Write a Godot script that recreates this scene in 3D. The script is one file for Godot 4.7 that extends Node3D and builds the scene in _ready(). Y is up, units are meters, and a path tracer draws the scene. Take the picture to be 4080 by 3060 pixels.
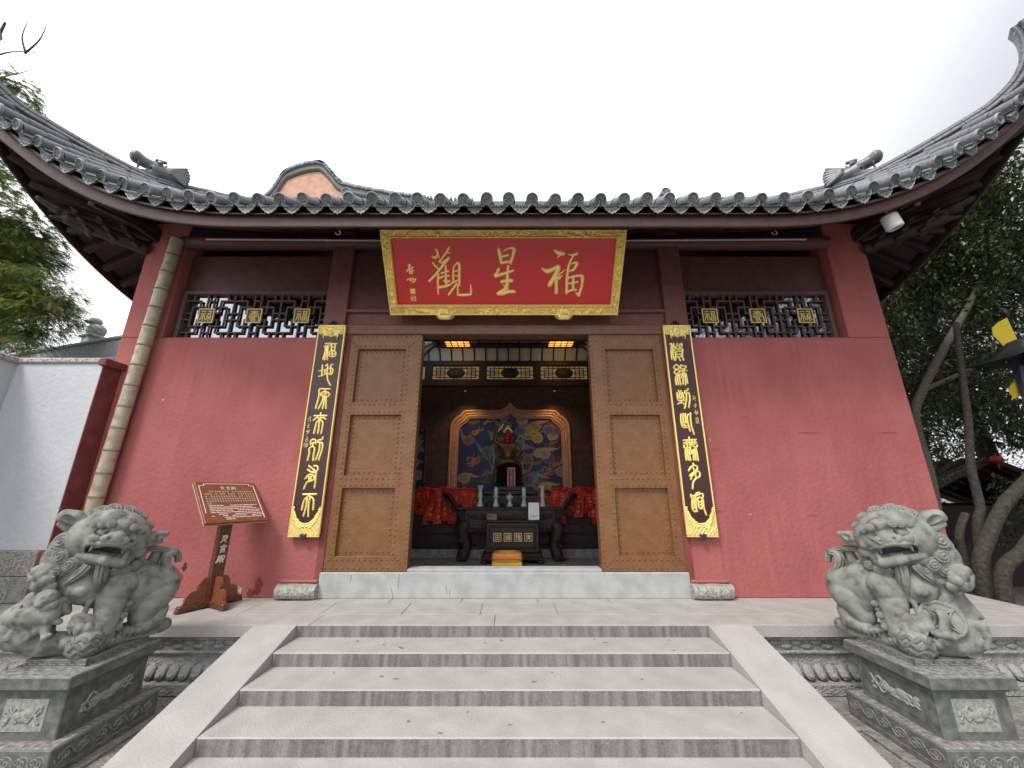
extends Node3D
# A red temple gate hall under an overcast sky: stone steps, two stone lions, a gilded plaque and couplets.
# Units are metres, y up, the terrace floor is y = 0, the front wall is z = 0, the camera looks along -z.

func _ready():
	var cam := Camera3D.new()
	cam.name = "camera"
	cam.fov = 90.38
	cam.near = 0.05
	cam.far = 900.0
	cam.position = Vector3(0.11, 1.5, 6.21)
	cam.rotation_degrees = Vector3(15.72, 0, 0)
	add_child(cam)
	cam.current = true
	var env := Environment.new()
	env.background_mode = Environment.BG_SKY
	var sky := Sky.new()
	var sm := PanoramaSkyMaterial.new()
	sm.panorama = ImageTexture.create_from_image(overcast_sky())
	sky.sky_material = sm
	env.sky = sky
	env.background_energy_multiplier = 1.05
	env.tonemap_mode = Environment.TONE_MAPPER_LINEAR
	env.tonemap_exposure = 1.5
	env.sdfgi_enabled = true
	env.ssao_enabled = true
	env.ssil_enabled = true
	var we := WorldEnvironment.new()
	we.name = "world_environment"
	we.environment = env
	add_child(we)
	var sun := DirectionalLight3D.new()
	sun.name = "sun"
	sun.light_energy = 0.6
	sun.light_color = Color(1.0, 0.975, 0.94)
	sun.light_angular_distance = 16.0
	sun.shadow_enabled = true
	sun.rotation_degrees = Vector3(-52, -38, 0)
	add_child(sun)
	make_materials()
	build_ground()
	build_terrace()
	build_stairs()
	build_hall()
	build_roof()
	build_interior()
	build_garden_wall()
	build_far_buildings()
	build_trees()
	build_plaque()
	build_couplets()
	build_lions()
	build_sign()
	build_downpipe()
	build_banner()
	build_small_things()


# thin high overcast: bright where the sun stands behind it on the left, cooler and dimmer to the right
func overcast_sky() -> Image:
	var w := 512
	var h := 256
	var im := Image.create(w, h, false, Image.FORMAT_RGBF)
	var n := FastNoiseLite.new()
	n.seed = 31
	n.frequency = 1.1
	n.fractal_octaves = 4
	for y in h:
		var el := PI * (0.5 - (y + 0.5) / h)
		for x in w:
			var az := TAU * (x + 0.5) / w
			var d := Vector3(sin(az) * cos(el), sin(el), -cos(az) * cos(el))
			var k := 0.95 + 0.22 * maxf(0.0, d.y) + 0.08 * n.get_noise_3dv(d * 1.6)
			var right := smoothstep(0.42, 0.76, d.x)
			k *= (1.0 + 0.35 * maxf(0.0, -d.x)) * (1.0 - 0.56 * right)
			var c := Color(k * (0.985 - 0.07 * right), k * (0.995 - 0.035 * right), k * 1.02)
			if el < 0.0: c = Color(0.32, 0.31, 0.3).lerp(Color(k, k, k) * 0.7, exp(el * 9.0))
			im.set_pixel(x, y, c)
	return im

# ------------------------------------------------------------------ geometry helpers
class Geo:
	var v := PackedVector3Array()
	var n := PackedVector3Array()
	var uv := PackedVector2Array()
	var ix := PackedInt32Array()
	var col := PackedColorArray()
	var tinted := false
	var tint := Color(1, 1, 1)
	var xf := Transform3D.IDENTITY
	func vert(p: Vector3, m: Vector3, t: Vector2) -> int:
		v.push_back(xf * p)
		n.push_back((xf.basis * m).normalized())
		uv.push_back(t)
		if tinted: col.push_back(tint)
		return v.size() - 1
	func t3(a: int, b: int, c: int):
		ix.push_back(a)
		if xf.basis.determinant() < 0.0:
			ix.push_back(b); ix.push_back(c)
		else:
			ix.push_back(c); ix.push_back(b)
	func auv(p: Vector3, m: Vector3) -> Vector2:
		var a := m.abs()
		if a.y >= a.x and a.y >= a.z: return Vector2(p.x, p.z)
		if a.x >= a.z: return Vector2(p.z, -p.y)
		return Vector2(p.x, -p.y)
	func fan(pts: Array, out: Vector3):
		var m: Vector3 = Vector3.ZERO
		for i in range(1, pts.size() - 1):
			m += (pts[i] - pts[0]).cross(pts[i + 1] - pts[0])
		if m.length() < 1e-14: return
		m = m.normalized()
		var order := range(pts.size())
		if m.dot(out) < 0.0:
			m = -m
			order.reverse()
		var ids := []
		for i in order: ids.push_back(vert(pts[i], m, auv(pts[i], m)))
		for i in range(1, ids.size() - 1): t3(ids[0], ids[i], ids[i + 1])
	func quad(a: Vector3, b: Vector3, c: Vector3, d: Vector3, out: Vector3):
		fan([a, b, c, d], out)
	func box(c: Vector3, s: Vector3, b := 0.0):
		var h := s * 0.5
		b = minf(b, minf(h.x, minf(h.y, h.z)) * 0.9)
		for ax in 3:
			var u := (ax + 1) % 3
			var w := (ax + 2) % 3
			for sg in [-1.0, 1.0]:
				var pts := []
				for q in [[-1, -1], [1, -1], [1, 1], [-1, 1]]:
					var p := Vector3.ZERO
					p[ax] = sg * h[ax]
					p[u] = q[0] * (h[u] - b)
					p[w] = q[1] * (h[w] - b)
					pts.push_back(c + p)
				var o := Vector3.ZERO
				o[ax] = sg
				fan(pts, o)
			if b > 0.0:
				for su in [-1.0, 1.0]:
					for sw in [-1.0, 1.0]:
						var e := []
						for q in [[0, -1], [1, -1], [1, 1], [0, 1]]:
							var p := Vector3.ZERO
							p[ax] = q[1] * (h[ax] - b)
							p[u] = su * (h[u] - (b if q[0] == 1 else 0.0))
							p[w] = sw * (h[w] - (b if q[0] == 0 else 0.0))
							e.push_back(c + p)
						var o := Vector3.ZERO
						o[u] = su
						o[w] = sw
						fan(e, o)
		if b > 0.0:
			for sx in [-1.0, 1.0]:
				for sy in [-1.0, 1.0]:
					for sz in [-1.0, 1.0]:
						var q := Vector3(sx, sy, sz)
						fan([c + q * h - Vector3(0, sy, sz) * b, c + q * h - Vector3(sx, 0, sz) * b, c + q * h - Vector3(sx, sy, 0) * b], q)
	# a bar with a square section from a to b
	func bar(a: Vector3, b: Vector3, w: float, h: float, bev := 0.0, up := Vector3.UP):
		var keep := xf
		var z := (b - a).normalized()
		var x := up.cross(z)
		if x.length() < 1e-4: x = Vector3.RIGHT.cross(z)
		x = x.normalized()
		var y := z.cross(x)
		xf = keep * Transform3D(Basis(x, y, z), (a + b) * 0.5)
		box(Vector3.ZERO, Vector3(w, h, a.distance_to(b)), bev)
		xf = keep
	# rows of points; the normal is (along row) x (along column)
	func grid(rows: Array, wrap := false, flip := false, us := 1.0, vs := 1.0):
		var nr := rows.size()
		var nc: int = rows[0].size()
		var base := v.size()
		for j in nr:
			var row: PackedVector3Array = rows[j]
			var ra: PackedVector3Array = rows[maxi(j - 1, 0)]
			var rb: PackedVector3Array = rows[mini(j + 1, nr - 1)]
			for i in nc:
				var i0 := (i - 1 + nc) % nc if wrap else maxi(i - 1, 0)
				var i1 := (i + 1) % nc if wrap else mini(i + 1, nc - 1)
				var m := (row[i1] - row[i0]).cross(rb[i] - ra[i])
				if m.length() < 1e-12: m = row[i] - (ra[i] if j > 0 else rb[i])
				if flip: m = -m
				vert(row[i], m, Vector2(us * i / maxf(1, nc - 1), vs * j / maxf(1, nr - 1)))
		var last := nc if wrap else nc - 1
		for j in nr - 1:
			for i in last:
				var a := base + j * nc + i
				var b := base + j * nc + (i + 1) % nc
				var c := b + nc
				var d := a + nc
				if flip:
					t3(a, c, b); t3(a, d, c)
				else:
					t3(a, b, c); t3(a, c, d)
	func lathe(profile: Array, seg := 16, c := Vector3.ZERO):
		var rows := []
		for p in profile:
			var row := PackedVector3Array()
			for i in seg:
				var a := TAU * i / seg
				row.push_back(c + Vector3(cos(a) * p.x, p.y, -sin(a) * p.x))
			rows.push_back(row)
		grid(rows, true)
	func ball(c: Vector3, r: Vector3, seg := 12, rings := 8):
		var rows := []
		for j in rings + 1:
			var t := PI * (j / float(rings) - 0.5)
			var row := PackedVector3Array()
			for i in seg:
				var a := TAU * i / seg
				row.push_back(c + Vector3(cos(a) * cos(t) * r.x, sin(t) * r.y, -sin(a) * cos(t) * r.z))
			rows.push_back(row)
		grid(rows, true)
	# tube along points; radius array or number; groove > 0 gives combed hair strands
	func tube(pts: Array, rad, seg := 8, groove := 0.0, strands := 8, squash := 1.0, caps := true):
		var rows := []
		var cnt := pts.size()
		var side := Vector3.ZERO
		for j in cnt:
			var d: Vector3 = (pts[mini(j + 1, cnt - 1)] - pts[maxi(j - 1, 0)]).normalized()
			if side == Vector3.ZERO:
				side = d.cross(Vector3.UP if absf(d.y) < 0.9 else Vector3.RIGHT).normalized()
			side = (side - d * side.dot(d)).normalized()
			var other := d.cross(side)
			var r: float = rad[j] if rad is Array else rad
			var row := PackedVector3Array()
			for i in seg:
				var a := TAU * i / seg
				var k := r * (1.0 - groove * (0.5 + 0.5 * cos(a * strands)))
				row.push_back(pts[j] + side * cos(a) * k + other * sin(a) * k * squash)
			rows.push_back(row)
		if caps:
			var first := PackedVector3Array()
			var lastr := PackedVector3Array()
			for i in seg:
				first.push_back(pts[0])
				lastr.push_back(pts[cnt - 1])
			rows.push_front(first)
			rows.push_back(lastr)
		grid(rows, true)
	# polygon in xy pushed from z0 to z1
	func prism(poly: PackedVector2Array, z0: float, z1: float):
		var tri := Geometry2D.triangulate_polygon(poly)
		for side in [[z1, Vector3.BACK], [z0, Vector3.FORWARD]]:
			for t in range(0, tri.size(), 3):
				fan([Vector3(poly[tri[t]].x, poly[tri[t]].y, side[0]), Vector3(poly[tri[t + 1]].x, poly[tri[t + 1]].y, side[0]), Vector3(poly[tri[t + 2]].x, poly[tri[t + 2]].y, side[0])], side[1])
		for i in poly.size():
			var a := poly[i]
			var b := poly[(i + 1) % poly.size()]
			var e := (b - a).orthogonal()
			quad(Vector3(a.x, a.y, z0), Vector3(b.x, b.y, z0), Vector3(b.x, b.y, z1), Vector3(a.x, a.y, z1), outward(poly, a, b, Vector3(e.x, e.y, 0)))
	func outward(poly: PackedVector2Array, a: Vector2, b: Vector2, o: Vector3) -> Vector3:
		var m := (a + b) * 0.5 + Vector2(o.x, o.y).normalized() * 1e-4
		return -o if Geometry2D.is_point_in_polygon(m, poly) else o
	func add(g: Geo):
		var base := v.size()
		for i in g.v.size(): vert(g.v[i], g.n[i], g.uv[i])
		var fl := xf.basis.determinant() < 0.0
		for i in range(0, g.ix.size(), 3):
			ix.push_back(base + g.ix[i])
			ix.push_back(base + g.ix[i + 2 if fl else i + 1])
			ix.push_back(base + g.ix[i + 1 if fl else i + 2])
	func surface(m: ArrayMesh, mat: Material):
		if v.is_empty(): return
		var a := []
		a.resize(Mesh.ARRAY_MAX)
		a[Mesh.ARRAY_VERTEX] = v
		a[Mesh.ARRAY_NORMAL] = n
		a[Mesh.ARRAY_TEX_UV] = uv
		if tinted: a[Mesh.ARRAY_COLOR] = col
		a[Mesh.ARRAY_INDEX] = ix
		m.add_surface_from_arrays(Mesh.PRIMITIVE_TRIANGLES, a)
		m.surface_set_material(m.get_surface_count() - 1, mat)
	func mesh(mat: Material) -> ArrayMesh:
		var m := ArrayMesh.new()
		surface(m, mat)
		return m

# a field of distances on a grid, meshed as surface nets
class Field:
	var o: Vector3
	var h: float
	var nx: int
	var ny: int
	var nz: int
	var f := PackedFloat32Array()
	func _init(lo: Vector3, hi: Vector3, cell: float):
		o = lo
		h = cell
		nx = int((hi.x - lo.x) / cell) + 2
		ny = int((hi.y - lo.y) / cell) + 2
		nz = int((hi.z - lo.z) / cell) + 2
		f.resize(nx * ny * nz)
		f.fill(1.0)
	func copy() -> Field:
		var c := Field.new(o, o + Vector3(h, h, h), h)
		c.nx = nx
		c.ny = ny
		c.nz = nz
		c.f = f.duplicate()
		return c
	# tapered capsule: k > 0 joins it smoothly, cut takes it away; sq flattens it across one axis
	func cap(a: Vector3, ra: float, b: Vector3, rb: float, k := 0.02, cut := false, sc := Vector3.ONE):
		var grow := maxf(ra, rb) + k * 1.2 + h * 2.0
		var ext := Vector3(grow / sc.x, grow / sc.y, grow / sc.z)
		var lo := (a.min(b) - ext - o) / h
		var hi := (a.max(b) + ext - o) / h
		var x0 := maxi(0, int(lo.x))
		var y0 := maxi(0, int(lo.y))
		var z0 := maxi(0, int(lo.z))
		var x1 := mini(nx - 1, int(hi.x) + 1)
		var y1 := mini(ny - 1, int(hi.y) + 1)
		var z1 := mini(nz - 1, int(hi.z) + 1)
		var sa := a * sc
		var ba := (b - a) * sc
		var bb := maxf(ba.length_squared(), 1e-9)
		var one := ba.length_squared() < 1e-8
		var ms := minf(sc.x, minf(sc.y, sc.z))
		var dr := rb - ra
		var lim := k + h * 2.0
		for z in range(z0, z1 + 1):
			for y in range(y0, y1 + 1):
				var id := (z * ny + y) * nx + x0
				var p := Vector3(o.x + x0 * h, o.y + y * h, o.z + z * h) * sc - sa
				var step := h * sc.x
				for x in range(x0, x1 + 1):
					var d: float
					if one:
						d = p.length() - ra
					else:
						var t := clampf(p.dot(ba) / bb, 0.0, 1.0)
						d = (p - ba * t).length() - ra - dr * t
					if d < lim:
						var e := f[id]
						if cut:
							d = -d
							var q := k - absf(d - e)
							f[id] = maxf(d, e) + (q * q * 0.25 / k if q > 0.0 else 0.0)
						else:
							var q := k - absf(d - e)
							f[id] = minf(d, e) - (q * q * 0.25 / k if q > 0.0 else 0.0)
					p.x += step
					id += 1
	func net(g: Geo):
		var ids := {}
		var sx := 1
		var sy := nx
		var sz := nx * ny
		var corner := PackedInt32Array([0, sx, sy, sx + sy, sz, sx + sz, sy + sz, sx + sy + sz])
		var ea := PackedInt32Array([0, 2, 4, 6, 0, 1, 4, 5, 0, 1, 2, 3])
		var eb := PackedInt32Array([1, 3, 5, 7, 2, 3, 6, 7, 4, 5, 6, 7])
		var cx := PackedVector3Array([Vector3(0, 0, 0), Vector3(1, 0, 0), Vector3(0, 1, 0), Vector3(1, 1, 0), Vector3(0, 0, 1), Vector3(1, 0, 1), Vector3(0, 1, 1), Vector3(1, 1, 1)])
		for z in nz - 1:
			for y in ny - 1:
				var id := (z * ny + y) * nx
				for x in nx - 1:
					var s := f[id] < 0.0
					if (f[id + sx] < 0.0) != s or (f[id + sy] < 0.0) != s or (f[id + sz] < 0.0) != s or (f[id + sx + sy] < 0.0) != s or (f[id + sx + sz] < 0.0) != s or (f[id + sy + sz] < 0.0) != s or (f[id + sx + sy + sz] < 0.0) != s:
						var sum := Vector3.ZERO
						var cnt := 0
						for e in 12:
							var fa := f[id + corner[ea[e]]]
							var fb := f[id + corner[eb[e]]]
							if (fa < 0.0) != (fb < 0.0):
								sum += cx[ea[e]].lerp(cx[eb[e]], fa / (fa - fb))
								cnt += 1
						var p := sum / cnt
						var gx := f[id + sx] + f[id + sx + sy] + f[id + sx + sz] + f[id + sx + sy + sz] - f[id] - f[id + sy] - f[id + sz] - f[id + sy + sz]
						var gy := f[id + sy] + f[id + sx + sy] + f[id + sy + sz] + f[id + sx + sy + sz] - f[id] - f[id + sx] - f[id + sz] - f[id + sx + sz]
						var gz := f[id + sz] + f[id + sx + sz] + f[id + sy + sz] + f[id + sx + sy + sz] - f[id] - f[id + sx] - f[id + sy] - f[id + sx + sy]
						var m := Vector3(gx, gy, gz)
						var q := o + (Vector3(x, y, z) + p) * h
						ids[id] = g.vert(q, m if m.length() > 1e-9 else Vector3.UP, Vector2(q.x, q.y))
					id += 1
		for id in ids:
			var s := f[id] < 0.0
			if (f[id + sx] < 0.0) != s: _face(g, ids, id, sy, sz, s)
			if (f[id + sy] < 0.0) != s: _face(g, ids, id, sz, sx, s)
			if (f[id + sz] < 0.0) != s: _face(g, ids, id, sx, sy, s)
	func _face(g: Geo, ids: Dictionary, id: int, u: int, w: int, s: bool):
		if not (ids.has(id - u) and ids.has(id - w) and ids.has(id - u - w)): return
		var a: int = ids[id - u - w]
		var b: int = ids[id - w]
		var c: int = ids[id]
		var d: int = ids[id - u]
		if s:
			g.t3(a, b, c); g.t3(a, c, d)
		else:
			g.t3(a, c, b); g.t3(a, d, c)

# ------------------------------------------------------------------ node helpers
var used := {}

func numbered(called: String, parent: Node) -> String:
	var key := str(parent.get_instance_id()) + called
	var k: int = used.get(key, 0)
	used[key] = k + 1
	return called if k == 0 else "%s_%03d" % [called, k]

func tag(o: Node, label := "", category := "", group := "", kind := ""):
	if label: o.set_meta("label", label)
	if category: o.set_meta("category", category)
	if group: o.set_meta("group", group)
	if kind: o.set_meta("kind", kind)
	return o

func thing(called: String, label: String, category: String, at := Vector3.ZERO, turn := 0.0, group := "") -> Node3D:
	var o := Node3D.new()
	o.name = numbered(called, self)
	add_child(o)
	o.position = at
	o.rotation.y = turn
	return tag(o, label, category, group)

func put(called: String, m: Mesh, parent: Node, t := Transform3D.IDENTITY) -> MeshInstance3D:
	var o := MeshInstance3D.new()
	o.name = numbered(called, parent)
	o.mesh = m
	o.transform = t
	parent.add_child(o)
	return o

func part(called: String, g: Geo, mat: Material, parent: Node, t := Transform3D.IDENTITY) -> MeshInstance3D:
	return put(called, g.mesh(mat), parent, t)

func parts2(called: String, list: Array, parent: Node, t := Transform3D.IDENTITY) -> MeshInstance3D:
	var m := ArrayMesh.new()
	for k in list: (k[0] as Geo).surface(m, k[1])
	return put(called, m, parent, t)

func struct(called: String, g: Geo, mat: Material) -> MeshInstance3D:
	var o := part(called, g, mat, self)
	o.set_meta("kind", "structure")
	return o

func copy_of(root: Node3D, at: Vector3, turn: float, label: String, group := "") -> Node3D:
	var r: Node3D = root.duplicate()
	r.name = numbered(String(root.name).rstrip("_0123456789"), self)
	add_child(r)
	r.position = at
	r.rotation.y = turn
	r.set_meta("label", label)
	if group: r.set_meta("group", group)
	return r

func cuboid(c: Vector3, s: Vector3, b := 0.0) -> Geo:
	var g := Geo.new()
	g.box(c, s, b)
	return g

func at(x: float, y: float, z: float) -> Transform3D:
	return Transform3D(Basis.IDENTITY, Vector3(x, y, z))

func smooth_path(p: Array, per := 5) -> Array:
	var r := []
	for i in p.size() - 1:
		var a = p[maxi(i - 1, 0)]
		var b = p[i]
		var c = p[i + 1]
		var d = p[mini(i + 2, p.size() - 1)]
		for k in per:
			var t := k / float(per)
			r.push_back(0.5 * ((2.0 * b) + (c - a) * t + (2.0 * a - 5.0 * b + 4.0 * c - d) * t * t + (3.0 * b - a - 3.0 * c + d) * t * t * t))
	r.push_back(p[p.size() - 1])
	return r

func smooth_nums(p: Array, per := 5) -> Array:
	var r := []
	for i in p.size() - 1:
		for k in per: r.push_back(lerpf(p[i], p[i + 1], k / float(per)))
	r.push_back(p[p.size() - 1])
	return r

# brush strokes "x y w, x y w; ..." in millimetres raised as rounded ridges out of the plane z = 0
func brush(g: Geo, text: String, scale := 0.001, width := 0.0, rise := 0.4, flip_y := false, off := Vector2.ZERO, per := 4, bold := 1.0):
	for s in text.split(";" if ";" in text else "|"):
		var pts := []
		for q in s.strip_edges().split(","):
			var w := q.strip_edges().split(" ", false)
			pts.push_back(Vector3(float(w[0]) * scale + off.x, float(w[1]) * scale * (-1.0 if flip_y else 1.0) + off.y, float(w[2]) * scale * bold if w.size() > 2 else width))
		if pts.size() < 2: continue
		raise_stroke(g, pts, rise, per)

func raise_stroke(g: Geo, pts: Array, rise: float, per := 4):
	var path := smooth_path(pts, per) if pts.size() > 2 else [pts[0], pts[0].lerp(pts[1], 0.5), pts[1]]
	var cnt := path.size()
	var rows := []
	for e in cnt + 4:
		var j := clampi(e - 2, 0, cnt - 1)
		var a: Vector3 = path[maxi(j - 1, 0)]
		var b: Vector3 = path[mini(j + 1, cnt - 1)]
		var d := Vector2(b.x - a.x, b.y - a.y)
		d = d.normalized() if d.length() > 1e-6 else Vector2.RIGHT
		var w: float = maxf(0.002, path[j].z) * 0.5
		var c := Vector2(path[j].x, path[j].y)
		var k := 1.0
		if e == 0: c -= d * w * 0.95; k = 0.1
		elif e == 1: c -= d * w * 0.6; k = 0.75
		elif e == cnt + 2: c += d * w * 0.6; k = 0.75
		elif e == cnt + 3: c += d * w * 0.95; k = 0.1
		var m := d.orthogonal()
		var row := PackedVector3Array()
		for i in 7:
			var t := i / 3.0 - 1.0
			var hgt := sqrt(maxf(0.0, 1.0 - t * t)) * w * 2.0 * rise * k
			row.push_back(Vector3(c.x + m.x * t * w * k, c.y + m.y * t * w * k, hgt - 0.001))
		rows.push_back(row)
	g.grid(rows)

# a character drawn on a 100 x 100 grid, y down: "x y x y|x y ..." or split by spaces
func glyph(g: Geo, text: String, c: Vector2, size: float, width: float, rise := 0.4, skew := 0.0):
	for s in text.split("|"):
		var w := s.split(" ", false)
		var pts := []
		for i in range(0, w.size() - 1, 2):
			var x := (float(w[i]) - 50.0) * 0.01 * size
			var y := (50.0 - float(w[i + 1])) * 0.01 * size
			pts.push_back(Vector3(c.x + x + y * skew, c.y + y, width))
		for i in pts.size() - 1:
			raise_stroke(g, [pts[i], pts[i + 1]], rise, 2)

const FU := "12 14 44 14|8 34 48 34|28 34 28 92|18 44 14 66 6 90|38 44 42 66 50 88|58 12 92 12|62 12 62 42|88 12 88 42|62 27 88 27|62 42 88 42|58 52 92 52 94 70 92 88 58 88 56 70 58 52|75 52 75 88|58 70 92 70"
const SHOU := "50 4 50 18|20 12 80 12|28 22 72 22|14 32 84 32 90 60 96 96|24 43 70 43 72 54|30 54 78 54|24 43 14 50 14 60 22 64 60 64 62 74 22 76|34 84 66 84 66 96 34 96 34 84"
const LU := "10 12 42 12|6 32 46 32|26 32 26 92|16 44 12 66 4 90|36 44 40 64 48 86|60 10 90 10 82 30 62 34|74 34 58 50 74 62 90 50 74 34|74 62 74 94|56 56 66 70 52 86|90 56 80 68 96 84"
const TIAN := "18 14 82 14 82 86 18 86 18 14|50 14 50 86|18 50 82 50"
const ZHONG := "36 6 12 16|6 30 44 30|26 12 26 94|24 34 6 64|28 36 44 56|88 6 54 14|50 26 94 26|56 38 88 38 88 62 56 62 56 38|56 50 88 50|72 14 72 92|54 76 90 76|46 92 98 92"
const GUANG := "50 4 56 14|16 18 92 18|18 18 16 60 6 94|36 30 82 30|46 22 46 40|70 22 70 40|30 40 88 40|36 50 80 50 80 74 36 74 36 50|58 42 58 74|36 62 80 62|44 80 30 96|72 80 88 96"
const LING := "20 12 76 12 76 36|24 24 72 24|20 38 78 38|50 44 48 66 14 94|50 62 84 94|26 54 34 68|78 50 66 66"
const GUAN := "50 4 50 14|16 30 16 18 86 18 84 30|34 32 34 94|34 34 72 34 72 54 34 54|34 66 78 66 78 90 34 90"
const DIAN := "12 12 50 12 50 30 14 30|14 12 12 60 4 92|22 38 22 70|40 38 40 70|16 50 48 50|12 70 52 70|22 76 10 92|38 76 50 90|62 12 60 38 54 46|62 12 82 12 84 36 94 38|58 52 88 52 74 78 54 94|62 60 92 94"

# ------------------------------------------------------------------ materials
var M := {}

func lin(r: float, g: float, b: float) -> Color:
	return Color(r, g, b).linear_to_srgb()

func noise(sd: int, freq: float, oct := 4, kind := FastNoiseLite.TYPE_SIMPLEX_SMOOTH) -> FastNoiseLite:
	var n := FastNoiseLite.new()
	n.seed = sd
	n.frequency = freq
	n.noise_type = kind
	n.fractal_octaves = oct
	return n

func noise_map(n: FastNoiseLite, stops: Array, size := 512) -> NoiseTexture2D:
	var t := NoiseTexture2D.new()
	t.width = size
	t.height = size
	t.seamless = true
	t.noise = n
	var gr := Gradient.new()
	gr.offsets = PackedFloat32Array()
	var offs := PackedFloat32Array()
	var cols := PackedColorArray()
	for s in stops:
		offs.push_back(s[0])
		cols.push_back(s[1])
	gr.offsets = offs
	gr.colors = cols
	t.color_ramp = gr
	return t

func bumps(n: FastNoiseLite, strength := 4.0, size := 512) -> NoiseTexture2D:
	var t := NoiseTexture2D.new()
	t.width = size
	t.height = size
	t.seamless = true
	t.as_normal_map = true
	t.bump_strength = strength
	t.noise = n
	return t

func plain(called: String, c: Color, rough := 0.7, metal := 0.0) -> StandardMaterial3D:
	var m := StandardMaterial3D.new()
	m.resource_name = called
	m.albedo_color = c
	m.roughness = rough
	m.metallic = metal
	M[called] = m
	return m

# a material whose tone wanders: lo / mid / hi are linear colours, per = metres per texture repeat
func grainy(called: String, lo: Color, mid: Color, hi: Color, per: float, freq: float, rough := 0.8, bump := 0.0, bump_freq := 0.05, sd := 1, world := true) -> StandardMaterial3D:
	var m := plain(called, Color.WHITE, rough)
	m.albedo_texture = noise_map(noise(sd, freq, 5), [[0.15, lo], [0.5, mid], [0.85, hi]])
	m.uv1_triplanar = true
	m.uv1_world_triplanar = world
	m.uv1_scale = Vector3.ONE / per
	if bump > 0.0:
		m.normal_enabled = true
		m.normal_texture = bumps(noise(sd + 7, bump_freq, 4), bump)
		m.normal_scale = 1.0
	return m

func speckle(m: StandardMaterial3D, lo: float, hi: float, per: float, sd := 5):
	m.detail_enabled = true
	m.detail_blend_mode = BaseMaterial3D.BLEND_MODE_MUL
	m.detail_albedo = noise_map(noise(sd, 0.35, 2), [[0.2, Color(lo, lo, lo)], [0.5, Color(1, 1, 1) * ((lo + hi) * 0.5)], [0.8, Color(hi, hi, hi)]], 512)
	m.detail_uv_layer = BaseMaterial3D.DETAIL_UV_2
	m.uv2_triplanar = true
	m.uv2_world_triplanar = m.uv1_world_triplanar
	m.uv2_scale = Vector3.ONE / per

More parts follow.
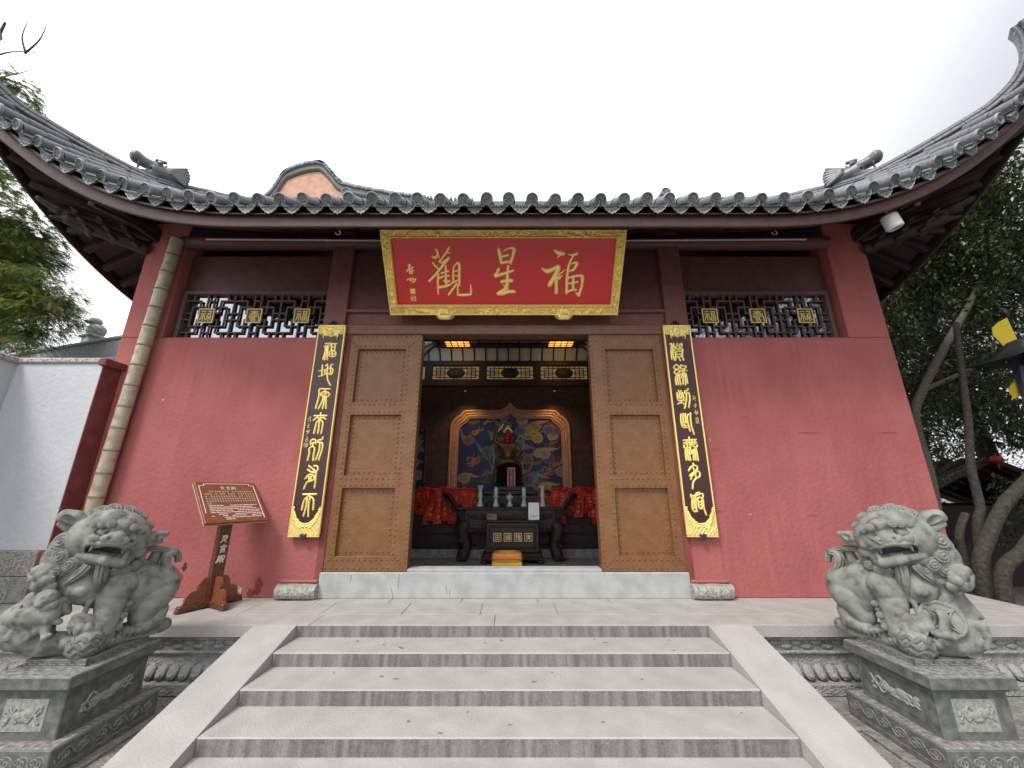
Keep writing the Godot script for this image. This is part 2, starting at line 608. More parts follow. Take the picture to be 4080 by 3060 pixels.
func make_materials():
	var m := grainy("terrace_stone", lin(.355, .347, .328), lin(.39, .381, .362), lin(.425, .416, .396), 2.3, 0.01, 0.85, 1.0, 0.2, 11)
	speckle(m, .92, 1.0, 0.4)
	m = grainy("grey_stone", lin(.25, .25, .24), lin(.34, .34, .33), lin(.42, .42, .41), 1.7, 0.02, 0.85, 5.0, 0.1, 21)
	speckle(m, .8, 1.0, 0.3)
	m = grainy("threshold_stone", lin(.37, .38, .385), lin(.42, .43, .435), lin(.46, .47, .48), 1.9, 0.012, 0.8, 1.0, 0.15, 31)
	speckle(m, .9, 1.0, 0.25)
	m = grainy("rough_stone", lin(.20, .20, .17), lin(.36, .36, .32), lin(.5, .46, .42), 0.7, 0.025, 0.9, 14.0, 0.05, 41)
	m = grainy("lion_stone", lin(.1, .1, .09), lin(.36, .38, .335), lin(.47, .485, .44), 0.8, 0.014, 0.8, 4.0, 0.2, 51, false)
	m.albedo_texture = noise_map(noise(51, 0.011, 6), [[0.18, lin(.13, .128, .115)], [0.36, lin(.31, .325, .285)], [0.6, lin(.39, .41, .365)], [0.85, lin(.48, .495, .45)]])
	speckle(m, .55, 1.0, 0.1, 9)
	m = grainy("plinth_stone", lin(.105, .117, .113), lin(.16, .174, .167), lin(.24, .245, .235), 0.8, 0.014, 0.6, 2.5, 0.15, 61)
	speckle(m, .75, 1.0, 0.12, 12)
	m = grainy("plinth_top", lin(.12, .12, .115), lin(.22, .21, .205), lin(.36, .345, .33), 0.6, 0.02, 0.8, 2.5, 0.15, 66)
	m = grainy("carved_stone", lin(.2, .215, .19), lin(.28, .295, .265), lin(.35, .36, .33), 0.5, 0.02, 0.8, 3.0, 0.12, 71)
	m = grainy("ground_stone", lin(.22, .21, .19), lin(.3, .29, .265), lin(.38, .365, .335), 1.6, 0.02, 0.9, 6.0, 0.08, 81)
	speckle(m, .75, 1.0, 0.4)
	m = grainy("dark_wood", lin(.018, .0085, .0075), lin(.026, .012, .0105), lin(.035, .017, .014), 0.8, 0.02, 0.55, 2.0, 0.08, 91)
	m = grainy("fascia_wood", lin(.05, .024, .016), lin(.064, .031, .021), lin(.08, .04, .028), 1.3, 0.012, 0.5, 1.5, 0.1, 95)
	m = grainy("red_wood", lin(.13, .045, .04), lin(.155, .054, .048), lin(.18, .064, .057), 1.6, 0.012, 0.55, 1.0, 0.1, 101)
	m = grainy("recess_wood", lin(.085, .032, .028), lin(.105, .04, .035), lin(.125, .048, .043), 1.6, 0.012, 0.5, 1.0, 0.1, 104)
	m = grainy("red_plaster", lin(.37, .125, .119), lin(.405, .14, .133), lin(.435, .156, .148), 3.1, 0.006, 0.85, 0.6, 0.12, 111)
	speckle(m, .96, 1.0, 0.9, 19)
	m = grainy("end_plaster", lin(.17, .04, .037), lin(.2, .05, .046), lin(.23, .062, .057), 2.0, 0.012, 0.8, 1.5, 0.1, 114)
	m = grainy("white_plaster", lin(.47, .485, .515), lin(.51, .525, .555), lin(.54, .552, .575), 2.9, 0.005, 0.85, 0.5, 0.1, 121)
	m = grainy("coping", lin(.2, .18, .15), lin(.42, .4, .37), lin(.55, .54, .51), 0.9, 0.025, 0.9, 5.0, 0.08, 125)
	m = grainy("door_paint", lin(.165, .072, .023), lin(.185, .083, .028), lin(.205, .095, .034), 1.5, 0.01, 0.42, 1.0, 0.05, 131)
	m = grainy("lintel_paint", lin(.125, .06, .035), lin(.15, .073, .042), lin(.18, .09, .053), 1.2, 0.014, 0.45, 1.2, 0.06, 135)
	m = grainy("roof_tile", lin(.125, .128, .15), lin(.175, .178, .205), lin(.24, .243, .275), 0.5, 0.016, 0.55, 3.0, 0.1, 141)
	speckle(m, .8, 1.0, 0.35, 23)
	m = grainy("eave_tile", lin(.14, .17, .17), lin(.19, .225, .225), lin(.25, .285, .29), 0.35, 0.02, 0.5, 3.0, 0.1, 151)
	m = grainy("eave_tile_pale", lin(.17, .195, .2), lin(.23, .26, .268), lin(.3, .33, .34), 0.35, 0.02, 0.5, 3.0, 0.1, 153)
	m = grainy("eave_tile_dark", lin(.11, .135, .13), lin(.15, .178, .172), lin(.2, .225, .22), 0.35, 0.02, 0.5, 3.0, 0.1, 154)
	m = grainy("ridge_tile", lin(.095, .097, .115), lin(.14, .142, .163), lin(.2, .2, .225), 0.6, 0.02, 0.7, 3.0, 0.1, 155)
	m = grainy("dragon_clay", lin(.07, .074, .08), lin(.105, .11, .118), lin(.15, .155, .165), 0.3, 0.02, 0.3, 2.0, 0.1, 157)
	m = plain("gold", lin(.93, .74, .24), 0.3, 0.35)
	m.normal_enabled = true
	m.normal_texture = bumps(noise(161, 0.05, 3), 1.5)
	m.uv1_triplanar = true
	m.uv1_scale = Vector3.ONE * 6.0
	m = plain("gold_relief", lin(.88, .65, .19), 0.34, 0.35)
	m.normal_enabled = true
	m.normal_texture = bumps(noise(165, 0.045, 3, FastNoiseLite.TYPE_CELLULAR), 5.0)
	m.uv1_triplanar = true
	m.uv1_scale = Vector3.ONE * 4.0
	plain("gold_paint", lin(.78, .62, .24), 0.42, 0.3)
	m = plain("plaque_red", lin(.56, .012, .016), 0.28)
	m.clearcoat_enabled = true
	m.clearcoat = 0.5
	m.clearcoat_roughness = 0.25
	m = plain("lacquer", lin(.045, .011, .012), 0.4)
	m.clearcoat_enabled = true
	m.clearcoat = 0.12
	m.clearcoat_roughness = 0.2
	M.rosewood_black = plain("rosewood_black", lin(.008, .006, .006), 0.85)
	M.rosewood_black.metallic_specular = 0.2
	plain("iron", lin(.06, .06, .058), 0.5, 0.6)
	plain("medallion", lin(.1, .055, .012), 0.5, 0.2)
	plain("mirror_glass", lin(.33, .35, .4), 0.04, 1.0)
	m = grainy("lattice_wood", lin(.075, .045, .037), lin(.095, .058, .048), lin(.115, .07, .058), 0.6, 0.02, 0.5, 1.0, 0.1, 171)
	m = grainy("bamboo", lin(.33, .25, .14), lin(.43, .38, .28), lin(.48, .45, .37), 1.1, 0.012, 0.45, 2.0, 0.06, 181)
	plain("bamboo_ring", lin(.3, .25, .17), 0.6)
	plain("conduit_white", lin(.5, .5, .5), 0.5)
	m = grainy("sign_wood", lin(.16, .045, .018), lin(.215, .062, .026), lin(.28, .1, .055), 0.9, 0.02, 0.5, 2.0, 0.05, 191, false)
	m.uv1_scale = Vector3(0.6, 3.5, 0.6)
	m = grainy("sign_stand", lin(.075, .022, .012), lin(.12, .038, .02), lin(.17, .06, .032), 0.7, 0.02, 0.4, 2.0, 0.05, 195, false)
	plain("pale_wood", lin(.42, .3, .25), 0.8)
	plain("sign_white", lin(.7, .62, .58), 0.7)
	plain("sign_jade", lin(.36, .48, .38), 0.7)
	plain("sign_khaki", lin(.4, .4, .28), 0.7)
	m = grainy("rosewood", lin(.014, .008, .009), lin(.022, .012, .013), lin(.032, .018, .019), 0.5, 0.02, 0.5, 1.5, 0.06, 201)
	m = grainy("carved_rosewood", lin(.018, .01, .011), lin(.04, .022, .022), lin(.07, .04, .038), 0.25, 0.03, 0.35, 16.0, 0.035, 205)
	m = grainy("inner_wall", lin(.06, .028, .019), lin(.085, .04, .028), lin(.11, .054, .038), 1.4, 0.012, 0.6, 2.0, 0.05, 211)
	plain("inner_dark", lin(.022, .018, .016), 0.6)
	plain("cove_panel", lin(.42, .49, .53), 0.7)
	m = grainy("copper_frame", lin(.5, .25, .13), lin(.6, .31, .17), lin(.68, .38, .22), 0.8, 0.01, 0.35, 0.6, 0.1, 215)
	m = plain("celadon", lin(.33, .5, .45), 0.12)
	m.clearcoat_enabled = true
	m.clearcoat = 0.7
	m = plain("red_ribbon", lin(.5, .028, .016), 0.6)
	m.backlight_enabled = true
	m.backlight = lin(.2, .01, .005)
	plain("ribbon_print", lin(.55, .25, .03), 0.6)
	plain("yellow_cloth", lin(.75, .55, .03), 0.7)
	m = grainy("orange_brocade", lin(.62, .12, .02), lin(.75, .26, .05), lin(.8, .5, .12), 0.35, 0.03, 0.45, 3.0, 0.06, 225)
	plain("white_acrylic", lin(.75, .78, .78), 0.2)
	plain("card_brown", lin(.3, .16, .06), 0.7)
	plain("dark_ink", lin(.02, .018, .016), 0.7)
	plain("tablet_red", lin(.25, .04, .02), 0.6)
	m = plain("lantern_glow", lin(.9, .7, .35), 0.5)
	m.emission_enabled = true
	m.emission = Color(1.0, 0.66, 0.22)
	m.emission_energy_multiplier = 1.3
	m = grainy("pink_plaster", lin(.48, .27, .19), lin(.55, .32, .23), lin(.6, .36, .27), 3.0, 0.01, 0.9, 1.0, 0.1, 231)
	m = grainy("far_tile", lin(.2, .215, .24), lin(.28, .295, .32), lin(.36, .375, .4), 1.2, 0.02, 0.7, 3.0, 0.1, 235)
	m = grainy("bark", lin(.02, .017, .012), lin(.04, .034, .025), lin(.075, .066, .05), 0.7, 0.02, 0.9, 9.0, 0.05, 241)
	m = grainy("smooth_bark", lin(.055, .05, .036), lin(.095, .086, .062), lin(.15, .137, .105), 0.6, 0.018, 0.9, 6.0, 0.05, 245)
	m = plain("leaf", Color.WHITE, 0.35)
	m.vertex_color_use_as_albedo = true
	m.backlight_enabled = true
	m.backlight = lin(.05, .08, .01)
	m = plain("needles", Color.WHITE, 0.6)
	m.vertex_color_use_as_albedo = true
	m.backlight_enabled = true
	m.backlight = lin(.08, .1, .015)
	plain("flag_yellow", lin(.72, .56, .03), 0.6)
	plain("flag_navy", lin(.03, .03, .06), 0.55)
	plain("flag_white", lin(.6, .62, .68), 0.6)
	plain("post_black", lin(.012, .012, .014), 0.4)
	plain("glass_green", lin(.06, .09, .09), 0.2)
	plain("lamp_white", lin(.62, .63, .66), 0.3)
	plain("lantern_red", lin(.3, .02, .012), 0.6)
	plain("soot", lin(.035, .03, .033), 0.9)
	plain("spot_grey", lin(.2, .195, .18), 0.9)
	plain("blood_paint", lin(.2, .035, .03), 0.7)
	plain("red_mark", lin(.27, .075, .068), 0.8)
	plain("plaque_blue", lin(.02, .025, .05), 0.4)
	M.riser = riser_material()
	streak(M.red_plaster, lin(.335, .092, .086), lin(.4, .122, .115), 351)
	streak(M.white_plaster, lin(.49, .5, .525), lin(.545, .56, .595), 352)
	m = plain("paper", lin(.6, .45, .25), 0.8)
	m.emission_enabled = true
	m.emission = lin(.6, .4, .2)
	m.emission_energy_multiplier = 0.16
	m = plain("cool_glow", lin(.8, .85, .9), 0.5)
	m.emission_enabled = true
	m.emission = Color(0.8, 0.92, 1.0)
	m.emission_energy_multiplier = 1.0
	plain("gold_bright", lin(.85, .68, .3), 0.35, 0.35)
	m = plain("statue_gilt", lin(.2, .12, .05), 0.35, 0.6)
	m.normal_enabled = true
	m.normal_texture = bumps(noise(331, 0.06, 3, FastNoiseLite.TYPE_CELLULAR), 6.0)
	m.uv1_triplanar = true
	m.uv1_scale = Vector3.ONE * 3.0
	plain("statue_red", lin(.32, .02, .015), 0.35)

# faint runs of rain and old repainting, broad and soft; laid on in metres
func streak(m: StandardMaterial3D, lo: Color, hi: Color, sd: int):
	var w := 768
	var h := 512
	var im := Image.create(w, h, false, Image.FORMAT_RGB8)
	var a := noise(sd, 0.011, 4)
	var b := noise(sd + 1, 0.07, 3)
	var c := noise(sd + 2, 0.004, 2)
	for y in h:
		for x in w:
			var s := 0.5 * a.get_noise_2d(x, y) + 0.42 * b.get_noise_2d(x, y * 0.045) * (0.5 + c.get_noise_2d(x, y) * 1.4) + 0.4 * c.get_noise_2d(x + 900, y)
			im.set_pixel(x, y, lo.lerp(hi, clampf(0.5 + s * 1.1, 0.0, 1.0)))
	m.albedo_texture = ImageTexture.create_from_image(im)
	m.uv1_scale = Vector3.ONE / 5.3

# dark rain streaks on the front of a stone step
func riser_material() -> StandardMaterial3D:
	var w := 1024
	var h := 64
	var im := Image.create(w, h, false, Image.FORMAT_RGB8)
	var a := noise(301, 0.03, 4)
	var b := noise(302, 0.16, 3)
	var c := noise(303, 0.012, 3)
	for y in h:
		for x in w:
			var s := a.get_noise_2d(x, y * 0.12) + 0.5 * b.get_noise_2d(x, y * 0.5) + 0.5 * c.get_noise_2d(x, 7)
			var t := clampf(0.42 + s * 0.75, 0.0, 1.0)
			var v := lerpf(0.125, 0.27, t)
			im.set_pixel(x, y, lin(v, v * 0.985, v * 0.93))
	var m := plain("riser", Color.WHITE, 0.9)
	m.albedo_texture = ImageTexture.create_from_image(im)
	m.uv1_scale = Vector3(0.32, 7.0, 1)
	m.normal_enabled = true
	m.normal_texture = bumps(noise(305, 0.15, 3), 3.0)
	return m

# ------------------------------------------------------------------ ground, terrace, stairs
const GROUND := -0.69

func setting(called: String) -> Node3D:
	var o := Node3D.new()
	o.name = numbered(called, self)
	add_child(o)
	o.set_meta("kind", "structure")
	return o

func build_ground():
	var g := Geo.new()
	g.quad(Vector3(-300, GROUND - 0.03, 300), Vector3(300, GROUND - 0.03, 300), Vector3(300, GROUND - 0.03, -300), Vector3(-300, GROUND - 0.03, -300), Vector3.UP)
	struct("ground", g, M.ground_stone)
	var paving := setting("pavement")
	var rng := RandomNumberGenerator.new()
	rng.seed = 5
	var slabs := []
	for k in 3: slabs.push_back(cuboid(Vector3.ZERO, Vector3(1.194 - 0.2 * k, 0.06, 0.594), 0.006).mesh(M.ground_stone))
	for side in [-1, 1]:
		for r in 6:
			var x := 2.95 + (0.5 if r % 2 else 0.0)
			while x < 8.2:
				var k := rng.randi_range(0, 2)
				var w := 1.2 - 0.2 * k
				put("paving_slab", slabs[k], paving, at(side * (x + w * 0.5), GROUND - 0.03 + rng.randf_range(-0.004, 0.004), 1.5 + r * 0.6))
				x += w

func build_terrace():
	var t := setting("terrace")
	var body := cuboid(Vector3(-0.7, (GROUND - 0.03 - 0.1) * 0.5, -4.5), Vector3(15.5, absf(GROUND) + 0.03 - 0.1, 11.06), 0.0)
	part("terrace_core", body, M.grey_stone, t)
	var rng := RandomNumberGenerator.new()
	rng.seed = 3
	# the paving of the terrace: three rows of slabs, the front one long and thick
	var rows := [[0.765, 1.16, 2.04, 0.13], [0.245, 0.761, 1.03, 0.1], [-0.4, 0.241, 1.03, 0.1]]
	for r in rows.size():
		var z0: float = rows[r][0]
		var z1: float = rows[r][1]
		var x := -8.42 + (0.0 if r != 2 else 0.52)
		while x < 7.05:
			var w: float = rows[r][2] * (1.0 + rng.randf_range(-0.06, 0.06))
			var e := minf(x + w, 7.06)
			if e > 6.6: e = 7.06
			var th: float = rows[r][3]
			part("paving_slab", cuboid(Vector3((x + e) * 0.5, -th * 0.5 + rng.randf_range(-0.0015, 0.0), (z0 + z1) * 0.5), Vector3(e - x - 0.005, th, z1 - z0), 0.006), M.terrace_stone, t)
			x = e
	# the front of the terrace either side of the stairs
	var petal := Geo.new()
	petal.ball(Vector3.ZERO, Vector3(0.062, 0.088, 0.04), 10, 6)
	petal.ball(Vector3(0, -0.045, 0.025), Vector3(0.035, 0.03, 0.022), 8, 5)
	var pm := petal.mesh(M.grey_stone)
	for s in [-1.0, 1.0]:
		var a := 2.9
		var b := 7.06 if s > 0 else 8.45
		var mid: float = s * (a + b) * 0.5
		var len: float = b - a
		part("waist", cuboid(Vector3(mid, -0.27, 1.055), Vector3(len, 0.28, 0.04)), M.grey_stone, t)
		part("base_course", cuboid(Vector3(mid, (GROUND - 0.57) * 0.5, 1.12), Vector3(len, GROUND * -1.0 - 0.57, 0.18), 0.01), M.grey_stone, t)
		var g := Geo.new()
		g.bar(Vector3(s * a, -0.155, 1.09), Vector3(s * b, -0.155, 1.09), 0.06, 0.04, 0.01)
		g.bar(Vector3(s * a, -0.3, 1.085), Vector3(s * b, -0.3, 1.085), 0.05, 0.03, 0.008)
		var x := a + 0.06
		while x < b:
			g.ball(Vector3(s * x, -0.225 + 0.02 * sin(x * 26.0), 1.078), Vector3(0.075, 0.03, 0.022), 8, 5)
			x += 0.12
		part("carved_band", g, M.grey_stone, t)
		part("lotus_bed", cuboid(Vector3(mid, -0.49, 1.07), Vector3(len, 0.16, 0.06)), M.grey_stone, t)
		x = a + 0.07
		while x < b:
			put("lotus_petal", pm, t, Transform3D(Basis(Vector3.RIGHT, -0.55), Vector3(s * x, -0.485, 1.12)))
			x += 0.132

func build_stairs():
	var st := setting("stairs")
	var tops := [1.16, 1.6, 2.07, 2.53, 2.98, 3.44]
	# riser of the terrace edge
	var g := Geo.new()
	g.quad(Vector3(-2.4, -0.128, 1.1625), Vector3(2.4, -0.128, 1.1625), Vector3(2.4, -0.012, 1.1625), Vector3(-2.4, -0.012, 1.1625), Vector3.BACK)
	part("riser", g, M.riser, st)
	for k in range(1, 6):
		var y := -0.128 * k if k < 5 else -0.625
		var z1: float = tops[k]
		var z0: float = tops[k - 1] - 0.05
		part("step", cuboid(Vector3(0, y - 0.08, (z0 + z1) * 0.5), Vector3(4.8, 0.16, z1 - z0), 0.009), M.terrace_stone, st)
		g = Geo.new()
		g.quad(Vector3(-2.39, y - 0.128, z1 + 0.0025), Vector3(2.39, y - 0.128, z1 + 0.0025), Vector3(2.39, y - 0.011, z1 + 0.0025), Vector3(-2.39, y - 0.011, z1 + 0.0025), Vector3.BACK)
		part("riser", g, M.riser, st)
	# small dark spots trodden into the treads and the terrace
	var rs := RandomNumberGenerator.new()
	rs.seed = 71
	for k in 26:
		var lev := rs.randi_range(0, 4)
		var z: float = rs.randf_range(0.3, 1.1) if lev == 0 else rs.randf_range(tops[lev - 1] + 0.06, tops[lev] - 0.05)
		var yy := 0.0015 if lev == 0 else -0.128 * lev + 0.0015
		var sg := Geo.new()
		sg.xf = Transform3D(Basis(Vector3.RIGHT, -PI / 2.0), Vector3(rs.randf_range(-2.2, 2.2), yy, z))
		stain(sg, Vector2.ZERO, Vector2(rs.randf_range(0.008, 0.028), rs.randf_range(0.006, 0.018)), 80 + k)
		part("spot", sg, M.spot_grey, st)
	part("stair_core", cuboid(Vector3(0, -0.6, 1.6), Vector3(4.7, 0.3, 1.0)), M.grey_stone, st)
	for s in [-1.0, 1.0]:
		var r := Geo.new()
		var xa: float = s * 2.4
		var xb: float = s * 2.9
		var pts := [Vector2(1.163, 0.0), Vector2(3.5, -0.657), Vector2(3.5, GROUND - 0.05), Vector2(1.163, GROUND - 0.05)]
		var inner := []
		var outer := []
		for p in pts:
			inner.push_back(Vector3(xa, p.y, p.x))
			outer.push_back(Vector3(xb, p.y, p.x))
		r.fan(inner, Vector3(-s, 0, 0))
		r.fan(outer, Vector3(s, 0, 0))
		r.fan([inner[0], inner[1], outer[1], outer[0]], Vector3.UP)
		r.fan([inner[1], inner[2], outer[2], outer[1]], Vector3.BACK)
		part("ramp_stone", r, M.terrace_stone, st)

# ------------------------------------------------------------------ the hall: walls, doors, windows
var hall: Node3D

func build_hall():
	hall = thing("temple_hall", "red gate hall with upswept grey tiled roof and open brown doors", "temple")
	for s in [-1.0, 1.0]:
		# lower wall, end pier, recess above the window, side wall
		part("wall", cuboid(Vector3(s * 4.765, 2.045, -0.2), Vector3(3.95, 4.09, 0.4), 0.012), M.red_plaster, hall)
		part("pier", cuboid(Vector3(s * 6.38, 5.27, -0.2), Vector3(0.72, 2.356, 0.4), 0.012), M.red_plaster, hall)
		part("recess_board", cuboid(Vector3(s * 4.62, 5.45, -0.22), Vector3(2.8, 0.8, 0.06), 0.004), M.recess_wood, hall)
		var sill := cuboid(Vector3(s * 4.62, 4.097, -0.12), Vector3(2.78, 0.012, 0.2), 0.002)
		part("sill", sill, M.red_plaster, hall)
		part("side_wall", cuboid(Vector3(s * 6.54, 3.2, -4.2), Vector3(0.4, 6.5, 7.6)), M.red_plaster, hall)
		part("pilaster", cuboid(Vector3(s * 3.025, 5.27, -0.08), Vector3(0.39, 2.36, 0.24), 0.01), M.red_wood, hall)
		# strip of wall between couplet and door, with its stone drum below
		var dr := Geo.new()
		var rows := []
		var nz := noise(77 + int(s), 3.5, 4)
		for j in 7:
			var row := PackedVector3Array()
			for i in 15:
				var a := PI * i / 14.0
				var x := lerpf(-0.29, 0.29, j / 6.0)
				var r := 0.17 * (0.8 if j == 0 or j == 6 else 1.0)
				var p := Vector3(x, 0.1 + sin(a - PI * 0.5) * 0.1, 0.02 + (pow(sin(a), 0.6)) * r)
				p += Vector3(0.4, 0.7, 1.0) * nz.get_noise_3dv(p * 2.0) * 0.02
				row.push_back(p)
			rows.push_back(row)
		dr.grid(rows, false, true)
		dr.fan([Vector3(-0.28, 0.2, 0.02), Vector3(-0.28, 0.2, -0.1), Vector3(0.28, 0.2, -0.1), Vector3(0.28, 0.2, 0.02)], Vector3.UP)
		for e in [rows[0], rows[6]]:
			var l := []
			for p in e: l.push_back(p)
			dr.fan(l, Vector3(-1 if e == rows[0] else 1, 0, 0))
		part("stone_drum", dr, M.rough_stone, hall, at(s * 3.01, 0, 0))
		part("wall_base", cuboid(Vector3(s * 3.02, 0.225, 0.02), Vector3(0.56, 0.045, 0.06), 0.015), M.red_plaster, hall)
		build_window(s)
		build_door_leaf(s)
	# over the door
	part("wall_plate", cuboid(Vector3(0, 6.32, -0.2), Vector3(13.4, 0.35, 0.35)), M.dark_wood, hall)
	var beam := Geo.new()
	beam.tube([Vector3(-6.05, 6.02, -0.02), Vector3(6.05, 6.02, -0.02)], 0.13, 14)
	part("purlin", beam, M.recess_wood, hall)
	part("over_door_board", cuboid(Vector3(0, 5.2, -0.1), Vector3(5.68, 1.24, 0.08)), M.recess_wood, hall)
	part("over_door_rail", cuboid(Vector3(0, 4.6, -0.05), Vector3(5.68, 0.06, 0.16), 0.008), M.red_wood, hall)
	part("over_door_band", cuboid(Vector3(0, 4.445, -0.09), Vector3(5.68, 0.25, 0.1)), M.red_wood, hall)
	for x in [-2.15, 0.0, 2.15]:
		part("over_door_panel", cuboid(Vector3(x, 4.45, -0.036), Vector3(0.62 if x != 0.0 else 3.2, 0.2, 0.01), 0.003), M.red_wood, hall)
	part("lintel", cuboid(Vector3(0, 4.235, -0.1), Vector3(5.62, 0.178, 0.26), 0.01), M.lintel_paint, hall)
	part("door_head", cuboid(Vector3(0, 4.235, -0.29), Vector3(3.0, 0.16, 0.1), 0.006), M.dark_wood, hall)
	# threshold: a long stone with a raised middle
	part("threshold", cuboid(Vector3(0, 0.17, -0.12), Vector3(5.47, 0.35, 0.3), 0.012), M.threshold_stone, hall)
	part("threshold_lip", cuboid(Vector3(0, 0.366, -0.12), Vector3(2.9, 0.045, 0.24), 0.008), M.threshold_stone, hall)
	# chalk marks and cracks in the threshold
	var ck := Geo.new()
	for c in [[-1.55, 0.33, -1.56, 0.13], [-2.25, 0.32, -2.27, 0.22], [-1.62, 0.02, -1.66, 0.14], [-0.8, 0.02, -0.8, 0.12], [-0.84, 0.06, -0.86, 0.17]]:
		ck.bar(Vector3(c[0], c[1], 0.031), Vector3(c[2], c[3], 0.031), 0.006, 0.002)
	part("crack", ck, M.soot, hall).set_meta("kind", "stuff")
	# white conduits under the eaves
	for s in [-1.0, 1.0]:
		var c := Geo.new()
		c.tube([Vector3(s * 5.55, 5.99, 0.14), Vector3(s * 3.6, 5.975, 0.14), Vector3(s * 1.7, 5.96, 0.14)], 0.018, 8)
		c.tube([Vector3(s * 3.3, 5.973, 0.14), Vector3(s * 3.34, 5.973, 0.14)], 0.026, 8)
		part("conduit", c, M.conduit_white, hall)
	# hand-sized stains on the plaster, each with a shape of its own
	var soot := Geo.new()
	stain(soot, Vector2(-4.77, 0.42), Vector2(0.035, 0.06), 4)
	part("soot_mark", soot, M.soot, hall)
	for q in [[-4.79, 0.27, 0.025, 0.045, 7], [-3.62, 0.16, 0.055, 0.12, 8], [-3.72, 0.07, 0.06, 0.05, 9], [4.95, 2.42, 0.2, 0.013, 10], [6.25, 2.42, 0.14, 0.013, 11], [3.32, 1.2, 0.05, 0.014, 12], [4.75, 1.14, 0.07, 0.012, 13]]:
		var red := Geo.new()
		stain(red, Vector2(q[0], q[1]), Vector2(q[2], q[3]), q[4])
		part("paint_mark", red, M.blood_paint if q[4] < 10 else M.red_mark, hall)
	for q in [[-3.93, 0.09, 0.09, 0.075, 14], [3.78, 1.16, 0.03, 0.012, 15], [3.33, 2.3, 0.008, 0.03, 16], [-5.72, 2.97, 0.02, 0.02, 17]]:
		var pale := Geo.new()
		stain(pale, Vector2(q[0], q[1]), Vector2(q[2], q[3]), q[4])
		part("bare_plaster", pale, M.coping, hall)

func stain(g: Geo, c: Vector2, r: Vector2, sd: int):
	var n := noise(sd, 0.9, 3)
	var pts := []
	for i in 22:
		var a := TAU * i / 22.0
		var k := 1.0 + 0.7 * n.get_noise_2d(cos(a) * 2.0, sin(a) * 2.0)
		pts.push_back(Vector3(c.x + cos(a) * r.x * k, c.y + sin(a) * r.y * k, 0.003))
	var mid := Vector3(c.x, c.y, 0.003)
	for i in 22: g.fan([mid, pts[i], pts[(i + 1) % 22]], Vector3.BACK)

# carved characters on a window board
func medallion(text: String) -> ArrayMesh:
	var m := ArrayMesh.new()
	cuboid(Vector3(0, 0, 0.012), Vector3(0.27, 0.27, 0.024), 0.003).surface(m, M.medallion)
	var g := Geo.new()
	for e in [[Vector3(0, 0.132, 0.02), Vector3(0.285, 0.018, 0.03)], [Vector3(0, -0.132, 0.02), Vector3(0.285, 0.018, 0.03)], [Vector3(-0.132, 0, 0.02), Vector3(0.018, 0.246, 0.03)], [Vector3(0.132, 0, 0.02), Vector3(0.018, 0.246, 0.03)]]:
		g.box(e[0], e[1], 0.004)
	g.xf = at(0, 0, 0.024)
	glyph(g, text, Vector2.ZERO, 0.225, 0.017, 0.45)
	g.surface(m, M.gold_paint)
	return m

func build_window(s: float):
	var x0 := 3.27
	var x1 := 5.87
	var y0 := 4.125
	var y1 := 5.005
	var w := Geo.new()
	var mid := (x0 + x1) * 0.5
	for e in [[Vector3(0, (y0 + y1) * 0.5 + 0.47, 0), Vector3(x1 - x0 + 0.14, 0.07, 0.1)], [Vector3(0, (y0 + y1) * 0.5 - 0.452, 0), Vector3(x1 - x0 + 0.14, 0.03, 0.1)], [Vector3(-(x1 - x0) * 0.5 - 0.04, (y0 + y1) * 0.5, 0), Vector3(0.07, 0.87, 0.1)], [Vector3((x1 - x0) * 0.5 + 0.04, (y0 + y1) * 0.5, 0), Vector3(0.07, 0.87, 0.1)]]:
		w.box(e[0], e[1], 0.008)
	var win := part("window", w, M.lattice_wood, hall, at(s * mid, 0, -0.16))
	part("pane", cuboid(Vector3(0, (y0 + y1) * 0.5, -0.034), Vector3(x1 - x0 + 0.02, y1 - y0, 0.006)), M.mirror_glass, win)
	var cw := (x1 - x0) / 21.0
	var ch := (y1 - y0) / 7.0
	var X := func(c: float) -> float: return (c - 10.5) * cw
	var Y := func(r: float) -> float: return y1 - r * ch
	var vert := [[1, 0, 1], [1, 2, 5], [1, 6, 7], [2, 1, 3], [2, 4, 6], [3, 0, 2.4], [3, 4.6, 7], [4, 0, 2.4], [4, 4.6, 7], [5, 1, 3], [5, 4, 6], [6, 0, 1], [6, 2, 5], [6, 6, 7]]
	var horz := [[1, 0, 2], [1, 3, 4], [1, 5, 7], [2, 1, 3], [2, 4, 6], [3, 0, 1], [3, 2, 2.5], [3, 4.5, 5], [3, 6, 7], [4, 0, 1], [4, 2, 2.5], [4, 4.5, 5], [4, 6, 7], [5, 1, 3], [5, 4, 6], [6, 0, 2], [6, 3, 4], [6, 5, 7]]
	var words := [LU, SHOU, FU] if s < 0 else [FU, SHOU, LU]
	for u in 3:
		for b in vert:
			part("lattice_bar", cuboid(Vector3(X.call(u * 7 + b[0]), (Y.call(b[1]) + Y.call(b[2])) * 0.5, 0.0), Vector3(0.029, (b[2] - b[1]) * ch, 0.036), 0.007), M.lattice_wood, win)
		for b in horz:
			part("lattice_bar", cuboid(Vector3((X.call(u * 7 + b[1]) + X.call(u * 7 + b[2])) * 0.5, Y.call(b[0]), 0.002), Vector3((b[2] - b[1]) * cw + 0.027, 0.029, 0.037), 0.007), M.lattice_wood, win)
		if u < 2: part("lattice_bar", cuboid(Vector3(X.call(u * 7 + 7), (y0 + y1) * 0.5, -0.001), Vector3(0.029, y1 - y0, 0.035), 0.006), M.lattice_wood, win)
		put("medallion", medallion(words[u]), win, at(X.call(u * 7 + 3.5), Y.call(3.5), 0.022))

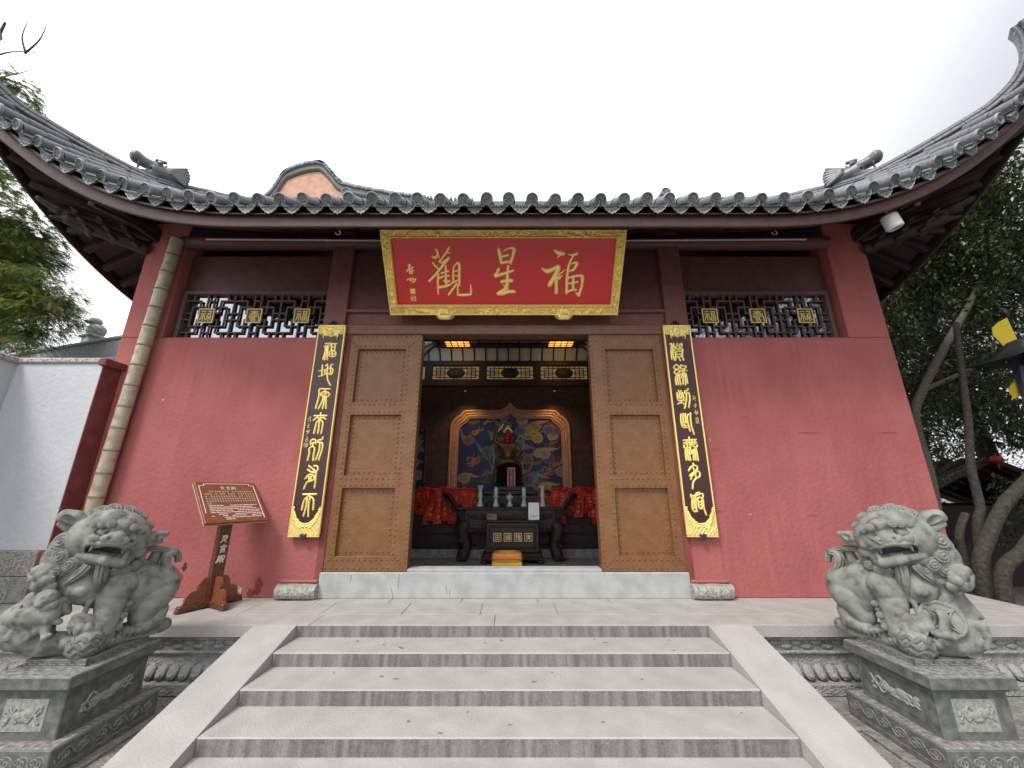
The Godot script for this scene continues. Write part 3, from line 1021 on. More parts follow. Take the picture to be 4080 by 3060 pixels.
func build_door_leaf(s: float):
	var g := Geo.new()
	var xa := 1.455
	var xb := 2.8
	var mid := (xa + xb) * 0.5
	var w := xb - xa
	var y0 := 0.352
	var y1 := 4.145
	# rails and stiles with three sunk panels
	var win := [[0.56, 1.55], [1.74, 2.72], [2.94, 3.88]]
	var px0 := xa + 0.27
	var px1 := xb - 0.24
	g.box(Vector3(s * (xa + 0.135), (y0 + y1) * 0.5, -0.05), Vector3(0.27, y1 - y0, 0.09), 0.006)
	g.box(Vector3(s * (xb - 0.12), (y0 + y1) * 0.5, -0.05), Vector3(0.24, y1 - y0, 0.09), 0.006)
	var ys := [y0, win[0][0], win[0][1], win[1][0], win[1][1], win[2][0], win[2][1], y1]
	for k in 4:
		g.box(Vector3(s * (px0 + px1) * 0.5, (ys[k * 2] + ys[k * 2 + 1]) * 0.5, -0.051), Vector3(px1 - px0 + 0.01, ys[k * 2 + 1] - ys[k * 2], 0.088), 0.005)
	var leaf := part("door_leaf", g, M.door_paint, hall)
	for q in win:
		part("door_panel", cuboid(Vector3(s * (px0 + px1) * 0.5, (q[0] + q[1]) * 0.5, -0.083), Vector3(px1 - px0, q[1] - q[0], 0.03)), M.door_paint, leaf)
	# rivets in rows round every panel and round the leaf
	var st := Geo.new()
	st.ball(Vector3.ZERO, Vector3(0.014, 0.014, 0.011), 8, 6)
	var spots := []
	var ring := func(ax: float, bx: float, ay: float, by: float, z: float, gap: float, size: float):
		var nx := int((bx - ax) / gap)
		var ny := int((by - ay) / gap)
		for i in nx + 1:
			for y in [ay, by]: spots.push_back([Vector3(s * lerpf(ax, bx, i / float(nx)), y, z), size])
		for i in range(1, ny):
			for x in [ax, bx]: spots.push_back([Vector3(s * x, lerpf(ay, by, i / float(ny)), z), size])
	ring.call(xa + 0.035, xb - 0.035, y0 + 0.045, y1 - 0.04, -0.004, 0.082, 1.0)
	for q in win:
		ring.call(px0 - 0.045, px1 + 0.045, q[0] - 0.045, q[1] + 0.045, -0.004, 0.08, 1.0)
		ring.call(px0 + 0.05, px1 - 0.05, q[0] + 0.05, q[1] - 0.05, -0.067, 0.08, 1.0)
		ring.call(px0 + 0.12, px1 - 0.12, q[0] + 0.12, q[1] - 0.12, -0.067, 0.04, 0.42)
	for k in 5:
		var t := 0.045 + 0.04 * k
		for c in [[xa + 0.03 + t, y0 + 0.03 + t], [xb - 0.03 - t, y0 + 0.03 + t], [xa + 0.03 + t, y1 - 0.03 - t], [xb - 0.03 - t, y1 - 0.03 - t]]:
			spots.push_back([Vector3(s * c[0], c[1], -0.004), 1.0])
	var mm := MultiMesh.new()
	mm.transform_format = MultiMesh.TRANSFORM_3D
	mm.mesh = st.mesh(M.door_paint)
	mm.instance_count = spots.size()
	for i in spots.size():
		mm.set_instance_transform(i, Transform3D(Basis.IDENTITY.scaled(Vector3.ONE * spots[i][1]), spots[i][0]))
	var mi := MultiMeshInstance3D.new()
	mi.name = numbered("rivets", leaf)
	mi.multimesh = mm
	leaf.add_child(mi)
	mi.set_meta("kind", "stuff")
	# the jamb behind the leaf
	part("door_jamb", cuboid(Vector3(s * 1.53, 2.24, -0.17), Vector3(0.13, 3.75, 0.13), 0.006), M.lintel_paint, hall)
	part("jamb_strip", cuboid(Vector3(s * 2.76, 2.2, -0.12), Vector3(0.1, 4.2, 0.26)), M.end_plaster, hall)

# ------------------------------------------------------------------ the roof
const CX := 8.3        # the eave corner in plan
const CZ := 1.95

func lift(u: float) -> float:
	return 0.0512 * pow(maxf(0.0, 4.7 - u), 2.42)

func swell(u: float) -> float:
	var t := maxf(0.0, 3.7 - u)
	return 0.0265 * t * t

func bed(u: float, d: float) -> float:
	return 5.46 + lift(u) * maxf(0.0, 1.0 - d / 4.0) + 0.7 * d + 0.01 * d * d

func front_eave(x: float) -> float: return 1.6 + swell(CX - absf(x))
func side_eave(z: float) -> float: return 7.95 + swell(CZ - z)

func round_tile(sd: int, tone := "eave_tile") -> ArrayMesh:
	# the end disc of a barrel tile: a rim round a carved face
	var g := Geo.new()
	var n := noise(sd, 22.0, 2)
	var rows := []
	for rr in [[0.0, 0], [0.012, 0], [0.024, 0], [0.036, 0], [0.048, 0], [0.06, 0], [0.068, 0], [0.07, 1], [0.08, 1], [0.088, 2], [0.09, 3]]:
		var row := PackedVector3Array()
		for i in 28:
			var a := TAU * i / 28.0
			var z := 0.0
			if rr[1] == 0:
				z = -0.006 + 0.034 * maxf(-0.1, n.get_noise_2d(cos(a) * rr[0] * 3.0, sin(a) * rr[0] * 3.0))
			elif rr[1] == 1: z = 0.016
			elif rr[1] == 2: z = 0.009
			else: z = -0.02
			row.push_back(Vector3(cos(a) * rr[0], sin(a) * rr[0], z))
		rows.push_back(row)
	g.grid(rows, true, false)
	return g.mesh(M[tone])

func drip_tile(sd: int, tone := "eave_tile") -> ArrayMesh:
	# a hanging drip tile: a scalloped shield, hollow above, carved, with a rim
	var n := noise(sd, 20.0, 2)
	var g := Geo.new()
	var rows := []
	var w := 0.152
	for j in 9:
		var t := j / 8.0
		var row := PackedVector3Array()
		for i in 25:
			var s := i / 12.0 - 1.0
			var top := -0.085 + 0.075 * s * s
			var a := absf(s)
			var low := -0.212 + 0.13 * pow(a, 1.6) + 0.013 * absf(sin(a * 3.0 * PI))
			low = minf(low, top - 0.012)
			var x := s * w * (1.0 - 0.05 * t)
			var y := lerpf(top, low, t)
			var rim := t > 0.86 or t < 0.1 or a > 0.92
			var z := 0.014 if rim else -0.004 + 0.034 * maxf(-0.1, n.get_noise_2d(x * 3.0, y * 3.0))
			row.push_back(Vector3(x, y, z))
		rows.push_back(row)
	g.grid(rows, false, true)
	var back := []
	for r in rows:
		var q := PackedVector3Array()
		for p in r: q.push_back(Vector3(p.x, p.y, -0.016))
		back.push_back(q)
	g.grid(back, false, false)
	var edge := [PackedVector3Array(), PackedVector3Array()]
	for p in rows[8]:
		edge[0].push_back(p)
		edge[1].push_back(Vector3(p.x, p.y, -0.016))
	g.grid(edge, false, true)
	return g.mesh(M[tone])

func barrel(len: float, r: float) -> Geo:
	var g := Geo.new()
	var rows := []
	for z in [0.0, -len * 0.96, -len]:
		var row := PackedVector3Array()
		for i in 11:
			var a := PI * (i / 10.0 * 1.3 - 0.15)
			var k := r * (0.93 if z == 0.0 and false else 1.0) * (1.0 if z > -len * 0.9 else (1.0 if z > -len else 0.9))
			row.push_back(Vector3(cos(a) * k * (1.0 if z == 0.0 else 0.92), sin(a) * k * (1.0 if z == 0.0 else 0.92), z))
		rows.push_back(row)
	g.grid(rows, false, true)
	return g

func build_roof():
	var roof := Geo.new()
	var under := Geo.new()
	# front and back slopes, then the two side slopes; the plain bed under the barrel tiles
	for back in [1.0, -1.0]:
		var rows := []
		var low := []
		for j in 25:
			var d := pow(j / 24.0, 1.3) * 5.7
			var row := PackedVector3Array()
			var lo := PackedVector3Array()
			var half := CX - d
			for i in 91:
				var x := lerpf(-half, half, i / 90.0)
				var z := front_eave(x) - d
				if back < 0: z = -8.0 - z
				var y := bed(CX - absf(x), d)
				row.push_back(Vector3(x, y, z))
				lo.push_back(Vector3(x, y - 0.13, z))
			rows.push_back(row)
			low.push_back(lo)
		roof.grid(rows, false, back < 0)
		under.grid(low, false, back > 0)
	for s in [-1.0, 1.0]:
		var rows := []
		var low := []
		for j in 25:
			var d := pow(j / 24.0, 1.3) * 5.7
			var row := PackedVector3Array()
			var lo := PackedVector3Array()
			var za := CZ - d
			var zb := -8.0 - za
			for i in 71:
				var z := lerpf(za, zb, i / 70.0)
				var u := minf(CZ - z, z + 8.0 + CZ)
				var x := 7.95 + swell(u) - d
				var y := bed(u, d)
				row.push_back(Vector3(s * x, y, z))
				lo.push_back(Vector3(s * x, y - 0.13, z))
			rows.push_back(row)
			low.push_back(lo)
		roof.grid(rows, false, s < 0)
		under.grid(low, false, s > 0)
	var r := part("roof", roof, M.roof_tile, hall)
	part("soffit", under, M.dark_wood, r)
	# eave line front: barrel rows, discs, drips
	var discs := [round_tile(1), round_tile(2, "eave_tile_pale"), round_tile(3, "eave_tile_dark")]
	var drips := [drip_tile(4), drip_tile(5, "eave_tile_pale"), drip_tile(6, "eave_tile_dark")]
	var bm := barrel(0.36, 0.088).mesh(M.roof_tile)
	var rest := Geo.new()
	var one := barrel(0.36, 0.088)
	var rng := RandomNumberGenerator.new()
	rng.seed = 9
	for k in range(-25, 25):
		var x := 0.07 + 0.331 * k
		var u := CX - absf(x)
		if u < 0.05: continue
		var z := front_eave(x)
		var y := bed(u, 0.0) + 0.115
		var slope := (front_dir(x + 0.05) - front_dir(x - 0.05)).normalized()
		var tilt := atan2(slope.y, slope.x)
		var jig := rng.randf_range(-0.006, 0.006)
		var fall := atan2(bed(u, 0.5) - bed(u, 0.0), 0.5)
		put("round_tile", discs[rng.randi_range(0, 2)], r, Transform3D(Basis(Vector3.BACK, tilt) * Basis(Vector3.RIGHT, fall) * Basis(Vector3.BACK, rng.randf_range(-0.3, 0.3)) * Basis(Vector3.UP, rng.randf_range(-0.05, 0.05)), Vector3(x + rng.randf_range(-0.008, 0.008), y + jig, z + 0.02 + rng.randf_range(-0.015, 0.015))))
		var reach := minf(u - 0.15, 3.6)
		var d := 0.0
		var num := 0
		while d < reach:
			var e := minf(d + 0.3, reach)
			var a := Vector3(x, bed(u, d) + 0.11 + jig, z - d)
			var b := Vector3(x, bed(u, e) + 0.11 + jig, z - e)
			var dz := (a - b).normalized()
			var dx := Vector3(cos(tilt * maxf(0.0, 1.0 - d / 4.0)), sin(tilt * maxf(0.0, 1.0 - d / 4.0)), 0)
			dx = (dx - dz * dx.dot(dz)).normalized()
			var t := Transform3D(Basis(dx, dz.cross(dx), dz), a + dz * 0.02)
			if num < 4:
				put("barrel_tile", bm, r, t)
			else:
				rest.xf = t
				rest.add(one)
			d += 0.3
			num += 1
	part("upper_barrel_tiles", rest, M.roof_tile, r).set_meta("kind", "stuff")
	for k in range(-25, 24):
		var x := 0.07 + 0.331 * (k + 0.5)
		var u := CX - absf(x)
		if u < 0.1: continue
		var slope := (front_dir(x + 0.05) - front_dir(x - 0.05)).normalized()
		var tilt := atan2(slope.y, slope.x)
		put("drip_tile", drips[rng.randi_range(0, 2)], r, Transform3D(Basis(Vector3.BACK, tilt + rng.randf_range(-0.05, 0.05)) * Basis(Vector3.RIGHT, 0.3 + rng.randf_range(-0.08, 0.08)), Vector3(x, bed(u, 0.0) + 0.105 + rng.randf_range(-0.006, 0.006), front_eave(x) + 0.012)))
	# the same along the sides as far as they show
	for s in [-1.0, 1.0]:
		for k in 22:
			var z := 1.75 - 0.331 * k
			var u := CZ - z
			var p0 := Vector3(s * side_eave(z - 0.05), bed(u + 0.05, 0.0), z - 0.05)
			var p1 := Vector3(s * side_eave(z + 0.05), bed(u - 0.05, 0.0), z + 0.05)
			var along: Vector3 = (p1 - p0).normalized() * -s
			var out := Vector3.UP.cross(along).normalized() * -1.0
			if out.x * s < 0.0: out = -out
			var b := Basis(along, out.cross(along), out)
			var p := Vector3(s * side_eave(z), bed(u, 0.0) + 0.115, z)
			if k < 18:
				put("round_tile", discs[k % 3], r, Transform3D(b * Basis(Vector3.RIGHT, 0.5), p + out * 0.02))
				put("drip_tile", drips[k % 3], r, Transform3D(b, p + (p0 - p1).normalized() * 0.165 + out * 0.012))
	# fascia board along the front and sides
	var fa := Geo.new()
	var sect := [Vector2(0.0, -0.06), Vector2(0.0, -0.285), Vector2(-0.05, -0.29), Vector2(-0.05, -0.05)]
	var rows := []
	for q in sect + [sect[0]]:
		var row := PackedVector3Array()
		for i in 121:
			var x := lerpf(-8.25, 8.25, i / 120.0)
			row.push_back(Vector3(x, bed(CX - absf(x), 0.0) + q.y, front_eave(x) - 0.06 + q.x))
		rows.push_back(row)
	fa.grid(rows)
	part("fascia", fa, M.fascia_wood, r)
	for s in [-1.0, 1.0]:
		var fs := Geo.new()
		rows = []
		for q in sect + [sect[0]]:
			var row := PackedVector3Array()
			for i in 61:
				var z := lerpf(1.9, -6.0, i / 60.0)
				row.push_back(Vector3(s * (side_eave(z) - 0.06 + q.x), bed(CZ - z, 0.0) + q.y, z))
			rows.push_back(row)
		fs.grid(rows, false, s < 0)
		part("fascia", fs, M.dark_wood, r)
	# rafters
	for k in range(-20, 21):
		var x := 0.235 + 0.331 * k
		if absf(x) > 6.7: continue
		var u := CX - absf(x)
		var z := front_eave(x) - 0.14
		var g := Geo.new()
		g.bar(Vector3(x, bed(u, 0.0) - 0.2, z), Vector3(x, bed(u, 1.6) - 0.2, z - 1.6), 0.1, 0.12, 0.008)
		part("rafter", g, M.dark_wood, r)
	for s in [-1.0, 1.0]:
		for k in 5:
			var f := 0.12 + 0.2 * k
			var root := Vector3(s * 6.6, 6.25, -0.1)
			var x := lerpf(6.95, 8.1, f)
			var tip := Vector3(s * x, bed(CX - x, 0.0) - 0.2, front_eave(x) - 0.15)
			var g := Geo.new()
			g.bar(root, tip, 0.09, 0.11, 0.008)
			part("rafter", g, M.dark_wood, r)
			var z := lerpf(1.75, 0.2, f)
			tip = Vector3(s * (side_eave(z) - 0.15), bed(CZ - z, 0.0) - 0.2, z)
			g = Geo.new()
			g.bar(root, tip, 0.09, 0.11, 0.008)
			part("rafter", g, M.dark_wood, r)
		for k in 9:
			var z := 0.0 - 0.36 * k
			var g := Geo.new()
			g.bar(Vector3(s * (side_eave(z) - 0.14), bed(CZ - z, 0.0) - 0.2, z), Vector3(s * 6.6, bed(CZ - z, 1.35) - 0.2, z), 0.1, 0.12, 0.008)
			part("rafter", g, M.dark_wood, r)
		var hb := Geo.new()
		hb.bar(Vector3(s * 6.6, 6.12, -0.1), Vector3(s * 8.1, bed(0.2, 0.0) - 0.32, 1.8), 0.2, 0.26, 0.02)
		hb.bar(Vector3(s * 6.72, 6.2, 0.15), Vector3(s * 6.05, 5.55, 1.55), 0.07, 0.05, 0.005)
		part("hip_beam", hb, M.dark_wood, r)
	build_hips(r)
	# ridge along the top, hidden from the court
	var top := Geo.new()
	top.box(Vector3(0, 10.0, -4.0), Vector3(6.4, 0.7, 0.4), 0.05)
	part("main_ridge", top, M.ridge_tile, r)
	# short tile tubes at the feet of the descending ridges
	for s in [-1.0, 1.0]:
		var g := Geo.new()
		g.tube([Vector3(s * 2.93, 6.78, 0.42), Vector3(s * 2.93, 6.86, -0.4), Vector3(s * 2.93, 7.2, -1.2)], 0.085, 14)
		part("ridge_foot_tile", g, M.roof_tile, r)
		put("round_tile", discs[1], r, Transform3D(Basis.IDENTITY, Vector3(s * 2.93, 6.78, 0.44)))

func front_dir(x: float) -> Vector3:
	return Vector3(x, bed(CX - absf(x), 0.0), front_eave(x))

# the hip ridges: courses of thin brick on the diagonal, ending in a horn, with a dragon head part way
func build_hips(r: Node3D):
	for s in [-1.0, 1.0]:
		var path := []
		var body := [Vector2(0.02, 8.74), Vector2(0.0, 8.6), Vector2(0.0, 8.44), Vector2(0.02, 8.26), Vector2(0.06, 8.08), Vector2(0.13, 7.9), Vector2(0.22, 7.76), Vector2(0.38, 7.61), Vector2(0.58, 7.53), Vector2(0.9, 7.42), Vector2(1.2, 7.34), Vector2(1.5, 7.3), Vector2(1.8, 7.38), Vector2(2.1, 7.51), Vector2(2.4, 7.64), Vector2(3.4, 8.25), Vector2(4.4, 9.0), Vector2(5.4, 9.85)]
		for q in body: path.push_back(Vector3(s * (8.3 - q.x), q.y, 1.75 - q.x))
		path = smooth_path(path, 5)
		# courses side by side: a stack of boards, each a little set back
		var courses := [[0.0, 0.085, 0.16], [-0.085, 0.08, 0.2], [-0.165, 0.08, 0.17], [-0.245, 0.08, 0.21], [-0.325, 0.1, 0.18], [-0.43, 0.12, 0.22]]
		var across := Vector3(s, 0, -1).normalized()
		for c in courses:
			var g := Geo.new()
			var nseg := 0
			var i := 0
			while i < path.size() - 1:
				var e := mini(i + 4, path.size() - 1)
				var rows := []
				for j in range(i, e + 1):
					var p: Vector3 = path[j]
					var d: Vector3 = (path[mini(j + 1, path.size() - 1)] - path[maxi(j - 1, 0)]).normalized()
					if j == e and e < path.size() - 1: p -= d * 0.006
					var up := across.cross(d)
					if up.dot(Vector3(-s * 0.3, 1.0, -0.3)) < 0.0: up = -up
					var wide: float = c[2] * (1.0 + (0.9 * maxf(0.0, p.y - 8.35) if j < 30 else 0.0))
					var a: Vector3 = p + up * (c[0] * 1.0)
					var b: Vector3 = p + up * (c[0] - c[1])
					rows.push_back(PackedVector3Array([a - across * wide * 0.5, a + across * wide * 0.5, b + across * wide * 0.5, b - across * wide * 0.5]))
				g.grid(rows, true, s > 0)
				i = e
				nseg += 1
			part("ridge_course", g, M.ridge_tile if c[0] != 0.0 else M.roof_tile, r)
		# a dragon head biting outwards
		var f := Field.new(Vector3(-0.24, -0.2, -0.62), Vector3(0.24, 0.5, 0.62), 0.013)
		var V := func(x: float, y: float, z: float) -> Vector3: return Vector3(x, y, z)
		f.cap(V.call(0, 0.04, -0.3), 0.14, V.call(0, 0.06, 0.08), 0.13, 0.03)
		# lower jaw, then the long upper lip that ends in a rounded snout
		f.cap(V.call(0, -0.03, 0.05), 0.1, V.call(0, -0.1, 0.36), 0.065, 0.03)
		f.cap(V.call(0, -0.1, 0.36), 0.065, V.call(0, -0.07, 0.46), 0.045, 0.02)
		f.cap(V.call(0, 0.12, 0.02), 0.12, V.call(0, 0.15, 0.28), 0.1, 0.03)
		f.cap(V.call(0, 0.15, 0.28), 0.1, V.call(0, 0.2, 0.44), 0.125, 0.03)
		f.cap(V.call(-0.14, 0.03, 0.16), 0.02, V.call(0.14, 0.03, 0.16), 0.02, 0.01, true)
		f.cap(V.call(-0.14, 0.025, 0.28), 0.04, V.call(0.14, 0.025, 0.28), 0.04, 0.01, true)
		f.cap(V.call(-0.14, 0.02, 0.4), 0.06, V.call(0.14, 0.02, 0.4), 0.06, 0.01, true)
		f.cap(V.call(-0.14, 0.02, 0.5), 0.07, V.call(0.14, 0.02, 0.5), 0.07, 0.01, true)
		for e in [-1.0, 1.0]:
			f.cap(V.call(e * 0.1, 0.19, 0.04), 0.05, V.call(e * 0.11, 0.19, 0.02), 0.05, 0.01)
			f.cap(V.call(e * 0.07, 0.26, 0.1), 0.03, V.call(e * 0.11, 0.25, -0.06), 0.035, 0.012)
			for k in 7:
				# the mane opens like a fan of flat ribs
				var an := -0.5 + 0.2 * k
				f.cap(V.call(e * 0.1, 0.06 + 0.012 * k, -0.2), 0.065, V.call(e * 0.15, 0.06 + sin(an) * 0.32, -0.2 - cos(an) * 0.32), 0.032, 0.008)
			f.cap(V.call(e * 0.05, -0.06, 0.38), 0.022, V.call(e * 0.05, 0.03, 0.4), 0.006, 0.006)
			f.cap(V.call(e * 0.06, 0.1, 0.38), 0.022, V.call(e * 0.06, 0.0, 0.38), 0.006, 0.006)
		for k in 5:
			f.cap(V.call(0, 0.2, -0.05 - 0.08 * k), 0.035, V.call(0, 0.27 - 0.012 * k, -0.1 - 0.08 * k), 0.012, 0.01)
		var dg := Geo.new()
		f.net(dg)
		var out := Vector3(s, -0.06, 1).normalized()
		var sidev := Vector3.UP.cross(out).normalized()
		part("dragon_head", dg, M.dragon_clay, r, Transform3D(Basis(sidev, out.cross(sidev), out).scaled_local(Vector3(0.95, 1.0, 0.8)), Vector3(s * (8.3 - 1.57), 7.4, 1.75 - 1.57)))
		# carved dragon beam under the corner
		var c := Field.new(Vector3(-0.16, -0.3, -0.7), Vector3(0.16, 0.35, 0.8), 0.018)
		c.cap(V.call(0, -0.08, -0.65), 0.12, V.call(0, 0.0, 0.3), 0.1, 0.03)
		c.cap(V.call(0, 0.1, -0.65), 0.09, V.call(0, 0.12, 0.45), 0.07, 0.03)
		c.cap(V.call(0, 0.12, 0.45), 0.075, V.call(0, 0.2, 0.68), 0.05, 0.02)
		c.cap(V.call(0, 0.0, 0.3), 0.07, V.call(0, -0.05, 0.5), 0.03, 0.02)
		for k in 9:
			for e in [-1.0, 1.0]:
				c.cap(V.call(e * 0.09, -0.12 + 0.13 * (k % 3), -0.55 + 0.1 * k), 0.045, V.call(e * 0.1, -0.09 + 0.13 * (k % 3), -0.5 + 0.1 * k), 0.03, 0.012)
		var cg := Geo.new()
		c.net(cg)
		part("carved_beam_end", cg, M.dark_wood, r, Transform3D(Basis(Vector3.UP, s * PI / 4.0), Vector3(s * 7.2, 5.95, 0.5)))

# ------------------------------------------------------------------ the plaque over the door
func relief_strip(g: Geo, a0: Vector2, a1: Vector2, b0: Vector2, b1: Vector2, n: FastNoiseLite, cols: int):
	var rows := []
	var prof := [0.0, 0.04, 0.1, 0.17, 0.2, 0.26, 0.32, 0.38, 0.44, 0.5, 0.56, 0.62, 0.68, 0.74, 0.79, 0.82, 0.88, 0.94, 1.0]
	for t in prof:
		var row := PackedVector3Array()
		for i in cols + 1:
			var s := i / float(cols)
			var p := a0.lerp(a1, s).lerp(b0.lerp(b1, s), t)
			var z := 0.05
			if t == 0.0: z = 0.0
			elif t < 0.18: z = 0.062
			elif t < 0.8:
				var band := absf(fmod(s * 3.0 + 0.5, 1.0) - 0.5)
				if band < 0.16: z = 0.03 + (0.016 if fmod(absf(p.x + p.y) * 26.0, 1.0) < 0.5 else 0.0) + (0.012 if fmod(absf(p.x - p.y) * 26.0, 1.0) < 0.3 else 0.0)
				else: z = 0.028 + 0.045 * maxf(0.0, 0.25 + n.get_noise_2d(p.x, p.y) * 1.3)
			elif t < 0.95: z = 0.06
			else: z = 0.012
			row.push_back(Vector3(p.x, p.y, z))
		rows.push_back(row)
	g.grid(rows, false, (a1 - a0).cross(b0 - a0) < 0.0)

func build_plaque():
	var up := Vector3(0, 0.78201, 0.62327)
	var t := thing("name_plaque", "big red plaque with gilt dragon frame and three gold characters, tilted under the eaves", "plaque")
	t.transform = Transform3D(Basis(Vector3.RIGHT, up, Vector3.RIGHT.cross(up)), Vector3(-0.026, 4.427, 0.21))
	part("board", cuboid(Vector3(0, 0.7, -0.02), Vector3(3.75, 1.2, 0.06)), M.plaque_red, t)
	part("backing", cuboid(Vector3(0, 0.684, -0.07), Vector3(3.88, 1.36, 0.04), 0.005), M.dark_wood, t)
	var n := noise(401, 11.0, 3)
	var o := [Vector2(-1.945, 0), Vector2(1.945, 0), Vector2(1.945, 1.367), Vector2(-1.945, 1.367)]
	var i_ := [Vector2(-1.8, 0.183), Vector2(1.8, 0.183), Vector2(1.79, 1.23), Vector2(-1.79, 1.23)]
	for k in 4:
		var g := Geo.new()
		relief_strip(g, o[k], o[(k + 1) % 4], i_[k], i_[(k + 1) % 4], n, 220 if k % 2 == 0 else 90)
		part("frame_rail", g, M.gold_relief, t, at(0, 0, 0.012))
	for c in [PLAQUE_GUAN, PLAQUE_XING, PLAQUE_FU]:
		var g := Geo.new()
		brush(g, c, 0.001, 0.0, 0.42, false, Vector2.ZERO, 4, 1.22)
		part("character", g, M.gold, t, at(0, 0, 0.011))
	var g := Geo.new()
	brush(g, PLAQUE_SIGNATURE, 0.001, 0.0, 0.3)
	part("signature", g, M.gold, t, at(0, 0, 0.011))
	part("seal", cuboid(Vector3(-1.528, 0.4, 0.014), Vector3(0.085, 0.09, 0.012), 0.003), M.gold_relief, t)
	g = Geo.new()
	var q := [Vector2(-1.565, 0.325), Vector2(-1.487, 0.325), Vector2(-1.487, 0.245), Vector2(-1.565, 0.245)]
	for k in 4: g.bar(Vector3(q[k].x, q[k].y, 0.014), Vector3(q[(k + 1) % 4].x, q[(k + 1) % 4].y, 0.014), 0.008, 0.008, 0.0, Vector3.BACK)
	brush(g, PLAQUE_SEAL, 0.001, 0.0, 0.3)
	part("seal", g, M.gold, t, at(0, 0, 0.011))
	# two gilt beast heads carrying the lower edge
	var f := Field.new(Vector3(-0.22, -0.18, -0.1), Vector3(0.22, 0.18, 0.26), 0.008)
	var B := func(x: float, y: float, z: float, r: float, k: float): f.cap(Vector3(x, y, z), r, Vector3(x, y, z), r, k)
	f.cap(Vector3(-0.06, 0, 0), 0.11, Vector3(0.06, 0, 0), 0.11, 0.02)
	f.cap(Vector3(-0.06, -0.09, 0.05), 0.05, Vector3(0.06, -0.09, 0.05), 0.05, 0.02)
	f.cap(Vector3(-0.05, -0.02, 0.13), 0.045, Vector3(0.05, -0.02, 0.13), 0.045, 0.015)
	f.cap(Vector3(-0.08, -0.06, 0.14), 0.012, Vector3(0.08, -0.06, 0.14), 0.012, 0.008)
	f.cap(Vector3(-0.05, -0.085, 0.13), 0.02, Vector3(0.05, -0.085, 0.13), 0.02, 0.01, true)
	for e in [-1.0, 1.0]:
		B.call(e * 0.055, 0.05, 0.1, 0.034, 0.008)
		B.call(e * 0.03, -0.01, 0.17, 0.022, 0.008)
		B.call(e * 0.1, 0.0, 0.09, 0.035, 0.01)
		B.call(e * 0.12, -0.05, 0.07, 0.03, 0.008)
		B.call(e * 0.13, 0.045, 0.06, 0.032, 0.008)
		B.call(e * 0.09, 0.095, 0.07, 0.032, 0.008)
		f.cap(Vector3(e * 0.03, 0.085, 0.1), 0.026, Vector3(e * 0.075, 0.105, 0.09), 0.02, 0.008)
		f.cap(Vector3(e * 0.12, 0.09, 0.04), 0.025, Vector3(e * 0.18, 0.14, 0.04), 0.01, 0.01)
		f.cap(Vector3(e * 0.06, -0.06, 0.15), 0.012, Vector3(e * 0.065, -0.11, 0.15), 0.005, 0.004)
	for k in 5: B.call((k - 2) * 0.045, 0.12, 0.08, 0.028, 0.008)
	var dg := Geo.new()
	f.net(dg)
	var dm := dg.mesh(M.gold)
	for s in [-1.0, 1.0]:
		var h := MeshInstance3D.new()
		h.name = numbered("beast_head_bracket", self)
		h.mesh = dm
		add_child(h)
		h.position = Vector3(-0.02 + s * 1.02, 4.455, 0.2)
		tag(h, "gilt beast head bracket under the plaque, below its " + ("left character" if s < 0 else "right character"), "bracket", "beast heads carrying the plaque")

# ------------------------------------------------------------------ the couplet boards
func build_couplets():
	build_couplet(-3.015, COUPLET_LEFT, COUPLET_LEFT_SMALL, "tall lacquer couplet board with gold seal script, left of the doors beside the notice stand", -1.0)
	build_couplet(2.97, COUPLET_RIGHT, COUPLET_RIGHT_SMALL, "tall lacquer couplet board with gold seal script, on the wall right of the doors", 1.0)

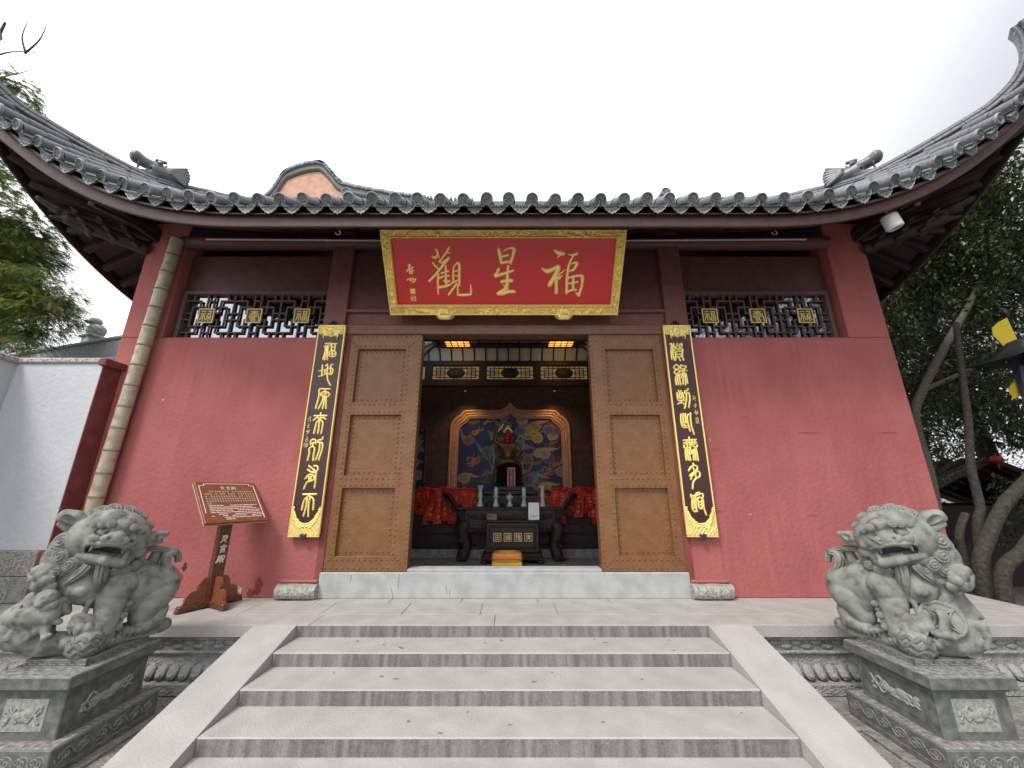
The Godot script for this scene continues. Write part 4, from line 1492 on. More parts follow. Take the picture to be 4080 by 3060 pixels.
func build_couplet(x: float, words: Array, small: Array, label: String, s: float):
	var t := thing("couplet_board", label, "couplet board", Vector3(x, 0.84, 0.06), 0.0, "couplet boards flanking the doors")
	part("board", cuboid(Vector3(0, 1.723, 0), Vector3(0.47, 3.446, 0.06), 0.006), M.lacquer, t)
	var g := Geo.new()
	for e in [[Vector3(0, 3.436, 0.02), Vector3(0.472, 0.022, 0.05)], [Vector3(0, 0.01, 0.02), Vector3(0.472, 0.022, 0.05)], [Vector3(-0.225, 1.723, 0.02), Vector3(0.022, 3.4, 0.05)], [Vector3(0.225, 1.723, 0.02), Vector3(0.022, 3.4, 0.05)]]:
		g.box(e[0], e[1], 0.006)
	part("gilt_border", g, M.gold, t)
	for w in words:
		g = Geo.new()
		brush(g, w, 0.001, 0.032, 0.5)
		part("character", g, M.gold, t, at(0, 0, 0.03))
	g = Geo.new()
	brush(g, small[0], 0.001, 0.009, 0.4)
	part("inscription", g, M.gold_paint, t, at(0, 0, 0.03))
	# beast mask at the head
	var n := noise(411, 26.0, 2)
	var rows := []
	for j in 22:
		var v := j / 21.0
		var row := PackedVector3Array()
		for i in 45:
			var u := i / 22.0 - 1.0
			var low := -0.125 - 0.075 * pow(maxf(0.0, cos(u * PI * 0.5)), 0.8) - 0.012 * cos(u * 14.0)
			var y := lerpf(0.0, low, v)
			var px := u * 0.215
			var z := 0.012 + 0.03 * maxf(0.0, 0.2 + n.get_noise_2d(absf(px), y))
			for b in [[0.0, -0.135, 0.045, 0.05], [0.1, -0.09, 0.035, 0.03], [0.0, -0.05, 0.04, 0.03], [0.16, -0.1, 0.03, 0.025], [0.09, -0.15, 0.04, 0.02]]:
				var d: float = Vector2(absf(px) - b[0], y - b[1]).length() / b[2]
				if d < 1.0: z = maxf(z, 0.012 + b[3] * sqrt(1.0 - d * d))
			if j == 21 or i == 0 or i == 44: z = 0.0
			row.push_back(Vector3(px, y, z))
		rows.push_back(row)
	g = Geo.new()
	g.grid(rows, false, true)
	for e in [-1.0, 1.0]:
		g.tube(smooth_path([Vector3(e * 0.115, -0.16, 0.02), Vector3(e * 0.125, -0.2, 0.02), Vector3(e * 0.105, -0.245, 0.01)], 3), [0.016, 0.014, 0.012, 0.01, 0.008, 0.005, 0.003], 8)
	part("beast_mask", g, M.gold, t, at(0, 3.425, 0.03))
	# gilt openwork at the foot: a bed with a U cut, beads along the cut, a lattice below
	var poly := PackedVector2Array([Vector2(-0.214, 0.02), Vector2(0.214, 0.02)])
	for i in 21:
		var u := 1.0 - i / 10.0
		poly.push_back(Vector2(u * 0.214, 0.195 + 0.235 * pow(absf(u), 2.6)))
	g = Geo.new()
	g.prism(poly, 0.0, 0.012)
	part("gilt_foot", g, M.gold_paint, t, at(0, 0, 0.03))
	var rng := RandomNumberGenerator.new()
	rng.seed = 17
	g = Geo.new()
	for i in 41:
		var u := 1.0 - i / 20.0
		for k in 3:
			var y := 0.195 + 0.235 * pow(absf(u), 2.6) - 0.012 - k * 0.032
			if y < 0.13: continue
			var r := rng.randf_range(0.012, 0.022)
			g.ball(Vector3(u * 0.205 + rng.randf_range(-0.006, 0.006), y, 0.042), Vector3(r, r, 0.016), 8, 5)
	part("gilt_clouds", g, M.gold, t)
	for k in 9:
		var x0 := -0.24 + 0.058 * k
		var a := Vector2(x0, 0.15)
		var b := Vector2(x0 + 0.1, 0.025)
		a.x = clampf(a.x, -0.212, 0.212)
		g = Geo.new()
		g.bar(Vector3(a.x if s < 0 else -a.x, a.y, 0.046), Vector3(clampf(b.x, -0.212, 0.212) if s < 0 else -clampf(b.x, -0.212, 0.212), b.y, 0.046), 0.014, 0.014, 0.004, Vector3.BACK)
		part("gilt_slat", g, M.gold, t)
	# iron hanger above and clip below
	g = Geo.new()
	for b in [[0.0, 3.52, 0.03], [-0.035, 3.495, 0.024], [0.035, 3.495, 0.024], [-0.07, 3.472, 0.022], [0.07, 3.472, 0.022], [0.0, 3.48, 0.03]]:
		g.tube([Vector3(b[0], b[1], -0.015), Vector3(b[0], b[1], 0.012)], b[2], 10)
	part("iron_hanger", g, M.iron, t)
	g = Geo.new()
	for b in [[0.0, 0.02, 0.036], [-0.032, 0.026, 0.026], [0.032, 0.026, 0.026], [-0.02, -0.005, 0.024], [0.02, -0.005, 0.024], [0.0, -0.03, 0.02]]:
		g.ball(Vector3(b[0], b[1], 0.04), Vector3(b[2], b[2], 0.022), 10, 6)
	part("iron_clip", g, M.iron, t)
const PLAQUE_GUAN := "-1083 1063 37, -1067 1016 31, -1061 975 25, -1048 936 19; -1162 963 19, -1114 939 44, -1067 987 25; -872 1102 22, -920 1028 31, -1002 927 22, -1050 879 28; -908 1016 19, -871 1010 25; -1050 879 28, -989 843 25; -1013 861 19, -967 891 16, -921 921 19; -892 933 44, -984 831 38, -1059 745 35, -1143 653 35, -1240 566 32; -1155 861 25, -1130 813 25, -1089 776 19, -1059 752 19; -1094 794 13, -1082 831 6; -1084 678 32, -1098 528 32, -1105 351 23; -950 806 28, -956 684 29, -959 591 38, -960 528 45; -1032 690 25, -908 730 25; -1076 610 32, -984 647 22, -900 653 22; -1001 579 19, -951 554 32, -899 572 26; -1080 465 39, -982 478 39, -883 513 26; -825 782 19, -834 684 29, -842 554 29, -869 535 26; -825 788 19, -755 855 28, -725 825 38, -734 653 38, -742 503 39; -820 721 22, -749 736 22; -817 653 16, -747 647 22; -856 538 26, -810 560 22, -757 579 22; -786 522 29, -856 434 29, -926 344 33; -768 497 26, -776 363 26, -757 338 36, -581 344 39, -554 370 32, -551 440 29, -555 516 8"
const PLAQUE_XING := "-80 1077 37, -63 1002 58, -37 856 43; 2 1043 18, 88 1083 27, 170 1077 49, 155 991 46, 112 850 37; -29 956 37, 69 979 37; -43 850 31, 31 868 37, 106 879 37; -81 760 44, -107 706 37, -145 646 44, -39 676 44, 55 700 37, 155 736 37; 75 808 34, 62 694 41, 58 573 47, 54 511 57, 16 430 51, -86 374 45; -40 554 44, 42 573 44, 130 573 57; -21 523 11, 4 486 8; 61 511 38, 60 393 32; -93 362 57, -10 362 54, 86 393 54, 181 393 45"
const PLAQUE_FU := "827 1049 43, 889 1014 67, 964 1002 67; 916 979 31, 863 932 5; 624 773 19, 716 725 69, 814 761 56, 893 802 56, 895 761 62, 867 694 62, 821 603 63, 762 499 63; 864 628 69, 875 511 51, 882 374 51; 906 664 25, 1008 749 12; 896 616 31, 969 664 9; 903 597 25, 964 640 8; 1053 988 12, 1106 979 31, 1184 1002 49; 1123 956 31, 1082 868 31, 1057 755 37, 1047 603 41, 1051 480 41, 1053 374 45; 1095 844 25, 1193 862 37, 1184 808 43, 1145 749 37, 1090 731 31; 1071 616 31, 1170 646 31, 1276 652 38, 1304 616 50, 1301 480 38, 1260 330 45; 1260 337 38, 1206 374 13; 1152 628 38, 1158 431 38; 1071 521 25, 1226 554 31; 1065 387 32, 1115 412 32, 1209 424 32"
const PLAQUE_SIGNATURE := "-1558 819 26, -1532 824 31, -1552 774 29, -1592 724 24; -1560 749 24, -1512 764 26; -1509 789 16, -1485 792 18, -1518 749 18, -1478 734 16; -1542 724 26, -1506 719 26, -1519 691 26, -1545 691 26, -1547 729 26; -1604 586 21, -1538 612 18, -1558 573 21; -1505 627 13, -1509 581 16, -1519 534 13; -1553 571 16, -1508 594 18, -1465 599 21, -1467 581 21, -1499 550 21"
const PLAQUE_SEAL := "-1556 298 8, -1542 309 8, -1531 288 8, -1555 282 8, -1556 298 8; -1559 277 8, -1532 277 8, -1536 261 8, -1558 261 8, -1558 280 8; -1520 309 8, -1491 312 8; -1516 298 8, -1492 298 8; -1505 298 8, -1510 256 8; -1495 293 8, -1496 256 8; -1517 293 6, -1524 272 6"
const COUPLET_LEFT := [
	"-77 3101, 9 3110; -91 3048, 5 3075; -66 3048, -64 2942, -85 2820; -45 3048, -35 2942, -58 2802; -21 3052, -18 2933, -9 2807; 18 3101, 114 3101; 29 3097, 39 2977; 96 3094, 94 2977; 35 3039, 93 3039; 43 2977, 96 2977; 15 2907, 20 2960, 64 2973, 117 2947, 120 2885, 74 2862, 23 2876, 15 2907; 60 2968, 74 2863; 16 2916, 118 2916",
	"-75 2716, -62 2528; -117 2605, -31 2630; -112 2511, -39 2537; -20 2699, 10 2725, 25 2545; 104 2725, 69 2707, 82 2545; -18 2562, -10 2630, 43 2656, 101 2647, 116 2596, 97 2554; -16 2549, 31 2562, 90 2545; 25 2545, 51 2444, 106 2360",
	"105 2295, -39 2295, -73 2278, -62 2171, -90 1967; 24 2270, 24 2245; -19 2175, -39 2208, -8 2241, 64 2241, 109 2204, 90 2167; -3 2204, 54 2208; 6 2171, 5 2089, -41 1959; 33 2175, 37 2089, 26 1959; 58 2171, 81 1963",
	"8 1891, 17 1767; -92 1843, 108 1847; -97 1767, -45 1815, -6 1787; 22 1787, 50 1815, 100 1787; 8 1775, -41 1728, -59 1555; 4 1775, 6 1649, 3 1555; 12 1775, 60 1735, 64 1649, 57 1555",
	"-84 1377, -92 1431, -65 1458, -17 1446, -5 1388; -67 1392, -23 1408; -53 1404, -49 1346; -102 1127, -88 1240, -99 1308, -57 1346, -15 1320, -17 1225, -14 1127; 93 1493, 89 1462, 30 1446, 30 1415, 66 1408, 100 1396, 109 1316, 76 1134; 59 1400, 60 1278, 27 1134",
	"-66 1045, 64 956; -77 989, -27 956, 51 939; 14 1045, 60 1041, 85 996, 66 945, 69 813, 68 711; -94 849, -57 900, 3 908, 37 878, 36 834, -6 813, -63 791, -94 697; -42 878, -31 827; -4 878, -8 827",
	"-93 614, 111 618; 2 596, -63 532, -82 391; -21 553, -24 419, -43 300; 21 568, 15 454, 31 293; 3 589, 77 539, 91 391",
]
const COUPLET_RIGHT := [
	"-151 3092, -121 3099, -145 2960, -145 2820; -103 3075, -115 2933, -105 2802; -80 3106, -85 3039, -54 3035, -16 3106; 4 3066, 46 3106, 56 3083, 42 3043, 5 3039; -85 2977, -66 3004, -16 3008; -9 2995, 26 3010, 61 2995, 51 2942; -81 2942, -25 2964; -5 2960, 50 2973; -65 2942, -83 2802; -52 2907, 22 2907, 9 2870, -50 2859; -29 2859, -20 2833, -4 2794; 43 2942, 41 2863, 50 2802",
	"-86 2725, -128 2682, -116 2643, -58 2647, -45 2690, -86 2725; -93 2630, -129 2596, -117 2566, -50 2579, -46 2613, -93 2630; -93 2558, -123 2477, -123 2368; -76 2554, -92 2460, -87 2368; -60 2554, -56 2460, -51 2368; -5 2716, -16 2656, 57 2656, 78 2695, 6 2703; -30 2613, 85 2617; 43 2639, 7 2579, -39 2537; 31 2579, -28 2490; 46 2571, 4 2486, -10 2376; 49 2562, 30 2368; 62 2562, 69 2393",
	"-102 2270, -81 2245, -54 2266; -127 2229, -127 2130, -107 2097; -79 2245, -96 2171, -85 2134, -62 2151, -55 2229; -36 2230, -27 2130, -51 2096; -115 2097, -27 2097; -72 2089, -76 2057; -133 2042, -79 2061, -30 2039; 62 2299, 51 2274, 5 2258, 0 2221, 32 2221; 27 2212, 8 2089, -35 1963; 33 2229, 67 2225, 73 2130, 38 1984",
	"-106 1871, -118 1767, -103 1664, -35 1653; -69 1879, -83 1735; -34 1879, -44 1735; -104 1728, -37 1728; -88 1696, -39 1680; 50 1891, 52 1871, 2 1855, -12 1767, -2 1664, 9 1594; 46 1855, 40 1688, 68 1543",
	"-20 1493, -24 1458; -115 1445, 88 1458; -116 1400, 89 1408; -65 1442, -75 1377; -22 1446, -29 1377; 21 1450, 12 1377; 65 1454, 59 1385; -117 1365, -114 1323, -44 1330; -65 1377, -65 1335; -6 1385, -22 1308, 8 1228; 24 1377, 42 1337, 80 1339, 92 1368; -101 1301, -109 1210, -107 1134; -75 1301, -78 1210, -72 1134; -44 1297, -48 1210, -42 1130; 33 1301, -26 1232; 20 1285, 8 1134; 46 1301, 42 1134; 69 1308, 79 1127",
	"-7 1082, -6 1055; -93 972, -46 1027, 13 1051, 51 1027, 36 980, 11 972; -83 893, -25 940, 50 964, 78 933, 63 878, 12 855, -44 792, -64 700; -74 839, -47 897, 15 936; -16 1011, 1 956; 5 925, 9 862",
	"-103 609, -97 563, -42 563, -36 609; -90 590, -46 592; -93 533, -105 443, -91 368, -36 368; -64 548, -73 413; -36 548, -46 413, -43 379; -18 628, 32 643; -17 601, 77 624, 77 571; -21 540, 22 571, 73 540; 0 525, -5 428, 24 405, 41 420, 56 525; 21 503, 49 503; 8 461, 45 461; 74 533, 72 413, 94 316",
]
const COUPLET_LEFT_SMALL := [
	"-165 1831, -143 1815; -192 1799, -146 1807; -172 1783, -145 1775, -147 1735; -185 1775, -173 1751; -171 1712, -153 1696; -186 1676, -156 1688; -178 1653, -147 1649; -172 1688, -170 1649; -192 1586, -161 1609, -165 1563; -164 1609, -133 1609, -170 1539; -184 1586, -142 1586; -165 1508, -154 1485; -183 1469, -142 1485; -177 1454, -142 1454, -146 1427, -177 1431, -177 1454; -191 1394, -137 1394, -138 1348, -188 1348, -191 1394; -177 1377, -147 1381, -152 1362, -174 1360",
]
const COUPLET_RIGHT_SMALL := [
	"132 2188, 132 2130, 118 2110; 149 2163, 172 2159; 121 2134, 170 2142; 147 2146, 163 2089; 133 2040, 165 2044, 146 2020, 149 1984, 129 1979; 117 2008, 178 2020; 148 1943, 122 1895; 137 1919, 134 1871; 147 1903, 179 1907, 172 1883, 148 1883, 147 1903; 166 1927, 153 1859; 123 1811, 167 1819; 133 1799, 165 1803, 163 1759, 127 1755, 133 1799; 134 1779, 162 1779; 166 1751, 123 1724; 125 1735, 181 1720",
]

# ------------------------------------------------------------------ inside the hall
func lamp_light(at_: Vector3, energy: float, c: Color, size: float) -> OmniLight3D:
	var l := OmniLight3D.new()
	l.name = numbered("lamp_light", self)
	l.light_energy = energy
	l.light_color = c
	l.light_size = size
	l.omni_range = 14.0
	l.omni_attenuation = 2.0
	l.shadow_enabled = true
	add_child(l)
	l.position = at_
	return l

func build_interior():
	# room shell
	part("inner_floor", cuboid(Vector3(0, -0.06, -2.9), Vector3(12.6, 0.1, 5.0)), M.grey_stone, hall)
	part("back_wall", cuboid(Vector3(0, 3.0, -5.35), Vector3(12.7, 6.4, 0.3)), M.inner_wall, hall)
	part("ceiling", cuboid(Vector3(0, 5.72, -2.8), Vector3(12.6, 0.12, 4.8)), M.inner_dark, hall)
	part("dais", cuboid(Vector3(0, 0.085, -4.4), Vector3(12.6, 0.19, 1.8), 0.01), M.grey_stone, hall)
	for s in [-1.0, 1.0]:
		part("inner_partition", cuboid(Vector3(s * 3.3, 3.0, -3.0), Vector3(0.12, 6.0, 4.6)), M.inner_wall, hall)
	# coved ceiling: pale panels between dark ribs, back and both sides
	var cove := Geo.new()
	var ribs := []
	var curve := func(t: float) -> Vector2: return Vector2(0.42 * (1.0 - cos(t * PI * 0.5)), 0.34 * sin(t * PI * 0.5))
	var rows := []
	for j in 7:
		var q: Vector2 = curve.call(j / 6.0)
		rows.push_back(PackedVector3Array([Vector3(-2.45 + q.x, 5.16 + q.y, -0.5), Vector3(-2.45 + q.x, 5.16 + q.y, -4.33 + q.x), Vector3(2.45 - q.x, 5.16 + q.y, -4.33 + q.x), Vector3(2.45 - q.x, 5.16 + q.y, -0.5)]))
	for k in 3:
		var sub := []
		for r in rows: sub.push_back(PackedVector3Array([r[k], r[k + 1]]))
		cove.grid(sub)
	var cp := part("cove", cove, M.cove_panel, hall)
	for k in 15:
		var x := -2.31 + 0.33 * k
		var p := []
		for j in 5:
			var q: Vector2 = curve.call(j / 4.0)
			p.push_back(Vector3(clampf(x, -2.45 + q.x, 2.45 - q.x), 5.15 + q.y, -4.31 + q.x))
		var g := Geo.new()
		g.tube(p, 0.022, 6)
		part("cove_rib", g, M.inner_dark, cp)
	for s in [-1.0, 1.0]:
		for k in 11:
			var z := -4.1 + 0.33 * k
			var p := []
			for j in 5:
				var q: Vector2 = curve.call(j / 4.0)
				p.push_back(Vector3(s * (2.43 - q.x), 5.15 + q.y, maxf(z, -4.31 + q.x)))
			var g := Geo.new()
			g.tube(p, 0.022, 6)
			part("cove_rib", g, M.inner_dark, cp)
	var rim := Geo.new()
	rim.bar(Vector3(-2.03, 5.47, -3.9), Vector3(2.03, 5.47, -3.9), 0.1, 0.12, 0.01)
	for s in [-1.0, 1.0]: rim.bar(Vector3(s * 2.03, 5.47, -3.9), Vector3(s * 2.03, 5.47, -0.5), 0.1, 0.12, 0.01)
	for k in 8: rim.bar(Vector3(-1.9 + 0.55 * k, 5.52, -3.85), Vector3(-1.9 + 0.55 * k, 5.52, -0.5), 0.06, 0.08)
	for k in 6: rim.bar(Vector3(-2.0, 5.52, -3.45 + 0.55 * k), Vector3(2.0, 5.52, -3.45 + 0.55 * k), 0.06, 0.08)
	part("ceiling_grid", rim, M.inner_dark, cp)
	part("ceiling_bed", cuboid(Vector3(0, 5.6, -2.2), Vector3(4.1, 0.04, 3.5)), M.cove_panel, cp)
	# two square lanterns let into the ceiling, glowing amber
	for x in [-1.38, 1.45]:
		var t := thing("ceiling_lantern", "glowing amber lattice ceiling lantern inside the hall, " + ("nearer the left door leaf" if x < 0 else "nearer the right door leaf"), "lantern", Vector3(x, 5.4, -3.5), 0.0, "ceiling lanterns")
		var f := Geo.new()
		for i in 5: f.bar(Vector3(-0.34 + 0.17 * i, 0, -0.3), Vector3(-0.34 + 0.17 * i, 0, 0.3), 0.02, 0.05)
		for i in 5: f.bar(Vector3(-0.35, 0, -0.28 + 0.14 * i), Vector3(0.35, 0, -0.28 + 0.14 * i), 0.02, 0.046)
		part("lantern_frame", f, M.inner_dark, t)
		for i in 4:
			for j in 4: part("lantern_pane", cuboid(Vector3(-0.255 + 0.17 * i, 0.006, -0.21 + 0.14 * j), Vector3(0.15, 0.012, 0.12)), M.lantern_glow, t)
		lamp_light(Vector3(x, 5.28, -3.5), 0.16, Color(1.0, 0.72, 0.38), 0.25)
	# a small cool lamp lying on the left ledge of the cove
	var cl := thing("cove_lamp", "small cool white lamp tube on the left ledge of the coved ceiling", "lamp", Vector3(-2.3, 5.2, -3.2))
	var tb := Geo.new()
	tb.tube([Vector3(0, 0, -0.25), Vector3(0, 0, 0.25)], 0.02, 8)
	part("tube", tb, M.cool_glow, cl)
	lamp_light(Vector3(-2.24, 5.25, -3.2), 0.14, Color(0.8, 0.92, 1.0), 0.2)
	# frieze with three fretted panels
	var fz := part("frieze", cuboid(Vector3(0, 5.09, -4.36), Vector3(6.5, 0.14, 0.16), 0.01), M.inner_dark, hall)
	part("frieze_rail", cuboid(Vector3(0, 4.5, -4.36), Vector3(6.5, 0.2, 0.16), 0.01), M.inner_dark, fz)
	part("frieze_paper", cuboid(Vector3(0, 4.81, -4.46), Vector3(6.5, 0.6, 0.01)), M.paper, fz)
	for k in 3:
		var cx := -1.52 + 1.57 * k
		part("frieze_post", cuboid(Vector3(cx - 0.785, 4.81, -4.36), Vector3(0.2, 0.44, 0.14), 0.008), M.inner_dark, fz)
		if k == 2: part("frieze_post", cuboid(Vector3(cx + 0.785, 4.81, -4.36), Vector3(0.2, 0.44, 0.14), 0.008), M.inner_dark, fz)
		var oval := Geo.new()
		oval.ball(Vector3(cx, 4.81, -4.37), Vector3(0.27, 0.16, 0.05), 20, 8)
		part("frieze_oval", oval, M.inner_dark, fz)
		var g := Geo.new()
		var W := 0.68
		var H := 0.205
		for e in [-1.0, 1.0]:
			for l in [[W, -H, W, H], [0.45, -H, 0.45, H], [0.32, -H, 0.32, H], [0.16, 0.12, 0.16, H], [0.57, -0.13, 0.57, 0.13], [0.05, -H, 0.05, -0.14], [0.05, 0.14, 0.05, H]]:
				g.bar(Vector3(cx + e * l[0], 4.81 + l[1], -4.38), Vector3(cx + e * l[2], 4.81 + l[3], -4.38), 0.022, 0.03, 0.0, Vector3.BACK)
			for l in [[0.32, 0.13, 0.6, 0.13], [0.32, -0.13, 0.6, -0.13], [0.25, 0.0, 0.6, 0.0], [0.45, 0.06, W, 0.06], [0.45, -0.06, W, -0.06], [0.0, 0.14, 0.32, 0.14], [0.0, -0.14, 0.32, -0.14]]:
				g.bar(Vector3(cx + e * l[0], 4.81 + l[1], -4.381), Vector3(cx + e * l[2], 4.81 + l[3], -4.381), 0.03, 0.022)
			g.tube(ring_points(Vector3(cx + e * 0.385, 4.81, -4.375), 0.065), 0.012, 6)
		part("frieze_fret", g, M.inner_dark, fz)
	# the niche wall: moulded copper coloured frame round a painted panel
	build_mural()
	build_altar()

func ring_points(c: Vector3, r: float) -> Array:
	var p := []
	for i in 17: p.push_back(c + Vector3(cos(TAU * i / 16.0) * r, sin(TAU * i / 16.0) * r, 0))
	return p

func niche_outline(inset: float) -> PackedVector2Array:
	# half outline from the tip down the right side, mirrored
	var k := inset
	var half := [Vector2(0.0, 4.1 - k * 1.25), Vector2(0.06, 4.02 - k * 1.2), Vector2(0.16, 3.93 - k * 1.1), Vector2(0.34, 3.87 - k), Vector2(1.25 - k * 0.5, 3.87 - k), Vector2(1.42 - k * 0.7, 3.83 - k), Vector2(1.5 - k * 0.8, 3.73 - k * 0.95), Vector2(1.6 - k * 0.9, 3.67 - k * 0.9), Vector2(1.71 - k, 3.57 - k * 0.8), Vector2(1.78 - k, 3.38 - k * 0.6), Vector2(1.79 - k, 3.1), Vector2(1.79 - k, 1.0)]
	var p := PackedVector2Array()
	for i in range(half.size() - 1, 0, -1): p.push_back(Vector2(-half[i].x, half[i].y))
	for q in half: p.push_back(q)
	return p

func build_mural():
	var mat := plain("mural_paint", Color.WHITE, 0.5)
	mat.albedo_texture = ImageTexture.create_from_image(mural_image())
	var t := thing("niche_mural", "blue mural of coloured clouds and flames in a moulded copper coloured arch frame", "mural", Vector3(0.05, 0, -5.2))
	# the painting: a flat sheet, its picture laid on by position
	var g := Geo.new()
	var poly := niche_outline(0.25)
	var tri := Geometry2D.triangulate_polygon(poly)
	for i in range(0, tri.size(), 3):
		var a := []
		for j in 3: a.push_back(Vector3(poly[tri[i + j]].x, poly[tri[i + j]].y, 0.012))
		g.fan(a, Vector3.BACK)
	for i in g.v.size(): g.uv[i] = Vector2((g.v[i].x + 1.6) / 3.2, (3.8 - g.v[i].y) / 2.8)
	part("painting", g, mat, t)
	for m in [[0.03, 0.05, 0.05], [0.11, 0.045, 0.045], [0.18, 0.05, 0.035], [0.235, 0.03, 0.03]]:
		var q := niche_outline(m[0])
		var p := []
		for v in q: p.push_back(Vector3(v.x, v.y, m[2]))
		g = Geo.new()
		var path := smooth_path(p, 3)
		g.tube(path, m[1], 10)
		part("frame_moulding", g, M.copper_frame, t)
	# the neighbouring panel to the left, of which a strip shows
	t = thing("side_mural", "narrow strip of blue cloud mural seen past the left door leaf", "mural", Vector3(-3.0, 0, -5.2))
	g = Geo.new()
	g.quad(Vector3(-0.2, 1.0, 0.01), Vector3(0.5, 1.0, 0.01), Vector3(0.5, 3.3, 0.01), Vector3(-0.2, 3.3, 0.01), Vector3.BACK)
	for i in g.v.size(): g.uv[i] = Vector2((g.v[i].x + 1.0) / 3.2, (3.8 - g.v[i].y) / 2.8)
	part("painting", g, mat, t)
	g = Geo.new()
	g.tube(smooth_path([Vector3(0.56, 1.0, 0.03), Vector3(0.56, 3.1, 0.03), Vector3(0.44, 3.34, 0.03), Vector3(-0.25, 3.4, 0.03)], 5), 0.06, 10)
	part("frame_moulding", g, M.inner_wall, t)
	# spots over the niche that wash the frame
	for x in [-1.25, 1.35]:
		var fx := thing("spot_lamp", "small spot lamp under the frieze aimed at the niche frame, " + ("on the left" if x < 0 else "on the right"), "lamp", Vector3(x, 4.36, -4.5), 0.0, "niche spot lamps")
		g = Geo.new()
		g.tube([Vector3(0, 0.06, 0.03), Vector3(0, -0.03, -0.04)], 0.035, 10)
		part("housing", g, M.inner_dark, fx)
		g = Geo.new()
		g.tube([Vector3(0, -0.031, -0.041), Vector3(0, -0.036, -0.046)], 0.028, 10)
		part("lens", g, M.lantern_glow, fx)
		var sp := SpotLight3D.new()
		sp.name = numbered("spot_light", self)
		sp.light_energy = 0.5
		sp.light_color = Color(1.0, 0.78, 0.55)
		sp.light_size = 0.05
		sp.spot_angle = 52.0
		sp.spot_range = 9.0
		sp.spot_attenuation = 2.0
		sp.shadow_enabled = true
		add_child(sp)
		sp.position = Vector3(x, 4.3, -4.57)
		sp.look_at_from_position(sp.position, Vector3(x * 1.0, 2.6, -5.15), Vector3.BACK)

func dab(im: Image, cx: float, cy: float, r: float, c: Color, edge: Color):
	for y in range(maxi(0, int(cy - r)), mini(im.get_height(), int(cy + r) + 2)):
		for x in range(maxi(0, int(cx - r)), mini(im.get_width(), int(cx + r) + 2)):
			var d := Vector2(x - cx, y - cy).length() / r
			if d <= 1.0: im.set_pixel(x, y, edge if d > 0.84 else c)

func swirl(im: Image, cx: float, cy: float, r: float, c: Color, turns := 2.0, turn := 0.0):
	var n := int(r * 9.0 * turns)
	for i in n:
		var t := i / float(n)
		var a := turn + t * TAU * turns
		im.set_pixelv(Vector2i(clampi(int(cx + cos(a) * r * t), 0, im.get_width() - 1), clampi(int(cy + sin(a) * r * t), 0, im.get_height() - 1)), c)

# a painted panel: clouds, streaming ribbons of cloud and tongues of flame on blue
func mural_image() -> Image:
	var w := 512
	var h := 448
	var im := Image.create(w, h, false, Image.FORMAT_RGB8)
	im.fill(Color(0.1, 0.17, 0.38))
	var rng := RandomNumberGenerator.new()
	rng.seed = 12
	var flame := [Color(0.62, 0.42, 0.2), Color(0.5, 0.2, 0.18), Color(0.72, 0.5, 0.26)]
	for k in 46:
		var p := Vector2(rng.randf_range(20, w - 20), rng.randf_range(20, h - 10))
		var c: Color = flame[k % 3]
		for s in 4:
			var q := p + Vector2(rng.randf_range(-16, 16), rng.randf_range(-8, 8))
			for i in 30:
				var t := i / 29.0
				var z := q + Vector2(t * 44.0 + sin(t * 9.0 + s) * 5.0, -t * 30.0 + cos(t * 8.0 + s) * 5.0)
				dab(im, z.x, z.y, 3.6 * (1.0 - t) + 0.7, c, c.darkened(0.25))
		swirl(im, p.x - 6, p.y + 4, 10, flame[2], 2.2, k)
	var tones := [Color(0.62, 0.5, 0.52), Color(0.5, 0.48, 0.62), Color(0.75, 0.6, 0.55), Color(0.45, 0.66, 0.58), Color(0.82, 0.75, 0.28), Color(0.58, 0.55, 0.7), Color(0.5, 0.65, 0.78), Color(0.72, 0.66, 0.42), Color(0.3, 0.5, 0.42), Color(0.8, 0.7, 0.64)]
	for k in 44:
		var p := Vector2(rng.randf_range(10, w - 10), rng.randf_range(10, h - 10))
		var c: Color = tones[rng.randi_range(0, 9)]
		c = c.darkened(rng.randf_range(0.15, 0.4))
		var edge := c.lightened(0.22)
		var ink := c.darkened(0.3)
		# tail of the cloud
		var dir := Vector2(rng.randf_range(0.5, 1.0) * (1.0 if rng.randf() < 0.6 else -1.0), rng.randf_range(-0.9, 0.3)).normalized()
		for i in 26:
			var t := i / 25.0
			var z := p + dir * t * 74.0 + dir.orthogonal() * sin(t * 5.0) * 8.0
			dab(im, z.x, z.y, lerpf(13.0, 2.0, t), c, edge)
		for i in range(3, 26):
			var t := i / 25.0
			var z := p + dir * t * 70.0 + dir.orthogonal() * (sin(t * 5.0) * 8.0)
			im.set_pixelv(Vector2i(clampi(int(z.x), 0, w - 1), clampi(int(z.y), 0, h - 1)), ink)
		for i in 9:
			var a := TAU * i / 9.0
			dab(im, p.x + cos(a) * 17.0, p.y + sin(a) * 13.0, rng.randf_range(9, 13), c, edge)
		dab(im, p.x, p.y, 17, c, c)
		for i in 4:
			var a := TAU * i / 4.0 + k
			swirl(im, p.x + cos(a) * 12.0, p.y + sin(a) * 9.0, 8.5, ink, 1.8, a)
	return im

